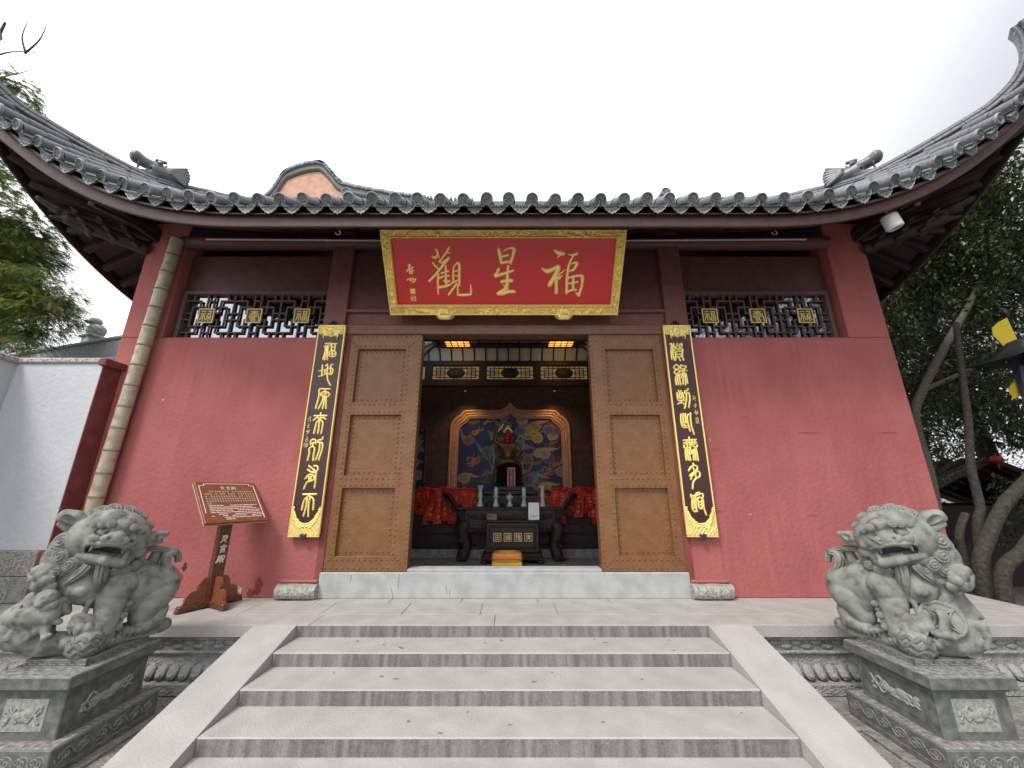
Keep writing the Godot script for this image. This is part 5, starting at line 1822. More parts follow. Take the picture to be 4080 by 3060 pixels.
func build_altar():
	# carved screen and rail behind the altar table
	for s in [-1.0, 1.0]:
		var t := thing("altar_screen", "dark carved wooden screen under the ribbons, " + ("left" if s < 0 else "right") + " of the altar table", "screen", Vector3(s * 1.95, 0.18, -3.62), 0.0, "carved altar screens")
		part("panel", cuboid(Vector3(0, 0.62, 0), Vector3(2.6, 1.24, 0.08), 0.01), M.rosewood, t)
		part("top_rail", cuboid(Vector3(0, 1.29, 0), Vector3(2.64, 0.08, 0.14), 0.012), M.rosewood, t)
		part("carving", relief_blob(31 + int(s), 1.0, 0.5), M.carved_rosewood, t, at(-s * 0.35, 0.66, 0.045))
		var g := Geo.new()
		for e in [[-1.0, 0.35, 1.0, 0.35], [-1.0, 1.0, 1.0, 1.0], [-1.0, 0.35, -1.0, 1.0], [1.0, 0.35, 1.0, 1.0], [-1.25, 0.1, 1.25, 0.1]]:
			g.bar(Vector3(e[0], e[1], 0.05), Vector3(e[2], e[3], 0.05), 0.05, 0.05, 0.01, Vector3.BACK)
		part("moulding", g, M.carved_rosewood, t)
	# ribbons tied along the rail
	var rng := RandomNumberGenerator.new()
	rng.seed = 23
	var variants := []
	for k in 7: variants.push_back(ribbon_mesh(k))
	for s in [-1.0, 1.0]:
		for k in 25:
			var x: float = s * lerpf(0.8, 2.6, k / 24.0) + rng.randf_range(-0.04, 0.04)
			var o := MeshInstance3D.new()
			o.name = numbered("prayer_ribbon", self)
			o.mesh = variants[rng.randi_range(0, 6)]
			add_child(o)
			var len := rng.randf_range(0.55, 1.0) if rng.randf() < 0.7 else rng.randf_range(1.0, 1.35)
			o.transform = Transform3D(Basis(Vector3.UP, rng.randf_range(-0.5, 0.5)) * Basis(Vector3.BACK, rng.randf_range(-0.12, 0.12)) * Basis.from_scale(Vector3(rng.randf_range(1.3, 2.1), len, 1.0)), Vector3(x, 1.53 + rng.randf_range(-0.02, 0.05), -3.53 + rng.randf_range(-0.02, 0.06)))
			tag(o, "red prayer ribbon with gold print tied to the altar rail, " + ("left" if s < 0 else "right") + " of the vases", "ribbon", "red ribbons on the %s altar rail" % ("left" if s < 0 else "right"))
	# the carved base with the spirit tablet and the figure behind it
	var b := thing("statue_base", "black carved pedestal behind the altar table, carrying the tablet and the warrior statue", "pedestal", Vector3(0.03, 0.18, -4.05))
	part("block", cuboid(Vector3(0, 0.62, 0), Vector3(1.5, 1.24, 0.9), 0.02), M.rosewood, b)
	part("top", cuboid(Vector3(0, 1.29, 0), Vector3(1.62, 0.1, 1.0), 0.02), M.rosewood, b)
	part("carving", relief_blob(35, 1.3, 0.5), M.carved_rosewood, b, at(0, 0.9, 0.46))
	var t := thing("spirit_tablet", "black round topped tablet with a cream edged red name strip", "tablet", Vector3(0.03, 1.52, -3.72))
	part("foot", cuboid(Vector3(0, 0.05, 0), Vector3(0.62, 0.1, 0.22), 0.015), M.rosewood, t)
	var poly := PackedVector2Array([Vector2(-0.3, 0.08), Vector2(0.3, 0.08), Vector2(0.32, 0.4)])
	for i in 9:
		var a := PI * i / 8.0
		poly.push_back(Vector2(cos(a) * 0.29, 0.5 + sin(a) * 0.2))
	poly.push_back(Vector2(-0.32, 0.4))
	var g := Geo.new()
	g.prism(poly, -0.05, 0.05)
	part("body", g, M.rosewood_black, t)
	part("strip_border", cuboid(Vector3(0.06, 0.3, 0.055), Vector3(0.2, 0.52, 0.012), 0.003), M.pale_wood, t)
	part("strip", cuboid(Vector3(0.06, 0.3, 0.063), Vector3(0.14, 0.46, 0.006)), M.tablet_red, t)
	g = Geo.new()
	for k in 9: g.box(Vector3(0.06, 0.5 - 0.05 * k, 0.067), Vector3(0.035, 0.028 if k != 2 else 0.008, 0.002))
	part("strip_writing", g, M.pale_wood, t)
	build_statue()
	# altar table
	t = thing("altar_table", "dark carved altar table with upturned ends and lion legs, carrying the vases", "altar table", Vector3(0.07, 0, -3.3))
	g = Geo.new()
	g.box(Vector3(0, 1.12, 0), Vector3(2.5, 0.055, 0.5), 0.012)
	part("tabletop", g, M.rosewood, t)
	for s in [-1.0, 1.0]:
		g = Geo.new()
		var p := smooth_path([Vector3(s * 1.24, 1.125, 0), Vector3(s * 1.33, 1.2, 0), Vector3(s * 1.42, 1.33, 0), Vector3(s * 1.5, 1.4, 0), Vector3(s * 1.52, 1.4, 0)], 5)
		var rows := []
		for q in p:
			rows.push_back(PackedVector3Array([q + Vector3(-s * 0.02, -0.045, -0.24), q + Vector3(-s * 0.02, 0.045, -0.24), q + Vector3(-s * 0.02, 0.045, 0.24), q + Vector3(-s * 0.02, -0.045, 0.24)]))
		g.grid(rows, true, s > 0)
		g.tube([Vector3(s * 1.5, 1.41, -0.25), Vector3(s * 1.5, 1.41, 0.25)], 0.06, 12)
		part("upturned_end", g, M.carved_rosewood, t)
		# cabriole leg with a lion paw
		for zz in [0.16, -0.18]:
			g = Geo.new()
			g.tube(smooth_path([Vector3(s * 1.0, 0.8, zz), Vector3(s * 1.09, 0.68, zz + 0.03), Vector3(s * 1.06, 0.5, zz + 0.02), Vector3(s * 1.0, 0.3, zz), Vector3(s * 1.06, 0.16, zz + 0.02), Vector3(s * 1.09, 0.0, zz + 0.03)], 4), smooth_nums([0.12, 0.15, 0.12, 0.1, 0.13, 0.12], 4), 12)
			for k in 3: g.ball(Vector3(s * (1.02 + 0.07 * k), 0.05, zz + 0.12), Vector3(0.045, 0.05, 0.06), 8, 6)
			for k in 5: g.ball(Vector3(s * 1.08 + 0.05 * sin(k * 2.0), 0.2 + 0.12 * k, zz + 0.11), Vector3(0.05, 0.05, 0.04), 8, 6)
			part("leg", g, M.carved_rosewood, t)
		g = Geo.new()
		var br := PackedVector2Array([Vector2(1.02, 1.09), Vector2(1.32, 1.09), Vector2(1.24, 1.0), Vector2(1.14, 0.92), Vector2(1.1, 0.8), Vector2(1.02, 0.74)])
		for i in br.size(): br[i].x *= s
		g.prism(br, 0.1, 0.16)
		part("bracket", g, M.carved_rosewood, t)
	part("apron", cuboid(Vector3(0, 0.92, 0.17), Vector3(2.1, 0.36, 0.06), 0.01), M.rosewood, t)
	part("apron_rail", cuboid(Vector3(0, 0.72, 0.18), Vector3(2.2, 0.06, 0.1), 0.01), M.rosewood, t)
	for k in 3:
		part("carved_panel", relief_blob(41 + k, 0.6 if k != 1 else 0.8, 0.24), M.carved_rosewood, t, at((k - 1) * 0.72, 0.93, 0.205))
	g = Geo.new()
	for k in 21: g.ball(Vector3(-1.0 + 0.1 * k, 0.62 + 0.05 * absf(sin(k * 0.9)), 0.17), Vector3(0.07, 0.08, 0.04), 8, 6)
	part("skirt", g, M.carved_rosewood, t)
	# five celadon vessels
	var tall := [Vector2(0.0, 0.0), Vector2(0.085, 0.0), Vector2(0.08, 0.03), Vector2(0.055, 0.1), Vector2(0.045, 0.19), Vector2(0.062, 0.225), Vector2(0.068, 0.26), Vector2(0.055, 0.29), Vector2(0.045, 0.33), Vector2(0.055, 0.42), Vector2(0.08, 0.475), Vector2(0.085, 0.49), Vector2(0.07, 0.485), Vector2(0.0, 0.4)]
	var stick := [Vector2(0.0, 0.0), Vector2(0.085, 0.0), Vector2(0.078, 0.03), Vector2(0.05, 0.1), Vector2(0.04, 0.2), Vector2(0.085, 0.235), Vector2(0.087, 0.245), Vector2(0.045, 0.255), Vector2(0.055, 0.3), Vector2(0.05, 0.34), Vector2(0.06, 0.375), Vector2(0.045, 0.41), Vector2(0.04, 0.43), Vector2(0.055, 0.45), Vector2(0.05, 0.455), Vector2(0.0, 0.44)]
	var cens := [Vector2(0.0, 0.0), Vector2(0.08, 0.0), Vector2(0.072, 0.03), Vector2(0.045, 0.08), Vector2(0.04, 0.14), Vector2(0.06, 0.165), Vector2(0.085, 0.2), Vector2(0.088, 0.225), Vector2(0.075, 0.25), Vector2(0.045, 0.275), Vector2(0.012, 0.285), Vector2(0.016, 0.305), Vector2(0.0, 0.315)]
	var set_ := [[-0.64, tall, "tall_vase", "tall celadon vase with a flared mouth, at the left end of the altar table", "vase"], [-0.27, stick, "candlestick", "celadon candlestick with a drip pan, beside the leftmost tall vase", "candlestick"], [0.056, cens, "incense_burner", "small lidded celadon burner in the middle of the altar table", "incense burner"], [0.39, stick, "candlestick", "celadon candlestick with a drip pan, next to the white stand", "candlestick"], [0.83, tall, "tall_vase", "tall celadon vase with a flared mouth, behind the white stand", "vase"]]
	for q in set_:
		g = Geo.new()
		g.lathe(q[1], 24)
		var o := part(q[2], g, M.celadon, self, at(q[0], 1.148, -3.17))
		tag(o, q[3], q[4], "celadon altar set")
	# the offering chest in front
	t = thing("offering_chest", "dark wooden offering chest with four gilt character tiles, in front of the altar table", "chest", Vector3(0.12, 0, -2.85))
	part("body", cuboid(Vector3(0, 0.53, -0.1), Vector3(1.16, 0.62, 0.4), 0.012), M.rosewood, t)
	part("top", cuboid(Vector3(0, 0.865, -0.1), Vector3(1.26, 0.05, 0.5), 0.014), M.rosewood, t)
	part("panel_frame", cuboid(Vector3(0, 0.53, 0.105), Vector3(1.02, 0.48, 0.02), 0.006), M.carved_rosewood, t)
	part("panel", cuboid(Vector3(0, 0.53, 0.115), Vector3(0.94, 0.4, 0.014), 0.004), M.rosewood, t)
	part("base", cuboid(Vector3(0, 0.17, -0.08), Vector3(1.3, 0.1, 0.5), 0.03), M.rosewood, t)
	part("plinth", cuboid(Vector3(0, 0.1, -0.08), Vector3(1.34, 0.07, 0.54), 0.02), M.carved_rosewood, t)
	for s in [-1.0, 1.0]:
		for z in [0.12, -0.28]:
			part("leg", cuboid(Vector3(s * 0.61, 0.035, z), Vector3(0.13, 0.08, 0.13), 0.02), M.rosewood, t)
		g = Geo.new()
		g.tube(smooth_path([Vector3(s * 0.6, 0.89, -0.34), Vector3(s * 0.64, 0.93, -0.34), Vector3(s * 0.66, 0.94, -0.34)], 3), 0.02, 8)
		part("top_scroll", g, M.carved_rosewood, t)
	var words := [TIAN, FU, ZHONG, GUANG]
	for k in 4:
		var m := ArrayMesh.new()
		cuboid(Vector3(0, 0, 0.005), Vector3(0.165, 0.165, 0.01)).surface(m, M.medallion)
		g = Geo.new()
		for e in [[Vector3(0, 0.08, 0.01), Vector3(0.172, 0.01, 0.012)], [Vector3(0, -0.08, 0.01), Vector3(0.172, 0.01, 0.012)], [Vector3(-0.08, 0, 0.01), Vector3(0.01, 0.15, 0.012)], [Vector3(0.08, 0, 0.01), Vector3(0.01, 0.15, 0.012)]]: g.box(e[0], e[1])
		g.xf = at(0, 0, 0.01)
		glyph(g, words[k], Vector2.ZERO, 0.125, 0.011, 0.4)
		g.surface(m, M.gold_bright)
		put("character_tile", m, t, at(-0.33 + 0.226 * k, 0.535, 0.122))
	# leaflet stand and card on the chest
	t = thing("leaflet_stand", "white acrylic leaflet stand on the right end of the offering chest", "leaflet stand", Vector3(0.6, 0.89, -2.78))
	part("board", cuboid(Vector3(0, 0.19, -0.02), Vector3(0.245, 0.36, 0.012), 0.004), M.white_acrylic, t, Transform3D(Basis(Vector3.RIGHT, -0.12), Vector3.ZERO))
	part("foot", cuboid(Vector3(0, 0.008, 0.0), Vector3(0.235, 0.016, 0.1), 0.004), M.white_acrylic, t)
	g = Geo.new()
	for k in 5: g.ball(Vector3(-0.07 + 0.035 * k, 0.075 + 0.008 * sin(k * 2.0), -0.003), Vector3(0.02, 0.01, 0.001), 8, 4)
	part("landscape_print", g, M.celadon, t)
	t = thing("notice_card", "small brown card notice on the left end of the offering chest", "card", Vector3(-0.34, 0.89, -2.8))
	part("card", cuboid(Vector3(0, 0.063, 0), Vector3(0.22, 0.126, 0.008)), M.card_brown, t, Transform3D(Basis(Vector3.RIGHT, -0.15), Vector3.ZERO))
	g = Geo.new()
	for k in 6: g.box(Vector3(-0.085 + 0.019 * k, 0.075, 0.006), Vector3(0.013, 0.016, 0.001))
	part("print", g, M.dark_ink, t)
	# kneeler
	t = thing("kneeling_cushion", "kneeling cushion with orange brocade top on a yellow wrapped base, just inside the threshold", "cushion", Vector3(0.01, 0, -2.2))
	part("base", cuboid(Vector3(0, 0.075, 0), Vector3(0.6, 0.15, 0.42), 0.015), M.yellow_cloth, t)
	g = Geo.new()
	var rows := []
	for q in [[0.98, 0.15], [1.02, 0.17], [1.03, 0.22], [1.0, 0.27], [0.9, 0.31], [0.7, 0.325], [0.0, 0.33]]:
		var row := PackedVector3Array()
		for i in 40:
			var a := TAU * i / 40.0
			var c := Vector2(cos(a), sin(a))
			var sq := Vector2(signf(c.x) * pow(absf(c.x), 0.35), signf(c.y) * pow(absf(c.y), 0.35))
			row.push_back(Vector3(sq.x * 0.305 * q[0], q[1], -sq.y * 0.215 * q[0]))
		rows.push_back(row)
	g.grid(rows, true)
	part("pad", g, M.orange_brocade, t)
	g = Geo.new()
	for k in 17:
		g.bar(Vector3(-0.29 + 0.034 * k, 0.205 + (0.012 if k % 2 else -0.006), 0.222), Vector3(-0.256 + 0.034 * k, 0.205 + (-0.006 if k % 2 else 0.012), 0.222), 0.01, 0.008)
	part("scalloped_trim", g, M.red_ribbon, t)
	part("brocade_panel", cuboid(Vector3(0, 0.329, 0.02), Vector3(0.3, 0.008, 0.26), 0.003), M.flag_yellow, t)

func ribbon_mesh(sd: int) -> ArrayMesh:
	var rng := RandomNumberGenerator.new()
	rng.seed = 100 + sd
	var m := ArrayMesh.new()
	for layer in 2:
		var g := Geo.new()
		var rows := []
		var w := 0.058 if layer == 0 else 0.02
		for j in 13:
			var t := j / 12.0
			var row := PackedVector3Array()
			for i in 4:
				var u := i / 3.0 * 2.0 - 1.0
				var pinch := 0.35 + 0.65 * minf(1.0, t * 3.5)
				row.push_back(Vector3(u * w * pinch + 0.02 * sin(t * 4.0 + sd), -t * 0.62, 0.03 * sin(t * 6.0 + sd * 1.3) + 0.012 * sin(u * 2.0 + t * 5.0 + sd) + layer * 0.004))
			rows.push_back(row)
		if layer == 0:
			g.grid(rows, false, true)
			g.ball(Vector3(0.01 * sin(sd), 0.01, 0.01), Vector3(0.04, 0.035, 0.03), 8, 6)
			g.surface(m, M.red_ribbon)
		else:
			for j in range(3, 11):
				if j % 2 == 1: g.grid([rows[j], rows[j + 1]], false, true)
			g.surface(m, M.ribbon_print)
	return m

# the guardian figure: armoured, right hand raised, left hand at the waist, red face
func build_statue():
	var t := thing("warrior_statue", "gilt armoured guardian statue with a red face and raised right hand, before the mural", "statue", Vector3(0.0, 1.64, -4.3))
	var f := Field.new(Vector3(-0.55, -0.05, -0.35), Vector3(0.55, 1.72, 0.4), 0.018)
	var C := func(a: Vector3, ra: float, b: Vector3, rb: float, k: float): f.cap(a, ra, b, rb, k)
	C.call(Vector3(-0.16, 0.05, 0.05), 0.1, Vector3(-0.14, 0.5, 0.02), 0.15, 0.04)
	C.call(Vector3(0.2, 0.05, 0.05), 0.1, Vector3(0.15, 0.5, 0.02), 0.15, 0.04)
	C.call(Vector3(-0.1, 0.55, 0), 0.2, Vector3(0.1, 0.55, 0), 0.2, 0.05)
	C.call(Vector3(0, 0.6, 0), 0.19, Vector3(0, 0.85, 0.02), 0.2, 0.05)
	C.call(Vector3(0, 0.78, 0.1), 0.14, Vector3(0, 0.82, 0.1), 0.13, 0.03)
	C.call(Vector3(-0.15, 1.05, 0), 0.12, Vector3(0.15, 1.05, 0), 0.12, 0.05)
	C.call(Vector3(-0.2, 1.08, 0), 0.09, Vector3(-0.36, 1.18, 0.05), 0.07, 0.03)
	C.call(Vector3(-0.36, 1.18, 0.05), 0.07, Vector3(-0.32, 1.4, 0.08), 0.055, 0.02)
	C.call(Vector3(-0.32, 1.42, 0.08), 0.06, Vector3(-0.31, 1.46, 0.09), 0.055, 0.01)
	C.call(Vector3(0.2, 1.08, 0), 0.09, Vector3(0.34, 0.9, 0.03), 0.07, 0.03)
	C.call(Vector3(0.34, 0.9, 0.03), 0.07, Vector3(0.26, 0.78, 0.16), 0.05, 0.02)
	C.call(Vector3(-0.3, 0.55, -0.05), 0.05, Vector3(-0.34, 0.1, 0.0), 0.06, 0.03)
	C.call(Vector3(0.3, 0.55, -0.05), 0.05, Vector3(0.36, 0.1, 0.0), 0.06, 0.03)
	C.call(Vector3(0.3, 0.72, 0.1), 0.03, Vector3(0.48, 0.8, 0.12), 0.015, 0.02)
	var g := Geo.new()
	f.net(g)
	part("body", g, M.statue_gilt, t)
	var h := Field.new(Vector3(-0.2, 1.05, -0.16), Vector3(0.2, 1.6, 0.22), 0.01)
	h.cap(Vector3(0, 1.3, 0.03), 0.11, Vector3(0, 1.34, 0.02), 0.115, 0.02)
	h.cap(Vector3(0, 1.17, 0.08), 0.07, Vector3(0, 1.22, 0.08), 0.09, 0.02)
	h.cap(Vector3(0, 1.29, 0.14), 0.02, Vector3(0, 1.33, 0.13), 0.015, 0.01)
	for s in [-1.0, 1.0]:
		h.cap(Vector3(s * 0.045, 1.36, 0.115), 0.022, Vector3(s * 0.06, 1.37, 0.11), 0.018, 0.01)
		h.cap(Vector3(s * 0.11, 1.31, 0.03), 0.025, Vector3(s * 0.115, 1.34, 0.03), 0.025, 0.01)
		for k in 4: h.cap(Vector3(s * (0.03 + 0.03 * k), 1.2 + 0.02 * k, 0.11 - 0.01 * k), 0.022, Vector3(s * (0.04 + 0.035 * k), 1.1 + 0.03 * k, 0.1), 0.008, 0.006)
	g = Geo.new()
	h.net(g)
	part("face_and_beard", g, M.statue_red, t)
	g = Geo.new()
	g.tube(smooth_path([Vector3(-0.12, 1.42, 0.03), Vector3(-0.06, 1.5, 0.05), Vector3(0, 1.53, 0.06), Vector3(0.06, 1.5, 0.05), Vector3(0.12, 1.42, 0.03)], 4), 0.035, 8)
	g.ball(Vector3(0, 1.56, 0.03), Vector3(0.05, 0.06, 0.05), 10, 6)
	part("crown", g, M.gold, t)
	g = Geo.new()
	g.bar(Vector3(-0.36, 1.3, 0.1), Vector3(-0.12, 1.66, 0.06), 0.03, 0.03, 0.006)
	part("whip", g, M.gold, t)
	for s in [-1.0, 1.0]:
		g = Geo.new()
		g.tube(smooth_path([Vector3(s * 0.2, 1.15, -0.1), Vector3(s * 0.36, 1.36, -0.12), Vector3(s * 0.42, 1.1, -0.1), Vector3(s * 0.38, 0.7, -0.06), Vector3(s * 0.44, 0.3, 0.0)], 6), 0.035, 8, 0.0, 8, 0.4)
		part("streamer", g, M.celadon, t)

# ------------------------------------------------------------------ the two stone lions on their pedestals
func fill_field(f: Field, text: String):
	for q in text.split(";"):
		var w := q.strip_edges().split(" ", false)
		f.cap(Vector3(float(w[1]), float(w[2]), float(w[3])) * 0.001, float(w[4]) * 0.001, Vector3(float(w[5]), float(w[6]), float(w[7])) * 0.001, float(w[8]) * 0.001, maxf(0.004, float(w[9]) * 0.001), w[0] == "s")

func snail() -> ArrayMesh:
	var g := Geo.new()
	var rows := []
	for j in 21:
		var r := 1.0 - j / 20.0
		var row := PackedVector3Array()
		for i in 36:
			var a := TAU * i / 36.0
			var groove := 0.5 + 0.5 * cos(TAU * r * 3.1 + a)
			var k := r * (1.0 - 0.04 * groove)
			var z := 0.75 * sqrt(maxf(0.0, 1.0 - r * r)) + 0.12 * (1.0 - r) - 0.17 * groove * (1.0 if r < 0.95 else 0.3)
			row.push_back(Vector3(cos(a) * k, sin(a) * k, z - (0.15 if j == 0 else 0.0)))
		rows.push_back(row)
	g.grid(rows, true, false)
	return g.mesh(M.lion_stone)

func relief_blob(sd: int, w: float, h: float) -> Geo:
	# ribbons and a central emblem in low relief on a panel w x h
	var g := Geo.new()
	var rng := RandomNumberGenerator.new()
	rng.seed = sd
	var k := minf(w, h)
	g.ball(Vector3(-0.08 * w, 0, 0.0), Vector3(0.22 * w, 0.16 * h, 0.02), 14, 8)
	g.ball(Vector3(0.14 * w, 0.08 * h, 0.0), Vector3(0.13 * w, 0.2 * h, 0.022), 14, 8)
	g.ball(Vector3(0.02 * w, -0.12 * h, 0.0), Vector3(0.16 * w, 0.13 * h, 0.018), 12, 8)
	for s in [-1.0, 1.0]:
		for q in 3:
			var p := []
			var y := rng.randf_range(-0.2, 0.2) * h
			for i in 6:
				p.push_back(Vector3(s * (0.1 + 0.066 * i) * w, y + sin(i * 1.5 + q * 2.0) * 0.22 * h * (0.5 + 0.1 * i), 0.004))
			g.tube(smooth_path(p, 4), 0.035 * k + 0.003, 8)
		g.ball(Vector3(s * 0.4 * w, s * 0.2 * h, 0), Vector3(0.05 * w, 0.08 * h, 0.014), 10, 6)
	return g

func build_lions():
	var lo := Vector3(-0.5, -0.01, -0.5)
	var hi := Vector3(0.53, 1.31, 0.51)
	var f := Field.new(lo, hi, 0.0095)
	fill_field(f, LION_BODY)
	var f2 := f.copy()
	fill_field(f, LION_RIBBON)
	fill_field(f2, LION_CUB)
	var curl := snail()
	build_lion(f, curl, 1.0, Vector3(3.985, 0.057, 1.96), "grey stone guardian lion with a coin on a ribbon, right of the steps")
	build_lion(f2, curl, -1.0, Vector3(-3.965, 0.057, 1.96), "grey stone guardian lion with a cub, on the pedestal left of the steps")
	build_pedestal(1.0, Vector3(3.985, 0, 1.96), "dark stone pedestal with a carved flower panel, under the lion with the coin", 21)
	build_pedestal(-1.0, Vector3(-3.965, 0, 1.96), "dark stone pedestal with a carved ribbon panel, under the lion with the cub", 22)

func build_lion(f: Field, curl: ArrayMesh, s: float, where: Vector3, label: String):
	var t := thing("stone_lion", label, "lion statue", where, 0.0, "guardian lions beside the steps")
	var mirror := Transform3D(Basis.IDENTITY.scaled(Vector3(s, 1, 1)), Vector3.ZERO)
	var g := Geo.new()
	g.xf = mirror
	f.net(g)
	part("body", g, M.lion_stone, t)
	var head := Vector3(0.0, 0.93, -0.02)
	var toward := Vector3(-0.69, 0.2, 0.69)
	for q in LION_CURLS.split(";"):
		var w := q.strip_edges().split(" ", false)
		var p := Vector3(float(w[0]), float(w[1]), float(w[2])) * 0.001
		var r := float(w[3]) * 0.001
		var out := ((p - head).normalized() * 0.75 + toward).normalized()
		if p.y < 0.5: out = (toward + Vector3(-0.3, 0, 0)).normalized()
		p += out * r * 0.25
		p.x *= s
		out.x *= s
		var sx := Vector3.UP.cross(out).normalized()
		var b := Basis(sx, out.cross(sx), out) * Basis(Vector3.BACK, p.x * 9.0)
		put("curl", curl, t, Transform3D(b.scaled_local(Vector3.ONE * r), p))
	for q in LION_LOCKS.split(";"):
		var pts := []
		var rad := []
		for e in q.split(","):
			var w := e.strip_edges().split(" ", false)
			pts.push_back(Vector3(float(w[0]), float(w[1]), float(w[2])) * 0.001)
			rad.push_back(float(w[3]) * 0.001)
		g = Geo.new()
		g.xf = mirror
		g.tube(smooth_path(pts, 6), smooth_nums(rad, 6), 50, 0.22, 9, 0.66)
		part("hair_lock", g, M.lion_stone, t)
	# the openwork ball under the paw: leaves of stone over the core
	var c := Vector3(-0.143, 0.083, 0.208)
	var petals := Geo.new()
	petals.xf = mirror
	for j in 4:
		for i in 7:
			var lat := -0.75 + 0.42 * j
			var lon := (i - 3) * 0.42 + (0.21 if j % 2 else 0.0)
			var out := Vector3(sin(lon - 0.4) * cos(lat), sin(lat), cos(lon - 0.4) * cos(lat))
			var p := c + out * 0.128
			if p.y < 0.0: continue
			var keep := petals.xf
			var sx := Vector3.UP.cross(out).normalized()
			petals.xf = mirror * Transform3D(Basis(sx, out.cross(sx), out) * Basis(Vector3.BACK, 0.75 if (i + j) % 2 else -0.75), p)
			petals.ball(Vector3.ZERO, Vector3(0.046, 0.02, 0.012), 10, 6)
			petals.xf = keep
	part("openwork_ball", petals, M.plinth_stone, t)
	if s > 0.0:
		# the coin: two rims, a face with four arcs, a strap through the middle
		var coin := Geo.new()
		var face := Vector3(-0.55, 0.22, 0.8).normalized()
		var sx := Vector3.UP.cross(face).normalized()
		var b := Basis(sx, face.cross(sx), face)
		for k in 2:
			coin.xf = Transform3D(b * Basis(Vector3.RIGHT, PI / 2.0), Vector3(0.071, 0.311, 0.295) + face * (-0.055 * k) + Vector3(0.012, 0.03, 0) * k)
			coin.lathe([Vector2(0.0, 0.004), Vector2(0.128, 0.004), Vector2(0.132, 0.018), Vector2(0.152, 0.018), Vector2(0.158, 0.008), Vector2(0.158, -0.018), Vector2(0.15, -0.024), Vector2(0.0, -0.024)], 40)
		coin.xf = Transform3D(b, Vector3(0.071, 0.311, 0.295) + face * 0.004)
		for k in 4:
			var pts := []
			for i in 9:
				var a := k * PI / 2.0 + lerpf(-0.62, 0.62, i / 8.0)
				var c0 := Vector2(cos(k * PI / 2.0), sin(k * PI / 2.0)) * 0.165
				var ang := k * PI / 2.0 + PI + lerpf(-0.95, 0.95, i / 8.0)
				pts.push_back(Vector3(c0.x + cos(ang) * 0.112, c0.y + sin(ang) * 0.112, 0.008))
			coin.tube(pts, 0.009, 8)
		coin.tube(smooth_path([Vector3(0.0, 0.07, 0.0), Vector3(0.01, 0.0, 0.045), Vector3(-0.03, -0.14, 0.03), Vector3(-0.05, -0.2, 0.0)], 5), 0.042, 10, 0.0, 8, 0.5)
		part("coin", coin, M.lion_stone, t)
	# the base with a key fret round it
	part("base", cuboid(Vector3(0, -0.033, -0.01), Vector3(0.54, 0.065, 0.62), 0.004), M.plinth_stone, t)
	var fr := Geo.new()
	for face in 2:
		# front, then the flank that faces the steps
		var w := 0.54 if face == 0 else 0.62
		fr.xf = Transform3D(Basis.IDENTITY, Vector3(0, -0.033, 0.3015)) if face == 0 else Transform3D(Basis(Vector3.UP, -s * PI / 2.0), Vector3(-s * 0.2715, -0.033, -0.01))
		var u := 0.09
		var n := int(w / u)
		var x := -n * u * 0.5
		for y in [-0.024, 0.024]: fr.box(Vector3(0, y, 0), Vector3(n * u, 0.0045, 0.004))
		for k in n:
			fr.box(Vector3(x + u * (k + 0.25), 0.009, 0), Vector3(u * 0.62, 0.0045, 0.004))
			fr.box(Vector3(x + u * (k + 0.75), -0.009, 0), Vector3(u * 0.62, 0.0045, 0.004))
			fr.box(Vector3(x + u * (k + 0.5), 0.0, 0), Vector3(0.0045, 0.02, 0.004))
			fr.box(Vector3(x + u * (k + 0.02), -0.017, 0), Vector3(0.0045, 0.018, 0.004))
	part("key_fret", fr, M.carved_stone, t)

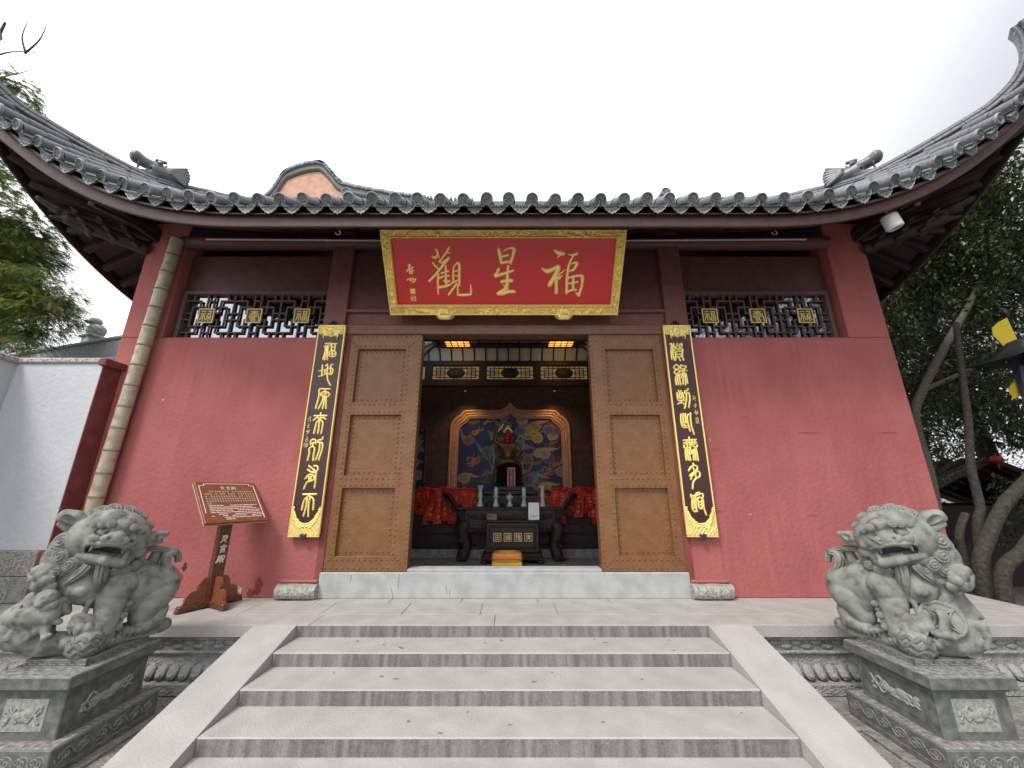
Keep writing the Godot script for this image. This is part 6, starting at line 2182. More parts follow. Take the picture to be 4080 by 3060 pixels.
func build_pedestal(s: float, c: Vector3, label: String, sd: int):
	var t := thing("lion_pedestal", label, "pedestal", Vector3(c.x, GROUND, c.z), 0.0, "pedestals of the guardian lions")
	var top := -0.009 - GROUND
	var y := func(v: float) -> float: return v - GROUND
	part("slab", cuboid(Vector3(0, top - 0.047, 0.055), Vector3(0.735, 0.094, 0.88), 0.008), M.plinth_stone, t)
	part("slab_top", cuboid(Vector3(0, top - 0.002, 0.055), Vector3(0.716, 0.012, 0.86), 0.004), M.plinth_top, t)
	part("neck", cuboid(Vector3(0, y.call(-0.115), 0.055), Vector3(0.66, 0.03, 0.8), 0.006), M.plinth_stone, t)
	part("block", cuboid(Vector3(0, y.call(-0.3), 0.055), Vector3(0.62, 0.36, 0.76), 0.008), M.plinth_stone, t)
	part("base_tier", cuboid(Vector3(0, y.call(-0.585), 0.065), Vector3(0.845, 0.21, 0.97), 0.008), M.plinth_stone, t)
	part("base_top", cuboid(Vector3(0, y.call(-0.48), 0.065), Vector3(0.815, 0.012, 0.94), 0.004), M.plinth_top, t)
	var front := Transform3D(Basis.IDENTITY, Vector3(0, y.call(-0.3), 0.436))
	var flank := Transform3D(Basis(Vector3.UP, -s * PI / 2.0), Vector3(-s * 0.311, y.call(-0.3), 0.055))
	for k in 2:
		var w := 0.36 if k == 0 else 0.56
		var h := 0.23
		var tr := front if k == 0 else flank
		part("carved_panel", cuboid(Vector3.ZERO, Vector3(w, h, 0.006), 0.002), M.carved_stone if k == 0 else M.plinth_stone, t, tr)
		part("panel_relief", relief_blob(sd + k * 5, w * 0.95, h * 0.9), M.carved_stone, t, tr)
	# scrolls in low relief on the base
	for k in 2:
		var g := Geo.new()
		var w := 0.78 if k == 0 else 0.9
		for i in 6:
			var x0 := -w * 0.5 + w * (i + 0.5) / 6.0
			for e in [-1.0, 1.0]:
				var p := []
				for j in 14:
					var a := j * 0.62
					var r := 0.05 * (1.0 - j / 16.0)
					p.push_back(Vector3(x0 + e * (0.02 + r * cos(a)) , 0.005 + r * sin(a) * e, 0.0))
				g.tube(p, 0.006, 6)
		g.bar(Vector3(-w * 0.5, -0.075, 0), Vector3(w * 0.5, -0.075, 0), 0.006, 0.008)
		part("base_scrolls", g, M.plinth_top, t, Transform3D(Basis.IDENTITY, Vector3(0, y.call(-0.57), 0.549)) if k == 0 else Transform3D(Basis(Vector3.UP, -s * PI / 2.0), Vector3(-s * 0.4225, y.call(-0.57), 0.065)))

# the lion's masses: op, end, radius, end, radius, blend (millimetres)
const LION_BODY := "c 55 582 23 197 -109 508 -194 201 32; c -109 508 -194 201 -194 474 -353 197 32; c -280 387 -323 135 -280 387 -323 135 6; c -221 535 -337 137 -221 535 -337 137 6; c -241 425 -436 118 -241 425 -436 118 11; c -118 398 -189 166 -118 398 -189 166 24; c 112 487 -61 173 -107 406 -287 182 32; c -161 337 -363 161 -161 337 -363 161 24; c -262 353 -293 142 -214 212 -222 105 11; c -286 219 -342 85 -283 100 -340 68 11; c -287 120 -303 69 -246 92 -170 59 11; c -282 87 -149 37 -282 87 -149 37 4; c -257 99 -112 37 -257 99 -112 37 4; c -220 105 -92 36 -220 105 -92 36 4; c -179 108 -82 30 -179 108 -82 30 4; c -290 112 -264 40 -290 112 -264 40 4; c -289 152 -331 45 -289 152 -331 45 4; c -286 71 -132 14 -285 43 -117 6 4; c -262 79 -97 14 -261 51 -83 6 4; c -226 87 -77 14 -225 59 -63 6 4; c -187 93 -69 14 -187 66 -55 6 4; c -284 50 -475 58 -229 2 -276 44 20; c -229 2 -276 44 -156 34 -88 53 20; c -156 34 -88 53 -147 14 69 50 20; c -220 45 -390 113 0 26 27 112 32; c 0 26 27 112 169 106 263 96 32; c -124 524 22 157 -124 524 22 157 7; c -119 433 41 128 -144 238 72 94 5; c -144 238 72 97 -165 146 93 79 8; c -137 225 118 86 -50 273 252 61 9; c -178 120 68 61 -178 120 68 61 6; c -169 200 184 50 -169 200 184 50 4; c -141 219 230 51 -141 219 230 51 4; c -104 233 264 49 -104 233 264 49 4; c -58 253 286 43 -58 253 286 43 4; c -185 171 217 20 -193 146 223 7 4; c -150 186 263 19 -158 161 269 7 4; c -107 200 295 19 -115 175 301 7 4; c -64 225 307 19 -72 200 313 7 4; c -132 252 151 55 -45 309 257 44 7; c -143 83 208 129 -143 83 208 129 3; c -186 60 101 60 -10 114 261 58 11; c -10 114 261 58 73 146 256 58 11; c -209 58 40 31 -184 0 102 36 8; c 51 566 128 176 51 566 128 176 24; c 35 550 140 124 178 592 162 144 24; c -53 604 222 30 54 629 252 28 5; c -19 540 254 62 -19 540 254 62 4; c -55 485 180 24 -34 310 199 22 6; c -34 310 199 24 -20 213 225 28 6; c 113 511 211 38 104 479 230 20 5; c 245 615 183 123 245 615 183 123 20; c 175 455 240 58 253 642 272 66 6; c 294 647 322 104 294 647 322 104 8; c 260 736 359 51 260 736 359 51 5; c 319 733 372 51 319 733 372 51 5; c 245 694 400 56 245 694 400 56 5; c 316 660 383 45 316 660 383 45 5; c 203 656 388 56 203 656 388 56 5; c 245 615 399 52 245 615 399 52 5; c 186 597 359 49 186 597 359 49 5; c 229 555 358 39 229 555 358 39 5; c 351 689 374 37 351 689 374 37 5; c 217 695 360 43 217 695 360 43 5; c 172 669 386 21 143 687 374 4 4; c 158 606 360 21 129 623 348 4 4; c 287 696 411 21 294 665 431 4 4; c -11 998 98 264 -11 998 98 264 11; c -107 991 38 186 78 1009 206 189 24; c -169 1100 170 98 -169 1100 170 98 7; c -59 1146 190 128 -59 1146 190 128 11; c 26 1148 213 116 26 1148 213 116 11; c -215 948 142 76 -49 981 293 80 9; c 78 1020 260 74 78 1020 260 74 4; c 163 970 244 64 163 970 244 64 4; c 152 879 234 60 152 879 234 60 4; c -229 928 22 68 -229 928 22 68 4; c -210 848 -16 64 -210 848 -16 64 4; c -237 929 109 45 -237 929 109 45 4; c -219 1010 254 64 -219 1010 254 64 5; c -188 1010 302 46 -188 1010 302 46 5; c -101 1016 334 55 -101 1016 334 55 5; c -249 979 199 46 -249 979 199 46 5; c -255 978 228 42 -182 1003 321 45 5; s -281 972 252 13 -281 972 252 13 3; s -219 1004 334 14 -219 1004 334 14 3; s -228 876 225 54 -74 909 338 50 3; s -174 868 166 59 -18 901 281 55 3; s -107 861 105 60 39 892 211 56 3; s -235 843 191 31 -197 861 254 45 3; c -258 887 103 17 -261 911 182 23 3; c -261 911 182 23 -241 948 260 23 3; c -241 948 260 23 -209 964 317 22 3; c -209 964 317 22 -160 963 348 22 3; c -160 963 348 22 -102 971 353 20 3; c -102 971 353 20 -48 990 335 14 3; c -256 918 234 11 -256 918 234 11 2; c -246 925 251 11 -246 925 251 11 2; c -236 931 267 11 -236 931 267 11 2; c -226 936 283 11 -226 936 283 11 2; c -215 940 297 11 -215 940 297 11 2; c -203 943 309 11 -203 943 309 11 2; c -190 943 320 11 -190 943 320 11 2; c -175 942 329 11 -175 942 329 11 2; c -160 940 337 11 -160 940 337 11 2; c -145 937 343 11 -145 937 343 11 2; c -129 933 349 11 -129 933 349 11 2; c -242 895 185 16 -246 853 195 6 4; c -81 938 332 18 -62 892 336 6 4; c -145 835 192 27 -93 852 240 29 5; c -168 838 239 21 -138 852 280 20 5; c -226 766 159 44 -172 809 276 43 6; c -164 812 270 43 25 857 320 32 6; c -183 771 104 63 39 835 266 76 11; c -225 860 106 23 -233 799 153 25 4; c -214 796 75 43 -214 796 75 43 5; c -19 973 307 14 36 958 304 16 5; c 36 958 304 16 48 925 301 16 5; c 48 925 301 16 25 886 294 14 5; c 25 886 294 14 33 861 314 12 5; s -266 1003 150 53 -266 1003 150 53 3; s -115 1061 315 55 -115 1061 315 55 3; c -240 1000 120 45 -240 1000 120 45 3; c -84 1058 282 47 -84 1058 282 47 3; c -258 1026 76 24 -230 1038 196 19 5; c -273 972 89 13 -243 987 184 13 5; c -130 1082 274 19 -26 1092 301 21 5; c -154 1028 293 12 -55 1038 315 12 5; c -237 1054 54 44 -223 1069 162 43 6; c -124 1115 239 42 26 1129 281 44 6; c 135 1133 204 51 236 1191 256 65 6; c 236 1191 256 69 309 1212 282 63 6; c 330 1194 301 41 330 1194 301 41 5; s 250 1187 349 45 221 1155 310 39 4; c 189 1083 200 51 282 1091 244 44 5; c 282 1091 244 44 336 1138 279 37 5; c 212 1039 206 36 282 1041 230 23 5; c -189 960 -64 58 -224 970 -164 64 6; c -224 970 -164 64 -264 994 -241 30 6; c -200 919 -101 49 -238 919 -217 28 5; s -303 984 -182 23 -276 972 -143 25 3; c 263 823 186 187 263 823 186 187 20; c 163 740 149 156 163 740 149 156 20; c 329 786 192 135 329 786 192 135 20; c 189 1019 10 253 189 1019 10 253 32; c 228 891 45 260 228 891 45 260 32; c -77 714 -3 97 33 705 165 114 24; c -124 736 -113 67 -91 680 25 64 8; c -167 675 -234 39 -123 732 -139 45 4; c -168 597 -153 38 -117 636 -52 39 4; c -169 552 -127 24 -171 419 -102 20 4; c -207 572 -230 29 -164 662 -190 34 4; c -287 518 -397 30 -248 511 -226 25 4; c -177 421 -94 20 -180 346 -83 15 4; c -143 707 -293 58 -161 812 -310 47 8"
const LION_RIBBON := "c 318 447 208 85 371 318 257 59 11; c 362 477 222 50 425 332 306 21 11; c 273 263 249 51 347 278 357 44 7; c 347 278 357 44 351 209 374 34 7; c 351 209 374 34 331 109 370 15 7; c 124 91 194 108 293 125 294 81 11; c 273 195 222 138 273 195 222 138 20; c 235 79 282 38 309 147 336 38 6; c -21 204 306 38 42 197 377 34 4; c 42 197 377 34 43 147 337 21 4; c 242 438 247 60 273 289 249 59 7"
const LION_CUB := "c 163 508 378 77 163 508 378 77 6; c 134 489 406 43 139 476 438 38 4; c 138 526 437 19 138 526 437 19 4; c 109 541 409 17 109 541 409 17 4; c 174 485 443 17 147 499 446 25 3; c 138 517 327 29 138 517 327 29 3; c 96 450 369 42 96 450 369 42 5; c 110 439 396 38 110 439 396 38 5; c 104 420 321 39 104 420 321 39 5; c 123 458 298 39 123 458 298 39 5; c 111 488 384 35 111 488 384 35 5; c 129 428 401 30 129 428 401 30 5; c 119 359 349 72 226 363 397 83 8; c 226 363 397 83 321 361 419 75 8; c 101 332 374 40 101 332 374 40 3; c 345 405 428 26 316 456 427 13 4; c 345 405 428 23 371 442 439 11 4; c 92 321 337 35 46 299 321 25 4; c 127 293 357 43 81 197 369 30 5; c 67 189 382 32 67 189 382 32 3; c 51 205 368 21 51 205 368 21 3; c 182 292 382 52 163 245 392 38 5; c 290 319 417 56 224 234 409 37 5; c 295 271 422 39 320 213 445 28 5; c 314 212 453 33 314 212 453 33 3; c 199 206 398 32 199 206 398 32 3; c 370 440 300 78 420 353 361 86 20; c 420 353 361 86 405 195 388 84 20; c 365 150 377 56 162 89 294 67 20; c 287 209 303 144 287 209 303 144 24; c 356 484 300 69 342 362 301 88 20; c 367 107 393 24 446 272 400 28 6; c 109 442 271 49 64 367 255 30 6; c 253 473 325 59 132 370 265 59 11"
const LION_CURLS := "209 976 299 92; 184 859 303 86; 112 783 278 79; 289 857 291 73; 208 735 270 83; 319 779 264 65; 287 942 288 65; 377 797 263 51; -97 1160 -61 66; -42 1216 30 80; 38 1235 103 85; 92 1225 151 78; 141 1206 183 68; 181 1172 192 51; -168 1077 -99 50; -190 1022 -65 45; -181 720 -30 57; -166 692 52 62; -139 694 103 53; -282 1060 94 39; -278 1089 166 40; -157 1134 289 41; -102 1134 313 39; -38 1134 317 39; -273 1023 49 31; -228 359 -32 32; -227 263 -4 35; -219 168 17 37; -209 217 -1 27; -214 311 -32 25; 70 721 253 61; -176 782 -79 51"
const LION_LOCKS := "-104 759 203 64, -119 677 216 63, -115 583 206 49, -85 497 193 24, -41 470 192 8; -16 768 256 75, 9 707 279 70, 64 654 288 58, 115 598 281 26, 118 551 270 8; -114 791 -158 45, -145 841 -213 48, -203 838 -280 51, -261 810 -360 54, -303 754 -412 55, -310 685 -431 48; -298 789 -394 60, -271 777 -328 66, -277 705 -306 60, -313 603 -340 42, -330 526 -355 19; -155 655 -114 44, -180 595 -164 33, -201 576 -210 11; -134 721 149 42, -146 695 110 46, -154 684 49 43; -147 611 -26 39, -167 620 -85 37, -191 570 -134 24, -194 518 -96 22, -209 423 -82 11; 130 721 254 61, 182 686 261 50, 241 676 260 30; -188 668 -212 34, -163 716 -175 38, -143 738 -103 33"

# ------------------------------------------------------------------ garden wall, far buildings, sign, pipe, banner, small things
func build_garden_wall():
	var t := thing("garden_wall", "white plastered garden wall with a dark red end and stone foot, left of the hall", "wall")
	part("plaster", cuboid(Vector3(-7.28, 2.1, 0.115), Vector3(1.42, 2.84, 0.35), 0.01), M.white_plaster, t)
	part("return_wall", cuboid(Vector3(-8.17, 2.1, 3.2), Vector3(0.36, 2.84, 6.5), 0.01), M.white_plaster, t)
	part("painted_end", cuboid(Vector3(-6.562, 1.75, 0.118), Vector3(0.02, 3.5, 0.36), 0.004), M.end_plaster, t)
	part("coping", cuboid(Vector3(-7.3, 3.56, 0.1), Vector3(1.5, 0.09, 0.46), 0.02), M.coping, t)
	part("coping", cuboid(Vector3(-8.17, 3.562, 3.25), Vector3(0.48, 0.09, 6.5), 0.02), M.coping, t)
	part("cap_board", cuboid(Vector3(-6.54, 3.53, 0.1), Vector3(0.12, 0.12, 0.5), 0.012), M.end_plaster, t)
	var rng := RandomNumberGenerator.new()
	rng.seed = 8
	for r in 2:
		var x := -8.0
		while x < -6.62:
			var w := minf(rng.randf_range(0.45, 0.7), -6.6 - x)
			if w < 0.2: break
			var stone := part("foot_stone", cuboid(Vector3(x + w * 0.5, 0.172 + 0.343 * r, 0.13), Vector3(w - 0.008, 0.336, 0.37), 0.012), M.rough_stone if rng.randf() < 0.6 else M.grey_stone, t)
			x += w
	for r in 2:
		for k in 8:
			part("foot_stone", cuboid(Vector3(-8.16, 0.172 + 0.343 * r, 0.62 + 0.72 * k + 0.3 * r), Vector3(0.4, 0.336, 0.712), 0.012), M.rough_stone, t)
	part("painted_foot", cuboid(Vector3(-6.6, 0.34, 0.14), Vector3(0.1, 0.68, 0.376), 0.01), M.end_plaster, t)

func tiled_roof(t: Node3D, c: Vector3, half: float, depth: float, rise: float, gap: float, turn: float):
	# a pitched roof seen from below: front slope with barrel rows, discs at the eave, and a ridge
	var b := Transform3D(Basis(Vector3.UP, turn), c)
	var g := Geo.new()
	g.xf = b
	g.quad(Vector3(-half, 0, 0), Vector3(half, 0, 0), Vector3(half, rise, -depth), Vector3(-half, rise, -depth), Vector3(0, 1, 0.5))
	g.quad(Vector3(-half, 0, -2 * depth), Vector3(half, 0, -2 * depth), Vector3(half, rise, -depth), Vector3(-half, rise, -depth), Vector3(0, 1, -0.5))
	g.fan([Vector3(half, 0, 0), Vector3(half, 0, -2 * depth), Vector3(half, rise, -depth)], Vector3.RIGHT)
	g.fan([Vector3(-half, 0, 0), Vector3(-half, 0, -2 * depth), Vector3(-half, rise, -depth)], Vector3.LEFT)
	var roof := part("roof", g, M.far_tile, t)
	var row := Geo.new()
	row.tube([Vector3(0, 0.03, 0.06), Vector3(0, rise + 0.03, -depth)], gap * 0.26, 8)
	var rm := row.mesh(M.far_tile)
	var x := -half + gap * 0.5
	while x < half:
		put("tile_row", rm, roof, b * at(x, 0, 0))
		x += gap
	g = Geo.new()
	g.xf = b
	g.box(Vector3(0, rise + 0.3, -depth), Vector3(half * 2.0, 0.75, 0.3), 0.03)
	g.box(Vector3(0, rise + 0.72, -depth), Vector3(half * 2.06, 0.12, 0.42), 0.03)
	part("ridge", g, M.far_tile, t)
	return b

func build_far_buildings():
	var t := thing("side_hall", "grey tiled hall roof behind the white garden wall, with a lion finial on its ridge", "building")
	var b: Transform3D = tiled_roof(t, Vector3(-22.1, 5.35, -7.3), 5.0, 2.6, 1.05, 0.42, -0.35)
	part("wall", cuboid(Vector3(0, -3.4, -2.6), Vector3(9.4, 6.9, 4.4)), M.white_plaster, t, b)
	for k in 12:
		part("ridge_slot", cuboid(Vector3(3.9 - 0.36 * k, 1.42, -2.43), Vector3(0.24, 0.16, 0.02)), M.dark_ink, t, b)
	var g := Geo.new()
	g.xf = b
	g.box(Vector3(4.75, 1.75, -2.6), Vector3(0.55, 0.7, 0.55), 0.04)
	g.box(Vector3(4.75, 2.12, -2.6), Vector3(0.7, 0.1, 0.7), 0.02)
	g.ball(Vector3(4.75, 2.42, -2.6), Vector3(0.3, 0.3, 0.3), 12, 8)
	g.ball(Vector3(4.72, 2.78, -2.5), Vector3(0.2, 0.18, 0.22), 10, 8)
	g.ball(Vector3(4.72, 2.72, -2.3), Vector3(0.12, 0.08, 0.1), 8, 6)
	part("ridge_finial", g, M.far_tile, t)
	t = thing("rear_gallery", "low grey tiled gallery roof just above the white garden wall", "building")
	b = tiled_roof(t, Vector3(-17.2, 4.9, -5.6), 4.6, 1.3, 0.75, 0.34, -0.3)
	part("wall", cuboid(Vector3(0, -2.6, -1.3), Vector3(8.6, 5.2, 2.0)), M.white_plaster, t, b)
	# pink gable with a wavy tiled edge, high behind the roof
	t = thing("pink_gable_hall", "pink plastered hall with a wavy tile edged gable, high behind the roof ridge", "building")
	var edge := [Vector2(-15.5, 16.2), Vector2(-14.6, 16.9), Vector2(-13.7, 18.0), Vector2(-13.3, 19.0), Vector2(-13.0, 19.45), Vector2(-12.1, 19.88), Vector2(-11.3, 20.02), Vector2(-10.95, 19.9), Vector2(-10.4, 19.3), Vector2(-10.0, 18.8), Vector2(-9.5, 18.45), Vector2(-8.1, 18.1), Vector2(-6.6, 17.8), Vector2(-4.5, 17.5), Vector2(-2.0, 17.3)]
	var sm := smooth_path(edge, 4)
	var poly := PackedVector2Array([Vector2(-2.0, -0.7), Vector2(-15.5, -0.7)])
	for p in sm: poly.push_back(p - Vector2(0, 0.25))
	g = Geo.new()
	g.prism(poly, -12.6, -12.0)
	part("gable_wall", g, M.pink_plaster, t)
	var band := []
	for p in sm: band.push_back(Vector3(p.x, p.y - 0.28, -12.0))
	g = Geo.new()
	g.tube(band, 0.17, 8)
	part("gable_moulding", g, M.plinth_stone, t)
	band = []
	for p in sm: band.push_back(Vector3(p.x, p.y - 0.02, -12.1))
	g = Geo.new()
	g.tube(band, 0.2, 8, 0.0, 8, 1.0)
	var rng := RandomNumberGenerator.new()
	rng.seed = 4
	for i in band.size() - 1:
		for k in 3:
			var p: Vector3 = band[i].lerp(band[i + 1], k / 3.0)
			g.box(p + Vector3(0, 0.12 + rng.randf_range(-0.02, 0.04), 0.1), Vector3(0.14, 0.2, 0.5), 0.03)
	part("gable_tiles", g, M.far_tile, t)
	# shed with a low tiled roof under the trees on the right
	t = thing("garden_shed", "dark low shed with an old tiled roof under the trees, right of the hall", "shed")
	part("wall", cuboid(Vector3(12.2, 0.2, -5.2), Vector3(4.4, 1.9, 2.4)), M.dark_wood, t)
	g = Geo.new()
	for s in [-1.0, 1.0]:
		g.quad(Vector3(12.1, 2.25, -3.6), Vector3(12.1, 2.25, -7.0), Vector3(12.1 + s * 2.7, 1.1, -7.0), Vector3(12.1 + s * 2.7, 1.1, -3.6), Vector3.UP)
	var roof := part("roof", g, M.dark_wood, t)
	for s in [-1.0, 1.0]:
		g = Geo.new()
		g.bar(Vector3(12.1, 2.27, -3.55), Vector3(12.1 + s * 2.75, 1.1, -3.55), 0.14, 0.14, 0.02)
		part("verge", g, M.dark_wood, t)
		for k in 8:
			g = Geo.new()
			g.tube([Vector3(12.1, 2.28, -3.7 - 0.4 * k), Vector3(12.1 + s * 2.7, 1.13, -3.7 - 0.4 * k)], 0.09, 8)
			part("tile_row", g, M.bark, roof)
	t = thing("gate_roof", "short red brown tiled roof end beyond the right corner of the hall", "roof")
	part("eave", cuboid(Vector3(11.3, 3.0, -6.6), Vector3(2.6, 0.1, 1.2), 0.02), M.fascia_wood, t, Transform3D(Basis(Vector3.BACK, 0.0), Vector3.ZERO))
	for k in 7:
		g = Geo.new()
		g.tube([Vector3(10.2 + 0.36 * k, 3.1, -6.0), Vector3(10.2 + 0.36 * k, 3.55, -7.1)], 0.12, 8)
		part("tile_row", g, M.fascia_wood, t)

# ------------------------------------------------------------------ trees
func limb(g: Geo, pts: Array, r0: float, r1: float, seg := 9):
	var p := smooth_path(pts, 5)
	var r := []
	for i in p.size(): r.push_back(lerpf(r0, r1, i / float(p.size() - 1)))
	g.tube(p, r, seg)

func leaf_clump(sd: int, count: int, spread: float, size: float) -> Geo:
	var rng := RandomNumberGenerator.new()
	rng.seed = sd
	var g := Geo.new()
	for i in count:
		var dir := Vector3(rng.randf_range(-1, 1), rng.randf_range(-0.7, 0.9), rng.randf_range(-1, 1)).normalized()
		var base := dir * spread * rng.randf_range(0.15, 1.0)
		var lo := size * rng.randf_range(0.7, 1.2)
		var along := (dir + Vector3(rng.randf_range(-0.6, 0.6), rng.randf_range(-0.8, 0.2), rng.randf_range(-0.6, 0.6))).normalized()
		var side := along.cross(Vector3(rng.randf_range(-0.4, 0.4), 1, rng.randf_range(-0.4, 0.4))).normalized() * lo * 0.24
		var up := side.cross(along).normalized() * lo * 0.07
		var mid := base + along * lo * 0.5
		var tip := base + along * lo
		for s in [1.0, -1.0]:
			g.fan([base, mid + side * s + up, tip - up], Vector3.UP)
			g.fan([base, tip - up, mid - up * 0.4], Vector3.UP)
	return g

func feather(sd: int) -> Geo:
	# a drooping spray of conifer needles: a stalk with rows of narrow leaflets
	var rng := RandomNumberGenerator.new()
	rng.seed = sd
	var g := Geo.new()
	for b in 5:
		var a := rng.randf_range(-0.9, 0.9)
		var d := Vector3(sin(a), rng.randf_range(-0.9, 0.1), cos(a)).normalized()
		var len := rng.randf_range(0.28, 0.5)
		var side := d.cross(Vector3.UP).normalized()
		for k in 11:
			var t := (k + 0.5) / 11.0
			var p := d * len * t + Vector3(0, -0.12 * t * t, 0)
			var l := 0.085 * (1.0 - 0.5 * t) * rng.randf_range(0.8, 1.2)
			for s in [1.0, -1.0]:
				var e: Vector3 = p + (side * s + d * 0.7 + Vector3(0, rng.randf_range(-0.5, 0.1), 0)).normalized() * l
				var w := d * 0.012
				g.fan([p - w, e, p + w], Vector3.UP)
	return g

func scatter(called: String, parent: Node, meshes: Array, mat: Material, spots: Array, kind := "stuff"):
	# spots: [position, scale, colour, outward]
	for m in meshes.size():
		var own := []
		for i in range(m, spots.size(), meshes.size()): own.push_back(spots[i])
		if own.is_empty(): continue
		var mm := MultiMesh.new()
		mm.transform_format = MultiMesh.TRANSFORM_3D
		mm.use_colors = true
		mm.mesh = (meshes[m] as Geo).mesh(mat)
		mm.instance_count = own.size()
		for i in own.size():
			var q = own[i]
			var o: Vector3 = q[3]
			var yaw := atan2(o.x, o.z)
			mm.set_instance_transform(i, Transform3D(Basis(Vector3.UP, yaw + sin(i * 7.3) * 0.5).scaled_local(Vector3.ONE * q[1]), q[0]))
			mm.set_instance_color(i, q[2])
		var mi := MultiMeshInstance3D.new()
		mi.name = numbered(called, parent)
		mi.multimesh = mm
		parent.add_child(mi)
		mi.set_meta("kind", kind)

func leafy_tree(label: String, at_: Vector3, trunks: Array, blobs: Array, per: int, sd: int, bark: Material, group: String) -> Node3D:
	var t := thing("leafy_tree", label, "tree", Vector3.ZERO, 0.0, group)
	for tr in trunks:
		var g := Geo.new()
		limb(g, tr[0], tr[1], tr[2], 12)
		part("trunk" if tr[1] > 0.09 else "branch", g, bark, t)
	var rng := RandomNumberGenerator.new()
	rng.seed = sd
	var n := noise(sd, 0.9, 2)
	var spots := []
	var twigs := Geo.new()
	for b in blobs:
		var c: Vector3 = b[0]
		var r: Vector3 = b[1]
		var count := int(per * r.x * r.y * r.z)
		for i in count:
			var d := Vector3(rng.randfn(), rng.randfn(), rng.randfn()).normalized()
			var p := c + d * r * pow(rng.randf(), 0.42)
			if n.get_noise_3dv(p) < -0.1 + 0.0 * p.x: continue
			var v := rng.randf_range(0.65, 1.25)
			var col := Color(0.042 * v, 0.066 * v, 0.022 * v)
			if rng.randf() < 0.12: col = Color(0.085 * v, 0.1 * v, 0.026 * v)
			spots.push_back([p, rng.randf_range(0.8, 1.3), col, d])
			if i % 14 == 0:
				twigs.tube([c.lerp(p, 0.2), c.lerp(p, 0.6) + Vector3(0, rng.randf_range(-0.1, 0.2), 0), p], [0.02, 0.012, 0.005], 5)
	part("twigs", twigs, bark, t).set_meta("kind", "stuff")
	scatter("leaves", t, [leaf_clump(sd + 1, 11, 0.2, 0.115), leaf_clump(sd + 2, 11, 0.22, 0.13), leaf_clump(sd + 3, 9, 0.18, 0.11)], M.leaf, spots)
	return t

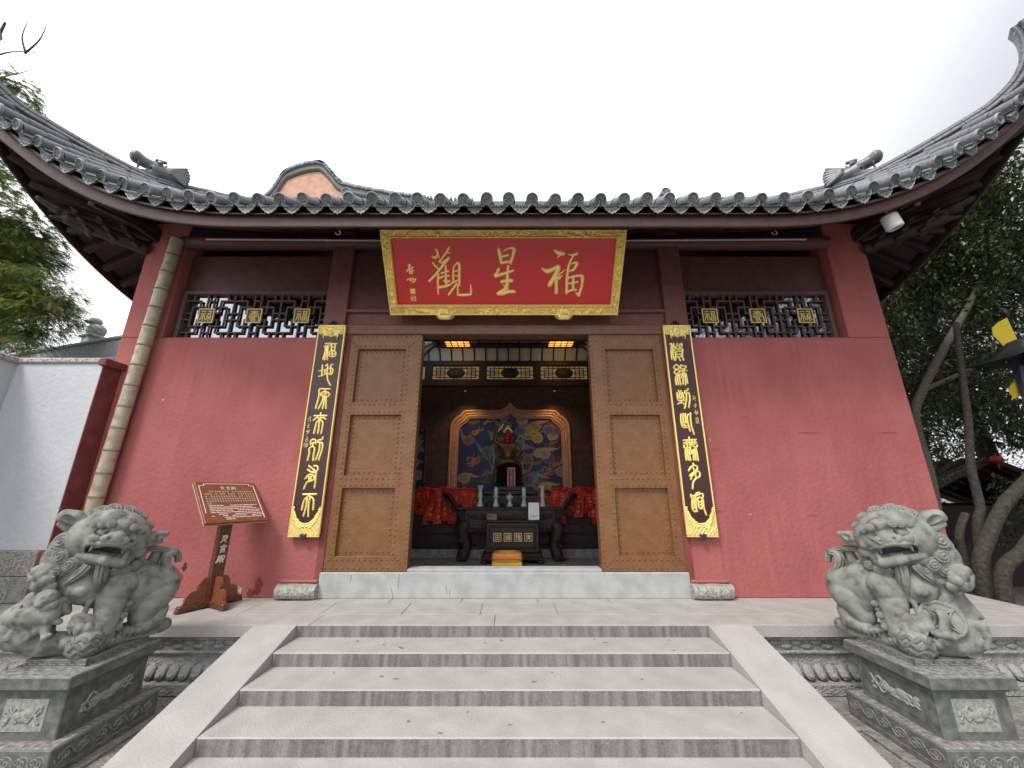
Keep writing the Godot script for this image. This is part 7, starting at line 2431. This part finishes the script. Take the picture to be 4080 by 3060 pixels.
func build_trees():
	var V := func(x: float, y: float, z: float) -> Vector3: return Vector3(x, y, z)
	# right: the slender tree against the corner of the hall, then the old forked one, then the dark mass behind
	leafy_tree("slender leaning evergreen tree close against the right corner of the hall", Vector3.ZERO, [
		[[V.call(7.6, -0.7, -1.0), V.call(7.62, 0.5, -1.0), V.call(7.78, 1.7, -1.0), V.call(7.81, 2.8, -1.0), V.call(8.14, 3.41, -1.0), V.call(9.02, 4.51, -1.0), V.call(9.64, 5.24, -1.0), V.call(10.66, 6.54, -1.0)], 0.105, 0.05],
		[[V.call(7.81, 2.8, -1.0), V.call(7.62, 3.6, -1.3), V.call(7.7, 5.2, -1.7)], 0.06, 0.03], [[V.call(8.14, 3.4, -1.0), V.call(9.6, 4.0, -0.9), V.call(11.0, 4.6, -0.8)], 0.05, 0.02]],
		[[V.call(8.3, 5.0, -2.0), V.call(0.9, 1.2, 1.0)], [V.call(9.8, 6.8, -1.9), V.call(1.7, 1.5, 1.4)], [V.call(8.5, 3.7, -2.2), V.call(0.9, 1.0, 0.9)], [V.call(9.0, 2.4, -2.6), V.call(1.0, 0.9, 0.8)], [V.call(10.2, 4.4, -2.2), V.call(1.3, 1.2, 0.9)]], 390, 501, M.smooth_bark, "evergreen trees right of the hall")
	leafy_tree("old mossy tree with two thick leaning trunks and a straight stem, right of the terrace", Vector3.ZERO, [
		[[V.call(7.42, -0.7, -0.35), V.call(7.42, 0.2, -0.3), V.call(7.6, 1.0, -0.3), V.call(7.72, 1.26, -0.3), V.call(7.78, 1.9, -0.3), V.call(7.97, 2.6, -0.3), V.call(8.09, 3.2, -0.3), V.call(8.6, 4.6, -0.5)], 0.075, 0.045],
		[[V.call(7.25, -0.7, -0.25), V.call(7.2, 0.36, -0.1), V.call(7.42, 0.76, -0.1), V.call(7.88, 1.3, -0.1), V.call(8.4, 1.69, -0.1), V.call(9.4, 2.5, -0.1)], 0.1, 0.08],
		[[V.call(7.2, -0.7, 0.05), V.call(7.25, 0.3, 0.1), V.call(7.55, 0.66, 0.2), V.call(7.85, 0.92, 0.2), V.call(8.3, 1.2, 0.2), V.call(9.4, 2.0, 0.2)], 0.092, 0.075],
		[[V.call(7.3, -0.7, -0.45), V.call(7.26, 0.5, -0.35), V.call(7.26, 0.87, -0.3), V.call(7.45, 1.15, -0.3)], 0.06, 0.05]],
		[[V.call(9.3, 3.4, -1.2), V.call(1.1, 1.0, 0.8)], [V.call(11.2, 7.8, -1.6), V.call(1.9, 1.9, 1.3)], [V.call(10.6, 5.8, -1.0), V.call(1.3, 1.4, 0.9)]], 340, 511, M.bark, "evergreen trees right of the hall")
	leafy_tree("broad dark evergreen tree behind the shed, filling the gap under the right eave", Vector3.ZERO, [
		[[V.call(13.5, -0.7, -4.5), V.call(13.3, 2.5, -4.5), V.call(13.0, 6.0, -4.6), V.call(12.6, 9.5, -4.6)], 0.26, 0.1], [[V.call(13.3, 3.0, -4.5), V.call(11.8, 5.0, -4.0), V.call(10.6, 7.0, -3.8)], 0.12, 0.04]],
		[[V.call(12.0, 4.2, -4.2), V.call(2.6, 1.9, 1.6)], [V.call(13.4, 7.2, -4.4), V.call(3.0, 2.2, 2.0)], [V.call(11.4, 9.0, -4.6), V.call(2.2, 1.9, 1.6)], [V.call(14.6, 10.4, -4.5), V.call(2.6, 2.2, 1.8)], [V.call(14.6, 3.6, -3.2), V.call(2.2, 2.0, 1.4)]], 150, 521, M.bark, "evergreen trees right of the hall")
	leafy_tree("dense evergreen thicket tree low at the right edge behind the leaning trunks", Vector3.ZERO, [
		[[V.call(15.0, -0.7, -1.5), V.call(15.2, 2.0, -1.6), V.call(15.0, 5.0, -1.8)], 0.2, 0.08]],
		[[V.call(14.0, 2.2, -2.0), V.call(2.0, 2.2, 1.4)], [V.call(15.4, 5.6, -2.0), V.call(2.0, 2.2, 1.6)], [V.call(12.6, 0.9, -2.6), V.call(1.8, 1.4, 0.9)], [V.call(11.4, 1.4, -7.6), V.call(3.4, 2.4, 0.9)]], 190, 531, M.bark, "evergreen trees right of the hall")
	leafy_tree("far dark evergreen closing the view behind the right side of the hall", Vector3.ZERO, [
		[[V.call(17.0, -0.7, -10.0), V.call(17.0, 4.0, -10.0), V.call(16.6, 9.0, -10.0)], 0.3, 0.1]],
		[[V.call(16.5, 4.0, -10.0), V.call(5.5, 3.6, 1.2)], [V.call(19.0, 9.5, -10.0), V.call(5.0, 3.6, 1.4)], [V.call(13.4, 1.6, -9.6), V.call(4.5, 2.4, 1.0)], [V.call(21.0, 3.0, -6.0), V.call(3.5, 3.6, 1.4)]], 130, 541, M.bark, "evergreen trees right of the hall")
	# left: feathery conifer over the white wall, and the tall bare topped one behind the roof corner
	conifer("feathery green conifer with rusty sprays rising over the white garden wall", V.call(-17.0, -0.7, -5.2), 10.5, [
		[V.call(-16.2, 9.7, -4.4), V.call(1.3, 1.1, 1.1)], [V.call(-15.5, 8.7, -4.3), V.call(1.0, 0.8, 1.0)], [V.call(-14.6, 7.4, -4.2), V.call(1.3, 0.75, 1.1)], [V.call(-13.7, 6.7, -4.0), V.call(0.85, 0.75, 0.9)], [V.call(-15.6, 7.7, -4.2), V.call(1.1, 0.6, 1.0)], [V.call(-13.9, 5.9, -4.0), V.call(0.65, 0.6, 0.6)], [V.call(-15.4, 6.2, -4.2), V.call(1.0, 0.7, 0.9)], [V.call(-16.6, 7.6, -4.4), V.call(1.0, 1.6, 1.0)]], 601, 420)
	conifer("tall thin conifer with bare upper twigs behind the left roof corner", V.call(-25.5, -0.7, -7.4), 25.0, [
		[V.call(-22.3, 19.0, -6.7), V.call(0.9, 0.7, 0.9)], [V.call(-21.9, 17.6, -6.7), V.call(1.1, 0.8, 0.9)], [V.call(-21.3, 16.6, -6.6), V.call(0.6, 0.5, 0.7)], [V.call(-21.6, 13.9, -6.7), V.call(1.0, 0.6, 0.9)], [V.call(-20.3, 14.0, -6.6), V.call(0.6, 0.5, 0.7)], [V.call(-23.0, 15.6, -6.9), V.call(0.9, 1.4, 0.9)]], 611, 210)
	# trees across the court, behind the camera's right shoulder: they shade that side and show in the window glass
	leafy_tree("evergreen tree beside the right end of the terrace, just outside the view", Vector3.ZERO, [
		[[V.call(11.6, -0.7, 2.6), V.call(11.6, 3.0, 2.6), V.call(11.4, 7.0, 2.5)], 0.22, 0.1]],
		[[V.call(11.6, 5.2, 2.6), V.call(1.9, 4.4, 2.6)], [V.call(13.0, 8.6, 3.2), V.call(1.8, 2.0, 2.0)], [V.call(11.2, 6.0, 5.0), V.call(1.6, 3.8, 1.8)], [V.call(11.0, 7.0, 8.0), V.call(2.2, 3.8, 2.0)]], 80, 561, M.bark, "trees across the court")
	leafy_tree("tall evergreen standing across the court, seen only in the window glass", Vector3.ZERO, [
		[[V.call(13.0, -0.7, 9.5), V.call(13.0, 4.0, 9.5), V.call(12.6, 9.0, 9.4)], 0.3, 0.12]],
		[[V.call(11.6, 5.6, 10.5), V.call(4.4, 4.6, 2.2)], [V.call(11.0, 11.0, 10.5), V.call(3.8, 3.4, 2.0)], [V.call(6.5, 8.5, 13.0), V.call(3.2, 3.6, 1.6)]], 55, 551, M.bark, "trees across the court")

func conifer(label: String, foot: Vector3, height: float, blobs: Array, sd: int, per: int):
	var t := thing("conifer_tree", label, "tree", Vector3.ZERO, 0.0, "")
	var g := Geo.new()
	limb(g, [foot, foot + Vector3(0.1, height * 0.5, 0), foot + Vector3(0.0, height, 0)], 0.34, 0.05, 12)
	part("trunk", g, M.bark, t)
	var rng := RandomNumberGenerator.new()
	rng.seed = sd
	var spots := []
	for b in blobs:
		var c: Vector3 = b[0]
		var r: Vector3 = b[1]
		g = Geo.new()
		var root := Vector3(foot.x, c.y - 0.5, foot.z)
		limb(g, [root, root.lerp(c, 0.5) + Vector3(0, 0.2, 0), c], 0.09, 0.03, 7)
		part("branch", g, M.bark, t)
		var rust := rng.randf_range(0.0, 0.25)
		for i in int(per * r.x * r.y * r.z):
			var d := Vector3(rng.randfn(), rng.randfn(), rng.randfn()).normalized()
			var p := c + d * r * pow(rng.randf(), 0.5)
			var v := rng.randf_range(0.7, 1.25)
			var col := Color(0.14 * v, 0.235 * v, 0.055 * v)
			var k := rng.randf()
			if k < 0.16: col = Color(0.25 * v, 0.28 * v, 0.05 * v)
			elif k < 0.16 + rust: col = Color(0.17 * v, 0.085 * v, 0.03 * v)
			spots.push_back([p, rng.randf_range(0.8, 1.25), col, d + Vector3(0, 0, 0.3)])
	scatter("sprays", t, [feather(sd + 1), feather(sd + 2), feather(sd + 3)], M.needles, spots)
	if height > 20.0:
		for q in [[Vector3(-25.4, 21.6, -7.3), Vector3(-23.6, 21.5, -6.9), Vector3(-22.1, 21.3, -6.8)], [Vector3(-22.9, 21.4, -6.9), Vector3(-22.5, 22.3, -6.9), Vector3(-22.5, 23.4, -6.9)], [Vector3(-22.9, 21.5, -6.9), Vector3(-23.4, 22.5, -6.9), Vector3(-23.5, 23.6, -6.9)], [Vector3(-25.2, 19.5, -7.2), Vector3(-23.6, 19.8, -6.9), Vector3(-22.0, 20.2, -6.8)], [Vector3(-23.4, 19.9, -6.9), Vector3(-22.2, 19.3, -6.8), Vector3(-21.2, 18.8, -6.8)]]:
			g = Geo.new()
			limb(g, q, 0.05, 0.012, 6)
			part("bare_branch", g, M.bark, t)

# ------------------------------------------------------------------ notice stand
func build_sign():
	var yaw := 1.08
	var t := thing("notice_stand", "weathered red brown notice board on a carved wooden stand, left of the doors", "notice board", Vector3(-3.97, 0, 0.44), yaw)
	part("post", cuboid(Vector3(0, 0.58, 0), Vector3(0.15, 1.06, 0.1), 0.006), M.sign_stand, t)
	for k in 4:
		var a := k * PI / 2.0
		var tr := Transform3D(Basis(Vector3.UP, a), Vector3.ZERO)
		part("foot", cuboid(Vector3(0.2, 0.045, 0), Vector3(0.36, 0.075, 0.09), 0.015), M.sign_stand, t, tr)
		part("foot_block", cuboid(Vector3(0.34, 0.02, 0), Vector3(0.1, 0.05, 0.085), 0.008), M.sign_stand, t, tr)
		var poly := PackedVector2Array([Vector2(0.04, 0.08), Vector2(0.34, 0.08)])
		for i in 7:
			var an := lerpf(0.0, 1.9, i / 6.0)
			poly.push_back(Vector2(0.22 + 0.1 * cos(an), 0.11 + 0.13 * sin(an)))
		for i in 7:
			var an := lerpf(0.2, 1.75, i / 6.0)
			poly.push_back(Vector2(0.1 + 0.1 * cos(an), 0.24 + 0.14 * sin(an)))
		poly.push_back(Vector2(0.04, 0.38))
		var g := Geo.new()
		g.prism(poly, -0.02, 0.02)
		part("cloud_bracket", g, M.sign_wood, t, tr)
	# sloping board
	var slope := Transform3D(Basis(Vector3.RIGHT, -0.78), Vector3(0.0, 1.35, 0.05))
	part("board", cuboid(Vector3.ZERO, Vector3(0.81, 0.75, 0.04), 0.006), M.sign_wood, t, slope)
	part("board_back", cuboid(Vector3(0, 0, -0.022), Vector3(0.82, 0.76, 0.012), 0.003), M.pale_wood, t, slope)
	var g := Geo.new()
	var o := [Vector2(-0.3, 0.335), Vector2(0.3, 0.335), Vector2(0.3, 0.3), Vector2(0.36, 0.3), Vector2(0.36, -0.33)]
	for i in 4: g.bar(Vector3(o[i].x, o[i].y, 0.022), Vector3(o[i + 1].x, o[i + 1].y, 0.022), 0.009, 0.004, 0.0, Vector3.BACK)
	o = [Vector2(-0.3, 0.335), Vector2(-0.3, 0.3), Vector2(-0.365, 0.3), Vector2(-0.365, -0.2)]
	for i in 3: g.bar(Vector3(o[i].x, o[i].y, 0.022), Vector3(o[i + 1].x, o[i + 1].y, 0.022), 0.008, 0.004, 0.0, Vector3.BACK)
	part("painted_border", g, M.sign_white, t, slope)
	g = Geo.new()
	g.xf = at(0, 0, 0.02)
	var title := [LING, GUAN, DIAN]
	for k in 3: glyph(g, title[k], Vector2(-0.075 + 0.075 * k, 0.255), 0.068, 0.009, 0.25)
	part("title", g, M.sign_jade, t, slope)
	# the small print, worn past reading: Chinese lines, then a finer English text
	var rng := RandomNumberGenerator.new()
	rng.seed = 44
	g = Geo.new()
	for l in 6:
		var x := -0.31 if l else -0.25
		while x < (0.33 if l < 5 else -0.27):
			if rng.randf() > 0.12:
				for q in 3: g.box(Vector3(x, 0.185 - 0.045 * l + (q - 1) * 0.009, 0.021), Vector3(0.024 * rng.randf_range(0.6, 1.0), 0.005, 0.002))
				g.box(Vector3(x + rng.randf_range(-0.006, 0.006), 0.185 - 0.045 * l, 0.0212), Vector3(0.005, 0.026, 0.002))
			x += 0.033
	part("worn_writing", g, M.sign_khaki, t, slope)
	g = Geo.new()
	for l in 9:
		var x := -0.31
		var y := -0.075 - 0.031 * l
		while x < (0.3 if l < 8 else -0.02):
			var w := rng.randf_range(0.025, 0.085)
			if rng.randf() > (0.05 if l < 6 else 0.3): g.box(Vector3(x + w * 0.5, y, 0.0212), Vector3(w, 0.011, 0.002))
			x += w + 0.009
	part("worn_english_writing", g, M.sign_white, t, slope)
	# name down the post
	g = Geo.new()
	g.xf = at(0, 0, 0.051)
	for k in 3: glyph(g, title[k], Vector2(0.0, 0.86 - 0.13 * k), 0.105, 0.012, 0.15, 0.15)
	part("post_writing", g, M.sign_white, t)

func build_downpipe():
	var t := thing("downpipe", "bamboo coloured downpipe with ringed joints running down the left end of the wall", "pipe")
	var top := Vector3(-6.09, 6.0, 0.13)
	var foot := Vector3(-6.27, 0.35, 0.13)
	var n := 16
	for k in n:
		var a := top.lerp(foot, k / float(n))
		var b := top.lerp(foot, (k + 1) / float(n))
		var g := Geo.new()
		g.tube([a, a.lerp(b, 0.08), a.lerp(b, 0.5), a.lerp(b, 0.92), b], [0.106, 0.099, 0.096, 0.099, 0.106], 20)
		part("pipe_length", g, M.bamboo, t)
		if k > 0:
			g = Geo.new()
			g.tube([a + Vector3(0, 0.007, 0), a - Vector3(0, 0.007, 0)], 0.1085, 20)
			part("joint_ring", g, M.bamboo_ring, t)
	var el := Geo.new()
	el.tube(smooth_path([foot, foot + Vector3(0, -0.15, 0.02), foot + Vector3(0, -0.24, 0.12)], 4), 0.1, 16)
	part("outlet", el, M.bamboo, t)

func build_banner():
	var t := thing("flag_banner", "yellow edged dark banner with a white disc symbol, hanging at the right edge", "banner", Vector3(8.95, -0.1, -0.2))
	# cloth: dark strip with flame shaped yellow edges
	var rows := []
	for j in 15:
		var v := j / 14.0
		var row := PackedVector3Array()
		for i in 7:
			var u := i / 6.0
			row.push_back(Vector3(-0.02 + u * 0.42 - 0.14 * v, 4.05 - v * 1.5, 0.06 * sin(u * 5.0 + v * 2.0)))
		rows.push_back(row)
	var g := Geo.new()
	g.grid(rows, false, true)
	var back := []
	for r in rows:
		var q := PackedVector3Array()
		for p in r: q.push_back(p + Vector3(0, 0, -0.006))
		back.push_back(q)
	g.grid(back)
	part("cloth", g, M.flag_navy, t)
	for f in [[-0.02, 3.3, 0.2, 0.3], [0.05, 2.78, 0.16, 0.22], [-0.02, 3.95, 0.08, 0.3]]:
		g = Geo.new()
		var poly := PackedVector2Array([Vector2(f[0], f[1] + f[3] * 0.6), Vector2(f[0] - f[2] * 0.7, f[1] + f[3] * 0.25), Vector2(f[0] - f[2], f[1] - f[3] * 0.2), Vector2(f[0] - f[2] * 0.75, f[1] - f[3] * 0.55), Vector2(f[0] - f[2] * 0.3, f[1] - f[3] * 0.35), Vector2(f[0] + 0.02, f[1] - f[3] * 0.45)])
		g.prism(poly, 0.0, 0.008)
		part("flame_edge", g, M.flag_yellow, t)
	for f in [[0.1, 2.45, 0.5], [-0.05, 4.42, 0.42]]:
		g = Geo.new()
		var poly := PackedVector2Array([Vector2(f[0] + 0.45, f[1] + 0.32), Vector2(f[0] + 0.2, f[1] + 0.2), Vector2(f[0], f[1] + 0.05), Vector2(f[0] - 0.04, f[1] - 0.15), Vector2(f[0] + 0.06, f[1] - 0.3), Vector2(f[0] + 0.12, f[1] - 0.46), Vector2(f[0] + 0.3, f[1] - 0.36), Vector2(f[0] + 0.5, f[1] - 0.3)])
		if f[1] > 4.0:
			for i in poly.size(): poly[i] = Vector2(-0.12 + (poly[i].x - f[0]) * 0.75, f[1] + (poly[i].y - f[1]) * 0.75)
		g.prism(poly, 0.01, 0.02)
		part("flame_end", g, M.flag_yellow, t)
	g = Geo.new()
	var arc := []
	for i in 15:
		var a := lerpf(1.7, -1.9, i / 14.0)
		arc.push_back(Vector3(0.1 + 0.25 * cos(a), 3.02 + 0.27 * sin(a), 0.075))
	g.tube(arc, 0.014, 6)
	g.ball(Vector3(0.1, 2.92, 0.07), Vector3(0.1, 0.14, 0.008), 12, 6)
	for k in 3:
		g.box(Vector3(0.07, 3.36 + 0.05 * k, 0.07), Vector3(0.08, 0.022, 0.01))
		for e in 2: g.bar(Vector3(0.2 + 0.1 * e - 0.03 * k, 2.66 - 0.05 * k, 0.08), Vector3(0.28 + 0.1 * e - 0.03 * k, 2.7 - 0.05 * k, 0.08), 0.024, 0.01)
	part("white_symbols", g, M.flag_white, t)
	# the black lantern post with a curved hood in front of it
	t = thing("lantern_post", "black lantern post with an upcurved hood in front of the banner", "lamp post", Vector3(8.62, 0.02, 0.1))
	g = Geo.new()
	g.tube([Vector3(0.44, GROUND, 0), Vector3(0.44, 3.7, 0)], 0.06, 10)
	part("post", g, M.post_black, t)
	rows = []
	for q in [[0.62, 3.62], [0.5, 3.64], [0.36, 3.7], [0.24, 3.82], [0.12, 3.96], [0.03, 4.0]]:
		var row := PackedVector3Array()
		for i in 25:
			var a := TAU * i / 24.0 + PI / 4.0
			var sq := 1.0 / maxf(absf(cos(a)), absf(sin(a)))
			row.push_back(Vector3(0.2 + cos(a) * q[0] * sq * 0.8, q[1] + 0.05 * (sq - 1.0) * q[0] * 2.0, sin(a) * q[0] * sq * 0.8))
		rows.push_back(row)
	g = Geo.new()
	g.grid(rows, false, true)
	part("hood", g, M.post_black, t)
	part("glass", cuboid(Vector3(0.44, 3.42, 0), Vector3(0.26, 0.34, 0.26), 0.01), M.glass_green, t)

func build_small_things():
	var t := thing("flood_lamp", "white cylindrical lamp hanging under the right eave", "lamp", Vector3(5.8, 5.42, 1.36))
	var g := Geo.new()
	g.lathe([Vector2(0.0, -0.15), Vector2(0.08, -0.15), Vector2(0.105, -0.13), Vector2(0.105, 0.06), Vector2(0.085, 0.09), Vector2(0.03, 0.1), Vector2(0.0, 0.1)], 20)
	part("lamp_body", g, M.lamp_white, t, Transform3D(Basis(Vector3.BACK, 0.25), Vector3.ZERO))
	part("bracket", cuboid(Vector3(-0.03, 0.14, 0), Vector3(0.03, 0.14, 0.03), 0.004), M.conduit_white, t)
	for q in [[-2.4, "left"], [3.9, "right"]]:
		g = Geo.new()
		var p := []
		for i in 10: p.push_back(Vector3(0.035 * sin(i * 0.55), 0.035 * cos(i * 0.55) - 0.03, 0))
		g.tube(p, 0.008, 6)
		var o := part("iron_hook", g, M.iron, self, at(q[0], 5.12, 1.5))
		tag(o, "small iron hook under the fascia board, " + q[1] + " of the plaque", "hook", "iron hooks under the eaves")
	for q in [[13.4, 1.95, -3.3, "lower red paper lantern hanging among the right hand trees, near the thick trunk", 0.13], [12.0, 2.25, -3.3, "upper red paper lantern hanging among the right hand trees, beside the straight stem", 0.12]]:
		g = Geo.new()
		g.ball(Vector3.ZERO, Vector3(q[4], q[4] * 0.85, q[4]), 14, 8)
		g.tube([Vector3(0, q[4] * 0.8, 0), Vector3(0, q[4] * 1.3, 0)], 0.02, 6)
		g.tube([Vector3(0, -q[4] * 0.8, 0), Vector3(0, -q[4] * 1.8, 0)], 0.02, 6)
		var o := part("paper_lantern", g, M.lantern_red, self, at(q[0], q[1], q[2]))
		tag(o, q[3], "lantern", "red lanterns in the trees")
